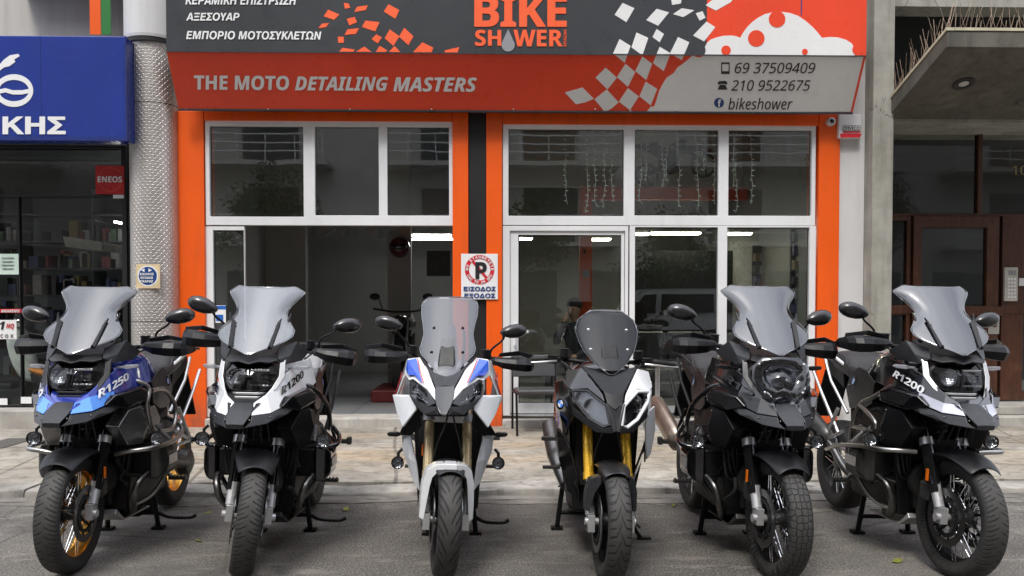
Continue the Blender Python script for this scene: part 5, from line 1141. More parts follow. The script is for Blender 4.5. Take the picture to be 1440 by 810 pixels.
    # shaft drive, silencer, tail, foot pegs
    sw = B().tube([(.10, .88, .42), (.125, 1.2, .38), (.13, 1.44, .325)], [.05, .045, .05], 14).lathe([(.08, 0), (.08, .09), (.10, .1), (.16, .085), (.18, .04), (.18, 0)], 28, 'x', (0, 1.46, .325)); bk.put(sw, 'swingarm', ENG2, None, False, smooth=True)
    ex = B().tube([(-.14, .8, .3), (-.19, .98, .38), (-.215, 1.12, .49), (-.225, 1.2, .54)], .025, 12, 5); exo = bk.put(ex, 'exhaust', STED, None, False, smooth=True)
    rg = []
    for u, r_ in ((0, .03), (.06, .058), (.15, .064), (.9, .066), (1, .05)):
        c = Vector((-.225, 1.17, .52)).lerp(Vector((-.27, 1.66, .73)), u); rg.append([c + Vector((r_ * math.cos(a) * .85, -.3 * r_ * 1.25 * math.sin(a), r_ * 1.25 * math.sin(a))) for a in (2 * math.pi * k / 18 for k in range(18))])
    bk.put(B().loft(rg), 'silencer', muffler, exo, smooth=True)
    b = B().loft([[(-.12, 1.2, .88), (.12, 1.2, .88), (.13, 1.2, 1.0), (-.13, 1.2, 1.0)], [(-.09, 1.62, 1.0), (.09, 1.62, 1.0), (.09, 1.62, 1.08), (-.09, 1.62, 1.08)]]).prism([(-.09, 1.6, .98), (.09, 1.6, .98), (.10, 1.78, .62), (-.10, 1.78, .62)], (0, .015, .01)); bk.put(b, 'tail', PLA, None, False, bevel=.01)
    b = B()
    for sx in (-1, 1):
        b.tube([(sx * .14, 1.1, 1.03), (sx * .19, 1.22, 1.1), (sx * .18, 1.5, 1.16), (sx * .12, 1.66, 1.165)], .011, 8, 5).tube([(sx * .17, 1.02, .74), (sx * .19, 1.25, .93), (sx * .185, 1.38, 1.08)], .011, 8).tube([(sx * .18, 1.12, .58), (sx * .21, 1.36, .84), (sx * .2, 1.55, .98)], .011, 8)
        if loops: b.tube([(sx * .22, 1.3, .95), (sx * .225, 1.62, .98), (sx * .22, 1.68, .9), (sx * .215, 1.5, .66), (sx * .2, 1.25, .62), (sx * .21, 1.24, .8), (sx * .22, 1.3, .95)], .009, 8, 4)
        b.tube([(sx * .2, 1.02, .62), (sx * .235, 1.2, .53), (sx * .24, 1.26, .5)], .012, 8).tube([(sx * .2, 1.1, .76), (sx * .235, 1.22, .54)], .012, 8).tube([(sx * .18, 1.0, .5), (sx * .235, 1.2, .52)], .012, 8)
    b.tube([(-.12, 1.66, 1.165), (.12, 1.66, 1.165)], .011, 8).tube([(-.15, 1.56, 1.165), (.15, 1.56, 1.165)], .009, 8)
    bk.put(b, 'rear_rack', rack, None, False, smooth=True)
    for sx in (-1, 1):
        b = B().cbox((sx * .275, .86, .33), (.11, .04, .018)).tube([(sx * .2, .88, .36), (sx * .24, .86, .335)], .014, 8)
        for i in range(5): b.cbox((sx * (.23 + i * .022), .86, .343), (.008, .042, .012))
        bk.put(b, 'foot_peg', ENG2, None, False, bevel=.002)
        b = B().cbox((sx * .265, 1.24, .52), (.10, .035, .03)).cbox((sx * .33, 1.24, .525), (.03, .05, .05)); bk.put(b, 'pillion_peg', RUB, None, False, bevel=.006)
    # crash bars
    for sx in (-1, 1):
        m = lambda *q: [(sx * x, y, z) for x, y, z in q]
        if barkind == 'loop': b = B().tube(m((.19, .26, 1.015), (.26, .28, 1.005), (.295, .32, .96), (.295, .29, .87), (.30, .34, .74), (.305, .42, .70), (.305, .66, .68), (.295, .76, .74), (.29, .76, .82), (.285, .62, .92), (.29, .48, .945), (.295, .36, .945)), .0125, 10, 5)
        else: b = B().tube(m((.18, .22, 1.0), (.24, .27, .99), (.285, .40, .91), (.30, .56, .84), (.30, .66, .67), (.27, .72, .58)), .0125, 10, 5).tube(m((.30, .55, .845), (.312, .38, .805), (.314, .31, .765), (.312, .36, .722), (.305, .62, .705)), .0125, 10, 5)
        b.tube((m((.15, .2, .6), (.24, .19, .62), (.33, .22, .63), (.365, .34, .63), (.37, .54, .63), (.35, .72, .66), (.28, .84, .69), (.18, .92, .72)) if barkind == 'loop' else m((.17, .13, .64), (.27, .14, .645), (.34, .20, .64), (.365, .36, .63), (.365, .66, .585), (.33, .92, .52), (.30, 1.02, .50))), .0135, 10, 5)
        b.tube(m((.365, .52, .61), (.345, .50, .47), (.27, .44, .32), (.15, .40, .25)), .0125, 10, 5).tube(m((.304, .47, .70), (.365, .5, .63)), .011, 8)
        if barkind == 'v': b = B().tube(m((.19, .26, 1.0), (.27, .29, .985), (.31, .36, .93), (.325, .5, .85), (.32, .62, .74), (.29, .74, .68)), .0135, 10, 5).tube(m((.20, .42, .60), (.30, .43, .615), (.385, .47, .625), (.375, .62, .655), (.28, .84, .69)), .0145, 10, 5).tube(m((.375, .48, .615), (.34, .48, .54), (.26, .44, .40), (.17, .40, .29)), .0135, 10, 5)
        bk.put(b, 'crash_bar', bars, None, False, smooth=True)
        if fogs: foglamp(bk, sx * .345, .30, .675)
        indicator(bk, sx, (sx * .17, .16, 1.095), (sx * .295, .16, 1.105), .012, glassy('clear_indicator', (.7, .7, .7), 1.6, .2, .5) if ind else PLA)
    # controls
    yard(bk, 1, 1.195, .52, True, .46)
    for sx in (-1, 1): mirror(bk, sx, (sx * .265, .50, 1.235), (sx * .415, .47, 1.385))
    stand(bk, .83, .16, .33, plate)
    if sstand: sidestand(bk, .17, .75, .2)
    return bk
def XR(label, X, Y, yaw, lean, steer, kind):
    new = kind == 'new'; bk = Bike(label, X, Y, yaw, lean, steer, 24.9, .105); rt = bk.root; RF = .30; fy = lambda z: (z - RF) * bk.tan
    fw = wheel(bk, 'front_wheel', 0, RF, RF, .122, .216, ENG, 'sport' if new else 'street', 'cast', True); disc(bk, fw, .072, .16); disc(bk, fw, -.072, .16)
    wheel(bk, 'rear_wheel', 1.46, .32, .31, .18, .22, ENG, 'sport' if new else 'street', 'cast', rimw=.13)
    for sx in (-1, 1): caliper(bk, sx, .13, .37, ENG2)
    gold = GOLDF if new else GOLDY
    for sx in (-1, 1):
        x = sx * .105; P = lambda z: (x, fy(z) + .0, z)
        f = bk.put(B().tube([P(.50), P(.86)], [.0275, .0275], 20), 'fork_leg', gold, None, True, smooth=True)
        bk.put(B().tube([P(.535), P(.50)], [.031, .031], 20), 'fork_collar', gold, f, smooth=True)
        bk.put(B().tube([P(.50), P(.36)], [.022, .022], 16), 'fork_tube', CHR, f, smooth=True)
        sl = B().tube([P(.44), P(.33)], .027, 16).cbox((x, .0, .295), (.036, .075, .085)).cyl((sx * .05, 0, RF), (sx * .135, 0, RF), .02, 16); s_ = bk.put(sl, 'fork_slider', SIL, f, smooth=True)
        bk.put(B().cyl((sx * .124, -.02, .268), (sx * .127, -.02, .268), .006, 8).cyl((sx * .124, .02, .268), (sx * .127, .02, .268), .006, 8), 'pinch_bolts', ENG, s_)
        if new and sx < 0: bk.put(B().cbox((x + sx * .034, fy(.64), .64), (.008, .018, .06)), 'reflector', AMB, f)
    b = B()
    for sx in (-1, 1): b.tube([(sx * .105, fy(.80), .79), (sx * .105, fy(.83), .83)], .04, 20)
    b.loft([[(-.12, fy(.81) - .03, .79), (-.12, fy(.81) + .05, .79), (-.12, fy(.81) + .05, .83), (-.12, fy(.81) - .03, .83)], [(.12, fy(.81) - .03, .79), (.12, fy(.81) + .05, .79), (.12, fy(.81) + .05, .83), (.12, fy(.81) - .03, .83)]])
    bk.put(b, 'fork_clamp', SIL if new else ENG, None, True, smooth=True)
    b = B()
    for sx in (-1, 1): b.tube([(sx * .015, .13, .84), (sx * .03, .1, .78), (sx * .06, .12, .69), (sx * .09, .13, .55)], .005, 6, 5)
    bk.put(b, 'brake_hose', RUB if not new else ENG2, None, True, smooth=True)
    # fender: arch over the tyre, legs down the fork
    def arch(rr, w, a0, a1, n, drop):
        rg = []
        for i in range(n + 1):
            a = R(a0 + (a1 - a0) * i / n); e = 1 - .25 * (abs(i / n - .5) * 2) ** 3
            rg.append([(t * w * e, -rr * math.cos(a), RF + rr * math.sin(a) - drop * abs(t) ** 3) for t in (-1, -.8, -.45, 0, .45, .8, 1)])
        return B().loft(rg, False, False)
    fe = bk.put(arch(RF + .022, .085, 62, 132, 8, .03), 'front_fender', GPL if new else CAR, None, True, sub=1, solid=.006)
    for sx in (-1, 1):
        if new:
            o = [(.030, -.13, .622), (.075, -.10, .612), (.118, -.05, .575), (.137, -.035, .50), (.142, -.03, .40), (.143, -.028, .31), (.118, -.04, .30), (.108, -.05, .40), (.098, -.06, .49), (.088, -.075, .535), (.06, -.11, .575), (.03, -.135, .59)]
            b = B().loft([[(sx * x, y, z) for x, y, z in o], [(sx * (x + .004), y + .09, z) for x, y, z in o]]); bk.put(b, 'fender_leg', WHI, fe, bevel=.006)
        else:
            o = [(.075, -.09, .56), (.118, -.03, .53), (.135, -.02, .46), (.135, -.02, .36), (.115, -.03, .36), (.095, -.05, .46), (.07, -.09, .52)]
            b = B().loft([[(sx * x, y, z) for x, y, z in o], [(sx * (x + .004), y + .07, z) for x, y, z in o]]); bk.put(b, 'fender_leg', GPL, fe, bevel=.006)
    if new: bk.put(B().prism([(-.032, -.135, .622), (.032, -.135, .622), (.032, -.137, .59), (-.032, -.137, .59)], (0, .08, .004)), 'fender_top', WHI, fe, bevel=.006)
    # nose and lamps
    M_ = lambda sx, vs: [(sx * x, y, z) for x, y, z in vs]
    if new:
        for sx in (-1, 1):
            # white upper panel from screen base to nose
            vs = [(.155, .21, 1.15), (.225, .22, 1.14), (.235, .17, 1.06), (.20, .06, 1.035), (.175, .03, 1.045), (.095, -.06, 1.0), (.045, -.12, .945), (.05, -.07, 1.0), (.10, .04, 1.09), (.205, .14, 1.095)]
            up_ = facets('upper_fairing', M_(sx, vs), [(0, 1, 9), (1, 2, 3, 9), (0, 9, 3, 4, 8), (8, 4, 5, 7), (7, 5, 6)], WHI, rt, False, .01, .006)
            dv = [(.168, .19, 1.135), (.219, .20, 1.125), (.222, .15, 1.075), (.20, .075, 1.052), (.165, .035, 1.056), (.118, -.028, 1.022)]
            facets('blue_decal', [(sx * (x + .004), y - .012, z + .012) for x, y, z in dv], [(0, 1, 2, 3, 4, 5)], BLUP, up_, False, .003, 0)
            dv = [(.114, -.03, 1.022), (.142, .07, 1.08), (.164, .185, 1.136), (.160, .186, 1.137), (.137, .07, 1.082), (.108, -.03, 1.022)]
            facets('red_decal', [(sx * (x + .004), y - .014, z + .013) for x, y, z in dv], [(0, 1, 4, 5), (1, 2, 3, 4)], REDP, up_, False, .003, 0)
            # headlamp: slanted glass with reflector behind
            hv = [(.192, .05, 1.035), (.165, .012, 1.042), (.09, -.085, .994), (.042, -.142, .938), (.08, -.124, .920), (.142, -.052, .936), (.184, .015, .962)]
            hl = facets('headlight', [(sx * x * .98, y + .03, z) for x, y, z in hv], [tuple(range(7))], ENG, rt, False, .02, .004)
            facets('lamp_glass', M_(sx, hv), [(0, 1, 6), (1, 2, 5, 6), (2, 3, 4, 5)], LENS, hl, False, .004, 0)
            b = B()
            for (x, y, z, r_) in ((.150, -.012, 1.0, .024), (.105, -.066, .962, .022)): b.lathe([(.014, 0), (.008, r_ * .45), (.012, r_ * .55), (.002, r_)], 18, 'y', (sx * x, y, z))
            bk.put(b, 'reflector', REF, hl, smooth=True)
            b = B().tube(M_(sx, [(.18, .025, .982), (.138, -.037, .953), (.085, -.108, .935)]), .003, 6); bk.put(b, 'light_strip', SIL, hl)
            # dark chin
            cv2 = [(.195, .06, 1.02), (.187, .02, .960), (.144, -.05, .933), (.08, -.125, .917), (.035, -.158, .922), (.02, -.17, .88), (.10, -.115, .875), (.155, -.04, .915), (.19, .03, .96), (.05, -.155, .90)]
            facets('chin_panel', M_(sx, cv2), [(0, 1, 8), (1, 2, 7, 8), (2, 3, 6, 7), (3, 4, 9, 6), (4, 5, 9), (9, 5, 6)], GPL, rt, False, .012, .005)
            # grey side wing
            wv = [(.155, .0, .965), (.295, .15, .95), (.30, .22, .93), (.262, .10, .85), (.225, .01, .79), (.15, -.03, .89), (.235, .075, .945)]
            wg = facets('side_wing', M_(sx, wv), [(0, 1, 6), (1, 2, 3), (0, 6, 5), (6, 1, 3, 4), (5, 6, 4)], LGR, rt, False, .012, .006)
            # tank side, red and white
            sv = [(.20, .20, 1.14), (.235, .30, 1.13), (.26, .45, 1.05), (.25, .6, .96), (.235, .62, .85), (.28, .3, .88), (.285, .22, .93), (.24, .18, 1.04)]
            tp = facets('tank_panel', M_(sx, sv), [(0, 1, 7), (1, 2, 6, 7), (2, 3, 5, 6), (3, 4, 5)], WHI, rt, False, .012, .006)
            rv = [(.262, .24, 1.03), (.268, .36, 1.06), (.272, .46, 1.0), (.292, .32, .89), (.297, .24, .92)]
            facets('red_panel', [(sx * (x + .006), y, z) for x, y, z in rv], [(0, 1, 2), (0, 2, 3, 4)], REDP, tp, False, .004, .001)
            # lower fairing
            lv = [(.255, .24, .715), (.20, .17, .72), (.165, .14, .58), (.145, .14, .42), (.18, .18, .46), (.245, .22, .63), (.205, .155, .60)]
            facets('lower_fairing', M_(sx, lv), [(0, 1, 6), (1, 2, 6), (2, 3, 4, 6), (6, 4, 5), (0, 6, 5)], LGR, rt, False, .012, .005)
            bv = [(.15, .05, .90), (.23, .14, .80), (.265, .22, .73), (.20, .15, .725), (.14, .1, .78)]
            facets('inner_fairing', M_(sx, bv), [(0, 1, 2, 3, 4)], PLA, rt, False, .02, .005)
            indicator(bk, sx, (sx * .22, .2, .725), (sx * .335, .2, .725), .013)
            f = foglamp(bk, sx * .285, .28, .55, r=.032)
        facets('nose_intake', [(.048, -.05, 1.02), (.05, -.075, 1.0), (.045, -.125, .945), (.035, -.158, .922), (.018, -.17, .882), (0, -.172, .88), (0, -.06, 1.02)], [(0, 1, 2, 3, 4, 5, 6)], GLO, rt, True, .012, .003)
        facets('screen_base', [(.10, .06, 1.10), (.05, -.06, 1.01), (0, -.07, 1.02), (0, .03, 1.06), (.06, .04, 1.075), (.15, .2, 1.155)], [(0, 4, 3, 2, 1), (5, 4, 0)], GPL, rt, True, .012, .004)
        rows = [(1.037, .01), (1.06, .035), (1.10, .07), (1.14, .11), (1.175, .146), (1.20, .155), (1.235, .147), (1.28, .138), (1.33, .146), (1.385, .16), (1.44, .163), (1.465, .155), (1.488, .125)]
        ws = screen(bk, rows, SCR['smoke'], .0, 1.037, .82, 1.4, 0, -.004)
        sl, c_, z0, y0 = .82, 1.4, 1.037, .0; pts = [(.085, 1.185), (.08, 1.315)]
    else:
        for sx in (-1, 1):
            side = WHI if sx > 0 else GLO
            hv = [(.205, .06, .985), (.13, .0, .99), (.045, -.105, .925), (.028, -.145, .83), (.06, -.12, .818), (.125, -.05, .85), (.19, .03, .93)]
            hl = facets('headlight', [(sx * x * .98, y + .03, z) for x, y, z in hv], [tuple(range(7))], SIL, rt, False, .02, .004)
            facets('lamp_glass', M_(sx, hv), [(0, 1, 6), (1, 5, 6), (1, 2, 5), (2, 3, 4, 5)], LENSD if sx > 0 else LENS, hl, False, .004, 0)
            b = B().lathe([(.02, 0), (.012, .025), (-.004, .038)], 20, 'y', (sx * .115, -.028, .915)); b.lathe([(.02, 0), (.012, .02), (-.002, .03)], 20, 'y', (sx * .16, .02, .955)); bk.put(b, 'reflector', REF, hl, smooth=True)
            # frame round the lamp
            k = 1.0; fr_ = [(x, y - .006, z) for x, y, z in hv]; b = B().tube(M_(sx, fr_ + fr_[:1]), .0075 if sx < 0 else .010, 8); lf = bk.put(b, 'lamp_frame', side if sx > 0 else GPL, None, False, smooth=True)
            # upper side fairing
            vs = [(.15, .12, 1.10), (.225, .2, 1.08), (.235, .14, 1.0), (.21, .065, .985), (.13, .0, 1.0), (.05, -.10, .94), (.06, -.07, .98), (.11, .03, 1.05)]
            sf = facets('upper_fairing', M_(sx, vs), [(0, 1, 2, 3), (0, 3, 4, 7), (7, 4, 5, 6)], side, rt, False, .012, .006)
            # side: from lamp back to the tank, then down
            sv = [(.215, .07, .98), (.24, .2, 1.03), (.265, .42, 1.0), (.26, .55, .88), (.245, .38, .74), (.225, .2, .72), (.195, .04, .86), (.245, .22, .87)]
            bp = facets('side_fairing', M_(sx, sv), [(0, 1, 7), (1, 2, 7), (2, 3, 7), (3, 4, 7), (4, 5, 7), (5, 6, 7), (6, 0, 7)], WHI if sx > 0 else GLO, rt, False, .012, .006)
            if sx < 0: roundel(bk, (-.252, .18, .90), (-1, -.8, .1), (0, 0, 1), .034, bp)
            if sx < 0:
                facets('blue_stripe', [(-.262, .2, .80), (-.262, .27, .84), (-.262, .3, .80), (-.262, .22, .76)], [(0, 1, 2, 3)], BLUP, bp, False, .003)
                badge_text(bk, 'XR', bp, (-.27, .36, .80), (0, -1, .1), (0, 0, 1), (-1, -.4, 0), .1, .035, WHI)
            lv = [(.225, .2, .72), (.255, .36, .74), (.235, .42, .55), (.19, .36, .38), (.13, .28, .34), (.15, .2, .5), (.2, .17, .66)]
            facets('lower_fairing', M_(sx, lv), [(0, 1, 2, 6), (6, 2, 5), (2, 3, 4, 5)], GLO, rt, False, .012, .005)
            if sx > 0: facets('silver_panel', [(.185, .03, .87), (.248, .13, .90), (.262, .17, .76), (.247, .2, .63), (.222, .18, .60), (.20, .11, .72)], [(0, 1, 2, 3, 4, 5)], LGR, rt, False, .01, .004)
            if sx > 0: facets('silver_panel', [(.232, .2, .78), (.258, .34, .78), (.25, .38, .66), (.235, .3, .56), (.225, .21, .66)], [(0, 1, 2, 3, 4)], SIL, rt, False, .01, .004)
            cv2 = [(.20, .05, .90), (.125, -.05, .842), (.06, -.125, .812), (.02, -.165, .825), (.015, -.165, .79), (.09, -.10, .785), (.19, .03, .85)]
            facets('chin_panel', M_(sx, cv2), [(0, 1, 5, 6), (1, 2, 3, 4, 5)], PLA, rt, False, .012, .005)
        facets('nose_cowl', [(.055, -.06, .99), (.11, .035, 1.06), (.155, .13, 1.11), (0, .06, 1.085), (0, -.075, .975), (.04, -.1, .93), (0, -.12, .90)], [(0, 1, 3, 4), (1, 2, 3), (0, 4, 6, 5)], PLA, rt, True, .012, .006)
        facets('nose_intake', [(.036, -.10, .935), (.024, -.15, .83), (.01, -.165, .80), (0, -.168, .80), (0, -.10, .92)], [(0, 1, 2, 3, 4)], GLO, rt, True, .012, .003)
        for sx in (-1, 1): bk.put(B().tube(M_(sx, [(.045, -.11, .935), (.022, -.15, .86), (.012, -.165, .80)]), .008, 8), 'nose_rib', GPL, None, False, smooth=True)
        rows = [(1.075, .012), (1.10, .05), (1.14, .095), (1.19, .135), (1.24, .158), (1.295, .172), (1.33, .166), (1.36, .157), (1.385, .125), (1.412, .088)]
        ws = screen(bk, rows, SCR['dark'], .03, 1.075, .8, 1.6, 0, -.004, sub=0)
        sl, c_, z0, y0 = .8, 1.6, 1.075, .03; pts = [(.10, 1.20), (.105, 1.305)]
    b = B()
    for sx in (-1, 1):
        for x, z in pts: b.ball((sx * x, y0 + (z - z0) * sl + c_ * x * x - .004, z), (.009, .005, .009), 10, 6)
    bk.put(b, 'screws', ENG if new else CHR, ws, smooth=True)
    bk.put(B().loft([[(-.05, y0 + .05, z0 + .05), (.05, y0 + .05, z0 + .05), (.045, y0 + .07, z0 + .10), (-.045, y0 + .07, z0 + .10)], [(-.06, y0 + .2, z0 + .1), (.06, y0 + .2, z0 + .1), (.04, y0 + .26, z0 + .3), (-.04, y0 + .26, z0 + .3)]]), 'instrument_panel', PLA, None, False, bevel=.01)
    for sx in (-1, 1): bk.put(B().tube([(sx * .08, y0 + .16, z0 + .05), (sx * .09, y0 + .2, z0 + .2), (sx * .085, y0 + .26, z0 + .26)], .009, 8, 4), 'screen_stay', PLA, ws, smooth=True)
    # radiator, engine, body behind
    bk.put(B().box((-.165, .24, .44), (.165, .275, .82)), 'radiator', RAD, None, False, bevel=.005)
    bk.put(B().loft([[(-.17, .28, .28), (.17, .28, .28), (.2, .28, .85), (-.2, .28, .85)], [(-.17, .95, .26), (.17, .95, .26), (.2, .95, .82), (-.2, .95, .82)]]).box((-.1, .25, .8), (.1, .6, 1.02)).box((-.12, .06, .84), (.12, .3, .99)), 'engine', ENG, None, False, bevel=.02)
    b = B()
    for x in (-.09, -.03, .03, .09): b.tube([(x, .3, .5), (x, .2, .42), (x * .8, .24, .3), (x * .5, .5, .22)], .02, 10, 5)
    bk.put(b, 'exhaust_pipe', STED, None, False, smooth=True)
    cb, cc = engine_clutter(bk, 16, 3 if new else 4, .17); bk.put(cb, 'hoses', RUB, None, False, smooth=True)
    def body(name, secs, mat, sub=2):
        return bk.put(B().loft([[(x, y, z) for x, z in hp] + [(-x, y, z) for x, z in hp[::-1] if x > 1e-6] for y, hp in secs]), name, mat, None, False, sub=sub)
    body('fuel_tank', [(.26, [(0, 1.10), (.12, 1.09), (.19, 1.03), (.2, .9), (0, .88)]), (.45, [(0, 1.15), (.14, 1.14), (.225, 1.04), (.22, .88), (0, .86)]), (.65, [(0, 1.08), (.12, 1.07), (.18, .98), (.18, .86), (0, .84)]), (.82, [(0, .96), (.1, .95), (.14, .9), (.14, .84), (0, .82)])], WHI if new else GLO)
    body('seat', [(.72, [(0, .96), (.08, .955), (.12, .92), (.11, .87), (0, .86)]), (1.0, [(0, .97), (.13, .965), (.17, .92), (.16, .87), (0, .86)]), (1.1, [(0, 1.03), (.12, 1.025), (.15, .98), (.14, .9), (0, .89)]), (1.42, [(0, 1.06), (.09, 1.055), (.12, 1.02), (.1, .96), (0, .95)])], SEA)
    bk.put(B().loft([[(-.11, 1.1, .85), (.11, 1.1, .85), (.13, 1.1, .94), (-.13, 1.1, .94)], [(-.06, 1.65, 1.0), (.06, 1.65, 1.0), (.06, 1.65, 1.06), (-.06, 1.65, 1.06)]]), 'tail', REDP if new else GLO, None, False, bevel=.01)
    bk.put(B().tube([(-.12, .85, .38), (-.12, 1.46, .32)], .04, 10).tube([(.12, .85, .38), (.12, 1.46, .32)], .04, 10), 'swingarm', ENG, None, False, smooth=True)
    bk.put(B().tube([(-.16, .85, .3), (-.2, 1.15, .45), (-.22, 1.45, .6)], [.03, .06, .06], 14, 3), 'silencer', STED, None, False, smooth=True)
    for sx in (-1, 1):
        bk.put(B().cbox((sx * .25, .86, .42), (.11, .035, .018)).tube([(sx * .16, .88, .46), (sx * .21, .86, .425)], .014, 8), 'foot_peg', ENG2, None, False, bevel=.002)
        bk.put(B().cbox((sx * .25, 1.12, .56), (.1, .03, .025)).tube([(sx * .14, 1.05, .7), (sx * .2, 1.12, .57)], .012, 8), 'pillion_peg', ENG2, None, False, bevel=.002)
    yard(bk, 1, 1.125 if new else 1.115, .50, new, .455 if new else .45)
    if new:
        for sx in (-1, 1): mirror(bk, sx, (sx * .235, .46, 1.15), (sx * .365, .43, 1.315), (.083, .028, .042), 10)
    stand(bk, .78 if new else .95, .15 if new else .2, .3, False, new)
    if not new: sidestand(bk, .15, .7, .15)
    return bk
SCR = dict(smoke=glassy('screen_smoke', (.45, .45, .48), 1.95, .012, .0, (.6, .6, .65)), dark=glassy('screen_dark', (.045, .048, .055), 1.5, .01), grey=glassy('screen_grey', (.16, .16, .18), 2.25, .012, .0, (.5, .5, .55)), lilac=glassy('screen_lilac', (.12, .12, .14), 2.3, .012, .0, (.5, .5, .56)), clear=glassy('screen_clear', (.60, .61, .62), 2.2, .012, .03, (.75, .77, .8)))
x, y = place(100, 803); GS('blue adventure motorcycle with gold spoked wheels and grey smoked windscreen', x, y, 2.3, .6, 1, BLU, text='R1250', textmat=WHI, rim=GOLDR, bars=STE, scr=SCR['grey'], tank=BLU, edge=LBLU, plate=True, guardplate=M('guard_steel', (.36, .36, .36), .3, metal=.9, var=.2), spikecover=ENG2, toff=.04)
x, y = place(345, 807); GS('white adventure motorcycle with clear tall windscreen and black crash bars', x, y, 0, 1.2, 17, WHI, text='R1200', textmat=GLO, rim=ENG, scr=SCR['clear'], tank=WHI, seat=SEAG, lamp='dark', silver=SIL, rack=ENG, toff=.09, amber=False, barkind='v', bars=GLO)
x, y = place(1090, 812); GS('all black adventure motorcycle with knobbly tyres and clear guard over its headlamp', x, y, 2.0, 1, 3, GLO, text='R12', textmat=GPL, rim=ENG, tread='block', scr=SCR['grey'], tank=GLO, edge=GPL, lamp='guard', muffler=M('titanium_muffler', (.42, .34, .28), .35, metal=.9), plate=True, rack=ENG, ind=False, barkind='v', bars=GLO)
x, y = place(1345, 811); GS('black adventure motorcycle with silver crash bars and white outlined lettering', x, y, -.5, 1.2, 6, GLO, text='R1200', textmat=WHI, textv=(.24, .04, .42), toff=.12, barkind='open', rim=ENG, bars=STE, scr=SCR['lilac'], tank=GLO, edge=M('pale_lilac_paint', (.42, .43, .50), .3, coat=.5), silver=SIL, spikecover=ENG2)
x, y = place(625, 809); XR('white sport touring motorcycle with blue and red decals and pale gold fork', x, y, 0, .5, 8, 'new')
x, y = place(856, 813); XR('half black half white sport motorcycle with yellow gold fork and dark screen', x, y, 0, .9, 3, 'old')
# ================================================================== ACROSS THE STREET (seen in the glass and giving the light its shape)
OY = -15.0
ob = thing('apartment_block', 'pale apartment block with balconies across the street, mirrored in the upper shop windows', 'building', (0, OY, 0))
def osub(b, n, m, p=None, **k): return sub(b, n, MAT[m] if isinstance(m, str) else m, p or ob, **k)
SHUT = M('brown_shutter', (.09, .045, .03), .6); RAIL = M('white_rail', (.7, .7, .7), .5)
osub(bx((-34, OY - 6, 0), (34, OY, 25)), 'wall', 'facade')
for fl in range(5):
    z = 3.9 + 3.15 * fl
    for i, (x0, x1) in enumerate(((-30, -17.5), (-15.5, -6.5), (-4.5, 5.0), (7.2, 17), (19, 31))):
        bl_ = osub(bx((x0, OY + .002, z), (x1, OY + 1.5, z + .18)), 'balcony', 'facade')
        r_ = B()
        for h in (.35, .68, 1.02): r_.tube([(x0 + .05, OY + 1.42, z + .18 + h), (x1 - .05, OY + 1.42, z + .18 + h)], .03, 6)
        xx = x0 + .05
        while xx < x1: r_.tube([(xx, OY + 1.42, z + .18), (xx, OY + 1.42, z + 1.2)], .022, 5); xx += 1.1
        osub(r_, 'balcony_rail', RAIL, bl_)
        for k in range(2):
            c = x0 + (x1 - x0) * (.28 + .44 * k); osub(bx((c - 1.1, OY + .002, z + .19), (c + 1.1, OY + .05, z + 2.45)), 'shutter', SHUT if (fl + i + k) % 3 else MAT['inner_dark'], bl_)
for i in range(9): osub(bx((-33 + 7.4 * i, OY + .002, .3), (-27 + 7.4 * i, OY + .06, 3.0)), 'shop_window', 'inner_dark')
struct(bx((-60, OY - .1, -.2), (60, -8.2, .12)).build('far_pavement', MAT['kerb']))
LEAF = M('leaf_green', (.045, .075, .02), .55, var=.45, scale=3); BARK = M('bark', (.09, .07, .055), .9, var=.3, bump=.5)
def street_tree(x, y, h, r, seed, label):
    q = random.Random(seed); t = thing('street_tree', label, 'tree', (x, y, .12), group='street trees across the road')
    tr = B().tube([(0, 0, 0), (.05, .03, h * .3), (-.04, 0, h * .62), (.02, 0, h)], [.16, .12, .1, .05], 10, 5)
    for i in range(7):
        a = q.uniform(0, 6.28); z = h * q.uniform(.5, .85); d = q.uniform(.6, 1) * r; tr.tube([(0, 0, z), (math.cos(a) * d * .5, math.sin(a) * d * .5, z + .5), (math.cos(a) * d, math.sin(a) * d, z + q.uniform(.5, 1.3))], [.05, .035, .015], 6, 3)
    tr.build('trunk', BARK, t, smooth=True); b = B(); cl = [(Vector((q.gauss(0, r * .5), q.gauss(0, r * .5), h * .95 + q.gauss(0, r * .45))), q.uniform(.3, .6) * r) for _ in range(26)]
    for _ in range(4200):
        c, s_ = q.choice(cl); d = Vector((q.gauss(0, 1), q.gauss(0, 1), q.gauss(0, 1))).normalized() * s_ * q.random() ** .5; p = c + d
        u = Vector((q.gauss(0, 1), q.gauss(0, 1), q.gauss(0, 1))).normalized(); v = u.orthogonal().normalized(); L = q.uniform(.05, .11)
        b.add([p - u * L, p + v * L * .45, p + u * L, p - v * L * .45], [(0, 1, 2, 3)])
    b.build('crown', LEAF, t)
street_tree(-7.5, -9.2, 4.8, 1.6, 1, 'loose street tree across the road, mirrored in the left garage window')
street_tree(.8, -9.0, 3.6, 1.5, 2, 'low leafy street tree across the road, mirrored in the glass door')
street_tree(6.4, -9.3, 3.3, 1.7, 3, 'spreading street tree across the road, mirrored in the rightmost shop pane')
street_tree(13.5, -9.1, 4.6, 1.6, 4, 'street tree across the road, mirrored in the brown entrance door')
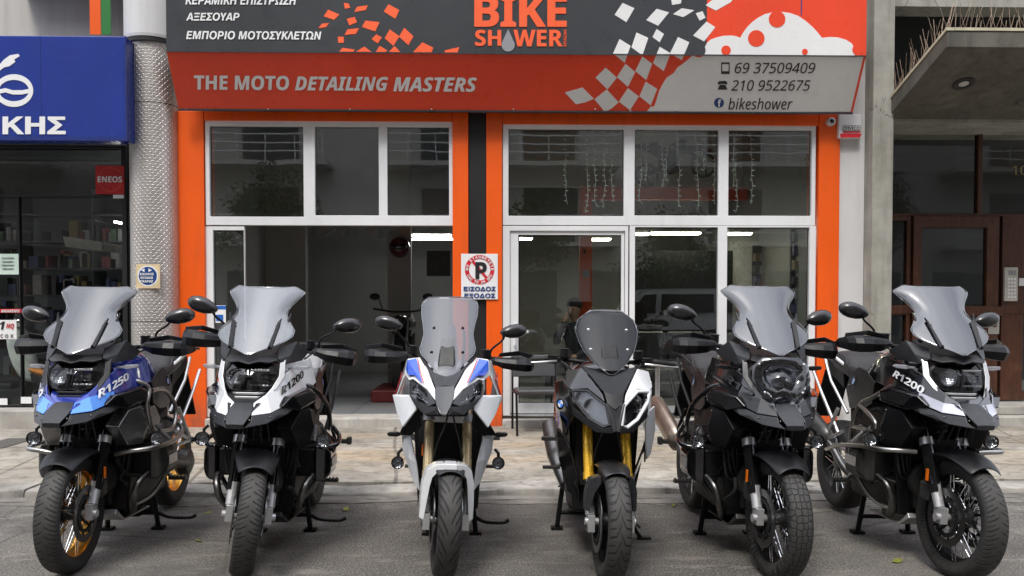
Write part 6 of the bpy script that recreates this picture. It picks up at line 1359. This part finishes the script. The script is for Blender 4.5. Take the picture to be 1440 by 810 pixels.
# parked van
vn = thing('parked_van', 'light grey van parked across the road, mirrored in the lower right shop glass', 'van', (5.4, -5.6, 0))
prof = [(-2.5, .35), (-2.52, .9), (-2.4, 1.15), (-1.75, 1.28), (-1.25, 1.9), (-1.0, 2.02), (2.35, 2.05), (2.5, 1.9), (2.55, .9), (2.5, .35)]
VG = M('van_paint', (.5, .51, .52), .3, coat=.6); b = B().loft([[(x, s_ * w_, z) for x, z in prof] for s_, w_ in ((-1, .9), (-1, .97), (1, .97), (1, .9))]); b.build('body', VG, vn, bevel=.05)
for x0, x1, sl_ in ((-1.5, -.75, 1), (-.6, .9, 0), (1.05, 2.3, 0)):
    b = B().prism([(x0, .972, 1.3), (x1, .972, 1.3), (x1, .972, 1.85), (x0 + .42 * sl_, .972, 1.85)], (0, .012, 0)); b.build('window', M('van_glass', (.01, .012, .014), .08), vn)
for x in (-1.65, 1.7):
    for y in (-.9, .9): B().lathe([(-.1, .2), (-.11, .3), (-.06, .33), (.06, .33), (.11, .3), (.1, .2), (.09, 0)], 32, 'y', (x, y, .33)).build('wheel', RUB, vn, smooth=True)
b = B().box((-2.5, .972, .75), (2.52, .985, .83)); b.build('side_trim', PLA, vn)

# ================================================================== INSIDE THE GARAGE BAY
def tube_light(px0, px1, py, Y, label, m='led', w=.05):
    p, q = py_(px0, py, Y), py_(px1, py, Y); t = thing('tube_light', label, 'light', tuple((p + q) / 2), group='lit ceiling lights inside the shop')
    c = (p + q) / 2; B().box((p.x - c.x, -w, -.012), (q.x - c.x, w, .012)).build('tube', MAT[m], t, bevel=.008); B().box((p.x - c.x - .02, -w - .02, .014), (q.x - c.x + .02, w + .02, .05)).build('fitting', MAT['white_frame'], t)
tube_light(551, 634, 331, F + 3.9, 'longer lit tube light on the garage ceiling', 'led', .04); tube_light(578, 640, 336.5, F + 4.4, 'shorter lit tube light farther back on the garage ceiling', 'led', .03)
for i, (a_, c_, yy, lab) in enumerate(((917, 984, 328.5, 'widest warm ceiling light behind the second lower pane'), (889, 912, 329.5, 'warm ceiling light partly hidden by the bar beside the glass door'), (1025, 1056, 329, 'narrow warm ceiling light behind the rightmost lower pane'), (830, 858, 337, 'warm ceiling light seen through the glass door right of the orange post'), (727, 748, 336, 'lit tube in the top left corner of the glass door'))): tube_light(a_, c_, yy, F + (3.6, 3.8, 1.3, 3.9, 4.1)[i], lab, 'led_warm', .09 if i != 2 else .05)
# rolled clear sheet under the lintel
b = B(); q = random.Random(9); xA, xB = FX(438, F + .35), FX(633, F + .35); zA = FZ(322, F + .35); n = 60; rings = []
for k in range(3):
    rings.append([(xA + (xB - xA) * i / n, F + .3 + .05 * math.sin(i * .9 + k) + k * .01, zA - .03 * k * (1 + .6 * math.sin(i * .21 + 1.2) ** 2) + .03 * math.sin(i * .5 + k * 1.3)) for i in range(n + 1)])
tag(b.loft(rings, False, False).build('rolled_sheet', glassy('clear_sheet', (.75, .76, .75), 1.5, .12), smooth=True), 'crumpled clear plastic sheet rolled up under the garage lintel', 'plastic sheet')
# heater on the wall
hY = F + 3.1; p, q = py_(600, 388, hY), py_(633, 352, hY); ht = thing('wall_heater', 'dark square wall heater with a louvred face inside the garage', 'heater', tuple(p))
sub(bx((p.x, hY, p.z), (q.x, hY + .099, q.z)), 'case', MAT['inner_dark'], ht, bevel=.01); b = B()
for i in range(6): b.box((p.x + .06, hY - .012, p.z + .06 + i * .045), (q.x - .06, hY - .002, p.z + .08 + i * .045))
sub(b, 'louvres', ENG2, ht)
# dark motorcycle on a red lift
def mini_bike(name, label, X, Y, Z, s, cols, yaw=0, grp=None):
    t = thing(name, label, 'motorcycle', (X, Y, Z), (0, 0, R(yaw)), grp); t.scale = (s, s, s)
    for y in (0, 1.4):
        w_ = B().lathe([(-.05, .2), (-.06, .27), (0, .31), (.06, .27), (.05, .2)], 40, closed=False); w_.lathe([(-.03, .2), (-.03, .18), (.03, .18), (.03, .2)], 40)
        for k in range(6): a = k * 1.047; w_.tube([(0, 0, 0), (0, .19 * math.cos(a), .19 * math.sin(a))], .012, 5)
        w_.build('wheel', RUB, t, smooth=True, loc=(0, y, .31))
    B().tube([(-.09, 0, .31), (-.09, .28, .95)], .022, 8).tube([(.09, 0, .31), (.09, .28, .95)], .022, 8).build('fork_leg', STED, t, smooth=True)
    B().loft([[(-.1, .35, .3), (.1, .35, .3), (.14, .35, .7), (-.14, .35, .7)], [(-.12, .9, .28), (.12, .9, .28), (.13, .9, .75), (-.13, .9, .75)]]).build('engine', ENG, t, bevel=.03)
    B().loft([[(x, y, z) for x, z in hp] for y, hp in ((.25, [(0, .98), (.12, .92), (.13, .8), (0, .75), (-.13, .8), (-.12, .92)]), (.5, [(0, 1.02), (.17, .95), (.17, .8), (0, .72), (-.17, .8), (-.17, .95)]), (.8, [(0, .88), (.12, .85), (.12, .76), (0, .72), (-.12, .76), (-.12, .85)]))]).build('fuel_tank', cols[0], t, sub=2)
    B().loft([[(-.1, .8, .78), (.1, .8, .78), (.1, .8, .86), (-.1, .8, .86)], [(-.12, 1.1, .8), (.12, 1.1, .8), (.12, 1.1, .9), (-.12, 1.1, .9)], [(-.06, 1.5, .92), (.06, 1.5, .92), (.06, 1.5, .98), (-.06, 1.5, .98)]]).build('seat', SEA, t, bevel=.03)
    B().tube([(-.38, .42, 1.06), (-.12, .3, 1.02), (.12, .3, 1.02), (.38, .42, 1.06)], .014, 8).build('handlebar', ENG, t, smooth=True)
    hl = B().ball((0, .1, .88), (.1, .08, .1)).build('headlight', cols[1], t, smooth=True)
    for sx in (-1, 1): B().tube([(sx * .25, .38, 1.05), (sx * .3, .36, 1.2)], .008, 6).ball((sx * .35, .36, 1.22), (.07, .02, .045)).build('mirror', ENG, t, smooth=True)
    return t
lx = py_(560, 560, F + 1.7); mini_bike('motorcycle', 'dim black motorcycle standing inside the garage bay', FX(563, F + 2.0), F + 1.75, FL + .12, 1.05, (GLO, PLA))
tag(bx((FX(520, F + 1.4), F + 1.45, FL), (FX(571, F + 1.4), F + 2.6, FL + .16)).build('lift_table', M('red_lift', (.12, .01, .012), .5), bevel=.02), 'low red service lift under the dim motorcycle in the garage', 'lift')
hp_ = py_(562, 348, F + 3.0); hh = thing('hanging_helmet', 'dark red helmet hanging high on the inner wall of the garage', 'helmet', tuple(hp_))
B().ball((0, 0, 0), (.16, .19, .16)).build('shell', M('dark_red_shell', (.08, .015, .02), .25), hh, smooth=True); B().ball((.0, -.1, .0), (.13, .11, .06)).build('visor', GLO, hh, smooth=True); B().tube([(0, .1, .1), (0, .19, .2)], .01, 6).build('hook', STED, hh)
# ================================================================== INSIDE THE RECEPTION
of = thing('orange_frame', 'orange steel post and beam standing inside the reception', 'frame', (FX(825, F + 2.8), F + 2.8, FL))
p0, p1 = py_(816, 280, F + 2.8), py_(833, 263, F + 2.8)
sub(bx((p0.x, F + 2.8, FL), (p1.x, F + 2.95, p1.z)), 'post', MAT['orange'], of, bevel=.006); sub(bx((p1.x + .002, F + 2.8, p0.z), (XL[7] - .15, F + 2.95, p1.z)), 'beam', MAT['orange'], of, bevel=.006)
sub(bx((p0.x + .04, F + 2.78, FZ(390, F + 2.78)), (p1.x - .04, F + 2.798, FZ(380, F + 2.78))), 'switch', MAT['drop'], of); sub(bx((p0.x + .05, F + 2.785, FZ(356, F + 2.78)), (p0.x + .08, F + 2.798, FZ(350, F + 2.78))), 'key_hook', ENG, of)
tag(bx((FX(878, F + 3.6), F + 3.6, FL), (FX(1056, F + 3.6), F + 3.75, FZ(352, F + 3.6))).build('dark_screen_wall', MAT['inner_dark']), 'dark panelled divider wall at the back of the reception', 'divider')
# dirt bike silhouette on the back wall
bulk = F + 3.1; tag(bx((XL[3] + .15, bulk, FZ(262, bulk)), (XL[7] - .15, bulk + .1, 4.09)).build('bulkhead_wall', mat_paint('pale_bulkhead', (.62, .62, .6), .06, .8)), 'pale wall above the orange beam inside the reception', 'wall')
dY = bulk - .01; db = thing('wall_silhouette', 'black dirt bike silhouette fixed high on the pale wall behind the upper panes', 'wall decal', tuple(py_(945, 262, dY)))
b = B()
for cx, cy, r_ in ((909, 247, 17), (989, 232, 18.5)):
    for k in range(24):
        a0, a1 = R(15 * k), R(15 * k + 15)
        for ra, rb in ((r_, r_ * .78),): ppoly(b, [(cx + r * math.cos(a), cy + r * math.sin(a)) for r, a in ((rb, a0), (ra, a0), (ra, a1), (rb, a1))], dY)
    for k in range(5):
        a = k * 1.257; ppoly(b, [(cx - 1, cy), (cx + 1, cy), (cx + 1 + r_ * .8 * math.cos(a), cy + r_ * .8 * math.sin(a)), (cx - 1 + r_ * .8 * math.cos(a), cy + r_ * .8 * math.sin(a))], dY)
sub(b, 'wheels', PLA, db)
b = B()
for pl in ([(892, 207), (925, 204), (945, 210), (958, 205), (985, 206), (1000, 210), (1004, 216), (985, 212), (962, 216), (950, 226), (930, 226), (915, 216)], [(926, 224), (955, 224), (958, 240), (940, 246), (925, 240)], [(903, 246), (926, 234), (928, 240), (906, 250)], [(958, 206), (963, 203), (992, 231), (987, 235)], [(936, 206), (960, 196), (966, 199), (958, 208)], [(893, 203), (925, 200), (926, 205), (893, 208)]): ppoly(b, pl, dY, .003)
sub(b, 'frame', PLA, db)
vt = thing('wall_lettering', 'red stacked wall letters near the right edge of the upper panes', 'lettering', tuple(py_(1128, 300, F + 3.2)))
for i, ch in enumerate('BIKESH'):
    y0 = 236 + i * 11; o = py_(1124, y0 + 9, F + 3.2); sub(text_on(B(), ch, o, py_(1133, y0 + 9, F + 3.2) - o, py_(1124, y0, F + 3.2) - o, (0, -1, 0), .004, .04), 'letter', REDP, vt)
# fairy lights
FWR = M('pale_wire', (.6, .58, .52), .5); bulb = M('fairy_bulb', (.75, .73, .66), .4)
q = random.Random(21)
for lst, lab in (([(300, 400), (388, 440), (420, 410), (470, 420), (505, 390), (546, 410)], 'string of unlit icicle fairy lights in the upper pane above the glass door'), ([(635, 400), (657, 300), (715, 330), (750, 300), (792, 410), (868, 425), (900, 260), (950, 405)], 'unlit icicle fairy lights in the middle upper pane in front of the dirt bike'), ([(1042, 330), (1052, 440), (1110, 400)], 'short string of unlit icicle fairy lights in the last upper pane')):
    Y = F + .1; t = thing('fairy_lights', lab, 'fairy lights', tuple(py_(700 + lst[0][0] / 3.13, 182, Y)), group='icicle fairy lights hung in the upper panes')
    w_ = B(); bb = B(); x0 = 700 + (lst[0][0] - 25) / 3.13; x1 = 700 + (lst[-1][0] + 20) / 3.13
    w_.tube([py_(x0 + (x1 - x0) * i / 30, 184.5 + 1.6 * math.sin(i * 1.4), Y) for i in range(31)], .0035, 4)
    for xs, ye in lst:
        px, py = 700 + xs / 3.13, 184; pts = []
        while py < 160 + ye / 3.13:
            pts.append(py_(px, py, Y)); 
            if len(pts) % 3 == 0: bb.tube([pts[-1], pts[-1] + Vector((q.choice((-1, 1)) * .028, -.01, q.uniform(-.01, .012)))], .005, 4)
            px += q.uniform(-.7, .7) + (q.uniform(-1.5, 1.5) if py > 150 + ye / 3.13 else 0); py += 2.4
        w_.tube(pts, .004, 4)
    sub(w_, 'wire', FWR, t); sub(bb, 'bulbs', bulb, t)
# sofas, table, chair
def sofa(X, Y, w_, label):
    t = thing('sofa', label, 'sofa', (X, Y, FL), group='dark leather sofas behind the glass'); LE = M('dark_leather', (.05, .05, .052), .42, var=.2, bump=.2, bscale=40)
    B().box((-w_ / 2, -.38, .08), (w_ / 2, .4, .3)).build('base', LE, t, bevel=.04)
    for k in range(2): B().box((-w_ / 2 + .12 + k * (w_ - .24) / 2, -.4, .3), (-w_ / 2 + .11 + (k + 1) * (w_ - .24) / 2, .25, .46)).build('cushion', LE, t, bevel=.05)
    for k in range(2): B().loft([[(-w_ / 2 + .12 + k * (w_ - .24) / 2, .2, .44), (-w_ / 2 + .11 + (k + 1) * (w_ - .24) / 2, .2, .44), (-w_ / 2 + .11 + (k + 1) * (w_ - .24) / 2, .4, .44), (-w_ / 2 + .12 + k * (w_ - .24) / 2, .4, .44)], [(-w_ / 2 + .12 + k * (w_ - .24) / 2, .28, .92), (-w_ / 2 + .11 + (k + 1) * (w_ - .24) / 2, .28, .92), (-w_ / 2 + .11 + (k + 1) * (w_ - .24) / 2, .46, .92), (-w_ / 2 + .12 + k * (w_ - .24) / 2, .46, .92)]]).build('back_cushion', LE, t, bevel=.06)
    for sx in (-1, 1): B().box((min(sx * w_ / 2, sx * (w_ / 2 - .12)), -.4, .081), (max(sx * w_ / 2, sx * (w_ / 2 - .12)), .42, .62)).build('armrest', LE, t, bevel=.05)
sofa(FX(945, F + 1.5), F + 1.5, 1.35, 'dark leather sofa behind the second lower pane'); sofa(FX(1075, F + 1.2), F + 1.2, 1.0, 'dark leather sofa behind the rightmost lower pane')
cq = ground_px(757, 604); ch = thing('chair', 'black padded chair on the pavement outside the glass door', 'chair', (cq.x - .03, 8.78, KH), (0, 0, R(4)))
CHV = M('chair_vinyl', (.05, .05, .053), .38, var=.15)
B().loft([[(-.23, -.22, .42), (.23, -.22, .42), (.23, -.22, .48), (-.23, -.22, .48)], [(-.23, .22, .41), (.23, .22, .41), (.23, .22, .47), (-.23, .22, .47)]]).build('seat', CHV, ch, bevel=.025)
B().loft([[(-.24, .22, .58), (.24, .22, .58), (.24, .26, .58), (-.24, .26, .58)], [(-.23, .28, .82), (.23, .28, .82), (.23, .31, .82), (-.23, .31, .82)]]).build('backrest', CHV, ch, bevel=.02)
for sx in (-1, 1):
    B().tube([(sx * .235, -.26, 0), (sx * .24, -.23, .44), (sx * .24, .2, .43)], .0125, 8).build('leg', ENG, ch, smooth=True); B().tube([(sx * .235, .28, 0), (sx * .24, .22, .43), (sx * .235, .3, .8)], .0125, 8).build('leg', ENG, ch, smooth=True)
tq = ground_px(918, 602); tb = thing('bistro_table', 'small round grey table on one leg outside the shop glass', 'table', (tq.x + .05, tq.y, KH))
B().lathe([(0, 0), (0, .2), (.012, .2), (.025, .1), (.03, .03), (.03, 0)], 36, 'z').build('base', SIL, tb, smooth=True); B().cyl((0, 0, .03), (0, 0, .7), .028, 16).build('leg', SIL, tb, smooth=True); B().lathe([(.7, 0), (.7, .27), (.71, .285), (.725, .285), (.73, .275), (.73, 0)], 48, 'z').build('tabletop', ENG2, tb, smooth=True)
# merchandise stands
def rack(px0, px1, py0, Y, seed, label):
    p, r_ = py_(px0, py0, Y), py_(px1, py0, Y); t = thing('display_stand', label, 'display stand', ((p.x + r_.x) / 2, Y, FL), group='stands of small packets inside the reception'); w_ = (r_.x - p.x) / 2; h = p.z - FL; q = random.Random(seed)
    b = B().box((-w_, .02, 0), (w_, .05, h)); b.build('back_panel', MAT['inner_dark'], t); fs = [B() for _ in cols]; z = .1
    while z < h - .12:
        x = -w_ + .01
        while x < w_ - .07: fs[q.randrange(7)].box((x, -.04 - q.random() * .04, z), (x + .06, .018, z + q.uniform(.09, .15))); x += .075
        z += .18
    for f_, b in enumerate(fs):
        if b.v: b.build('packets', M('stock_%d' % f_, cols[f_], .6), t)
rack(1113, 1137, 322, F + .9, 1, 'tall stand of small coloured packets against the right wall of the reception'); rack(1059, 1076, 345, F + 2.2, 2, 'narrow stand of small coloured packets deeper in the reception')
# person sitting inside, behind the half black half white motorcycle
def person(X, Y):
    t = thing('person', 'person in a dark jacket sitting behind the glass door, hand at the chin', 'person', (X, Y, FL), (0, 0, R(-35)))
    J = [((0, 0, .50), .13), ((0, .0, .64), .125), ((0, -.01, .80), .135), ((0, -.02, .96), .13), ((0, -.03, 1.05), .06), ((0, -.05, 1.11), .052), ((0, -.07, 1.19), .085), ((0, -.075, 1.26), .088), ((0, -.065, 1.31), .06),
         ((-.17, -.02, .99), .062), ((-.24, -.10, .80), .048), ((-.12, -.27, .92), .038), ((-.07, -.19, 1.06), .03), ((-.055, -.18, 1.11), .028), ((.17, -.02, .99), .062), ((.25, -.08, .78), .048), ((.16, -.28, .66), .038), ((.12, -.35, .65), .03),
         ((-.10, -.05, .48), .09), ((-.14, -.40, .48), .065), ((-.14, -.44, .12), .045), ((-.14, -.53, .03), .035), ((.10, -.05, .48), .09), ((.14, -.40, .48), .065), ((.14, -.42, .12), .045), ((.14, -.51, .03), .035)]
    E_ = [(0, 1), (1, 2), (2, 3), (3, 4), (4, 5), (5, 6), (6, 7), (7, 8), (3, 9), (9, 10), (10, 11), (11, 12), (12, 13), (3, 14), (14, 15), (15, 16), (16, 17), (0, 18), (18, 19), (19, 20), (20, 21), (0, 22), (22, 23), (23, 24), (24, 25)]
    V = [Vector(j[0]) for j in J]; RR = [j[1] for j in J]
    for k, (dx, dz, L) in enumerate(((-.018, .0, .05), (-.006, .01, .058), (.006, .008, .054), (.018, -.002, .044))):   # fingers of the raised hand
        i0 = len(V); V += [Vector((-.05 + dx, -.19, 1.13 + dz)), Vector((-.045 + dx, -.185, 1.13 + dz + L * .6)), Vector((-.04 + dx, -.168, 1.13 + dz + L))]; RR += [.0095, .009, .008]; E_ += [(13, i0), (i0, i0 + 1), (i0 + 1, i0 + 2)]
    i0 = len(V); V += [Vector((-.025, -.185, 1.10)), Vector((-.01, -.175, 1.13))]; RR += [.011, .009]; E_ += [(13, i0), (i0, i0 + 1)]
    me = bpy.data.meshes.new('body'); me.from_pydata(V, E_, []); o = bpy.data.objects.new('body', me); COL.objects.link(o)
    sk = o.modifiers.new('skin', 'SKIN'); 
    for i, r_ in enumerate(RR): me.skin_vertices[0].data[i].radius = (r_, r_)
    me.skin_vertices[0].data[0].use_root = True; o.modifiers.new('sub', 'SUBSURF').render_levels = 2; o.modifiers['sub'].levels = 2
    m2 = bpy.data.meshes.new_from_object(o.evaluated_get(bpy.context.evaluated_depsgraph_get())); bpy.data.objects.remove(o); m2.name = 'body'
    SK = M('skin', (.42, .24, .17), .5, var=.08); JK = M('dark_jacket', (.02, .021, .024), .7, var=.2); m2.materials.clear(); m2.materials.append(JK); m2.materials.append(SK)
    for p in m2.polygons: p.use_smooth = True; c = p.center; p.material_index = 1 if (c.z > 1.075 or (c.y < -.31 and c.z > .55)) else 0
    bo = bpy.data.objects.new('body', m2); COL.objects.link(bo); bo.parent = t
    hr = B().ball((0, -.05, 1.285), (.098, .105, .085), 20, 12); hr.v = [v for v in hr.v]; hr.build('hair', M('dark_hair', (.012, .01, .009), .6), t, smooth=True)
    f = B()
    for sx in (-1, 1): f.ball((sx * .032, -.148, 1.225), (.012, .008, .007), 8, 5)
    f.build('eyes', GLO, t, smooth=True); B().ball((0, -.162, 1.195), (.014, .02, .026), 10, 6).build('nose', SK, t, smooth=True)
    return t
person(FX(811, F + .75), F + .75)
st = thing('stool', 'low dark stool under the seated person behind the glass door', 'stool', (FX(811, F + .75), F + .75, FL)); B().lathe([(.36, 0), (.36, .17), (.39, .19), (.41, .17), (.41, 0)], 28, 'z').build('seat', SEA, st, smooth=True)
for k in range(4): a = R(45 + 90 * k); B().tube([(.1 * math.cos(a), .1 * math.sin(a), .36), (.17 * math.cos(a), .17 * math.sin(a), 0)], .012, 8).build('leg', ENG, st, smooth=True)
# ================================================================== scooter in the dark window
sc_ = thing('scooter', 'pale grey and orange scooter parked inside the dark window', 'scooter', (FX(48, LY + .45), LY + .45, KH + .12), (0, 0, R(70)))
SCG = M('scooter_grey', (.6, .63, .6), .3, coat=.5); SCO = M('scooter_orange', (.85, .28, .03), .3, coat=.5)
for y in (0, 1.25): B().lathe([(-.05, .12), (-.06, .2), (0, .235), (.06, .2), (.05, .12), (.03, 0)], 36).build('wheel', RUB, sc_, smooth=True, loc=(0, y, .235))
def plan(y, z, w_, d): return [(-w_, y + d, z), (-w_ * .7, y, z), (0, y - d * .4, z), (w_ * .7, y, z), (w_, y + d, z), (0, y + d * 1.2, z)]
B().loft([plan(-.02, .32, .1, .1), plan(.06, .5, .2, .12), plan(.14, .75, .22, .12), plan(.22, .98, .16, .1), plan(.27, 1.06, .08, .06)]).build('leg_shield', SCG, sc_, sub=2)
B().loft([[(-.16, .2, .26), (.16, .2, .26), (.16, .2, .33), (-.16, .2, .33)], [(-.17, .7, .26), (.17, .7, .26), (.17, .7, .33), (-.17, .7, .33)]]).build('floorboard', PLA, sc_, bevel=.02)
B().loft([[(x, y, z) for x, z in ((-w_, .4), (w_, .4), (w_ * .9, h), (-w_ * .9, h))] for y, w_, h in ((.66, .12, .7), (.85, .19, .72), (1.2, .18, .74), (1.5, .08, .76))]).build('rear_body', SCO, sc_, sub=2)
B().loft([[(x, y, z) for x, z in ((-w_, .72), (w_, .72), (w_ * .8, h), (-w_ * .8, h))] for y, w_, h in ((.62, .1, .8), (.85, .17, .83), (1.15, .17, .85), (1.42, .08, .86))]).build('seat', SEA, sc_, sub=2)
B().tube([(-.33, .38, 1.05), (-.1, .28, 1.08), (.1, .28, 1.08), (.33, .38, 1.05)], .02, 8).build('handlebar', ENG, sc_, smooth=True); B().ball((0, .2, 1.05), (.1, .08, .07)).build('headlight', MIRG, sc_, smooth=True)
B().loft([plan(-.2, .4, .05, .1), plan(-.1, .5, .09, .16), plan(.05, .5, .09, .1)]).build('front_mudguard', SCO, sc_, sub=1)
for sx in (-1, 1): B().tube([(sx * .2, .33, 1.07), (sx * .26, .3, 1.2)], .008, 6).ball((sx * .3, .3, 1.24), (.06, .02, .05)).build('mirror', ENG, sc_, smooth=True)
so = B(); 
for px, py in ((37, 565), (3, 567)):
    p = py_(px, py, LY - .03); tag(B().box((p.x - .06, LY - .032, p.z - .02), (p.x + .06, LY - .026, p.z + .055)).build('price_card', MAT['letter_white']), 'small white card low on the dark window, ' + ('right one of two' if px > 20 else 'left one of two'), 'card')
# ================================================================== fallen leaves
LF = M('yellow_green_leaf', (.22, .23, .04), .5, var=.3); q = random.Random(4)
for px, py, s_, lab in ((487, 717, .045, 'bright green fallen leaf by the kerb between the white and the decalled motorcycles'), (293, 722, .03, 'small yellow fallen leaf behind the blue motorcycle stand'), (279, 761, .034, 'yellow green fallen leaf on the asphalt left of the white motorcycle wheel'), (947, 711, .03, 'small yellow leaf beside the kerb left of the knobbly tyre motorcycle'), (1262, 790, .042, 'pale green fallen leaf on the asphalt beside the rightmost front wheel')):
    c = ground_px(px, py, .004); a = q.uniform(0, 6.28); rot = Matrix.Rotation(a, 3, 'Z'); pts = [(-1, 0, .1), (-.4, .42, .18), (.3, .38, .3), (1, 0, .25), (.3, -.38, .05), (-.4, -.42, .02), (0, 0, .0)]
    b = B().add([rot @ Vector(p) * s_ for p in pts] + [rot @ Vector((-1.5, .1, .3)) * s_, rot @ Vector((-1, .06, .1)) * s_], [(0, 1, 6), (1, 2, 6), (2, 3, 6), (3, 4, 6), (4, 5, 6), (5, 0, 6), (0, 7, 8)])
    o = b.build('fallen_leaf', LF, smooth=True, loc=(c.x, c.y, .006)); tag(o, lab, 'leaf', 'fallen leaves')
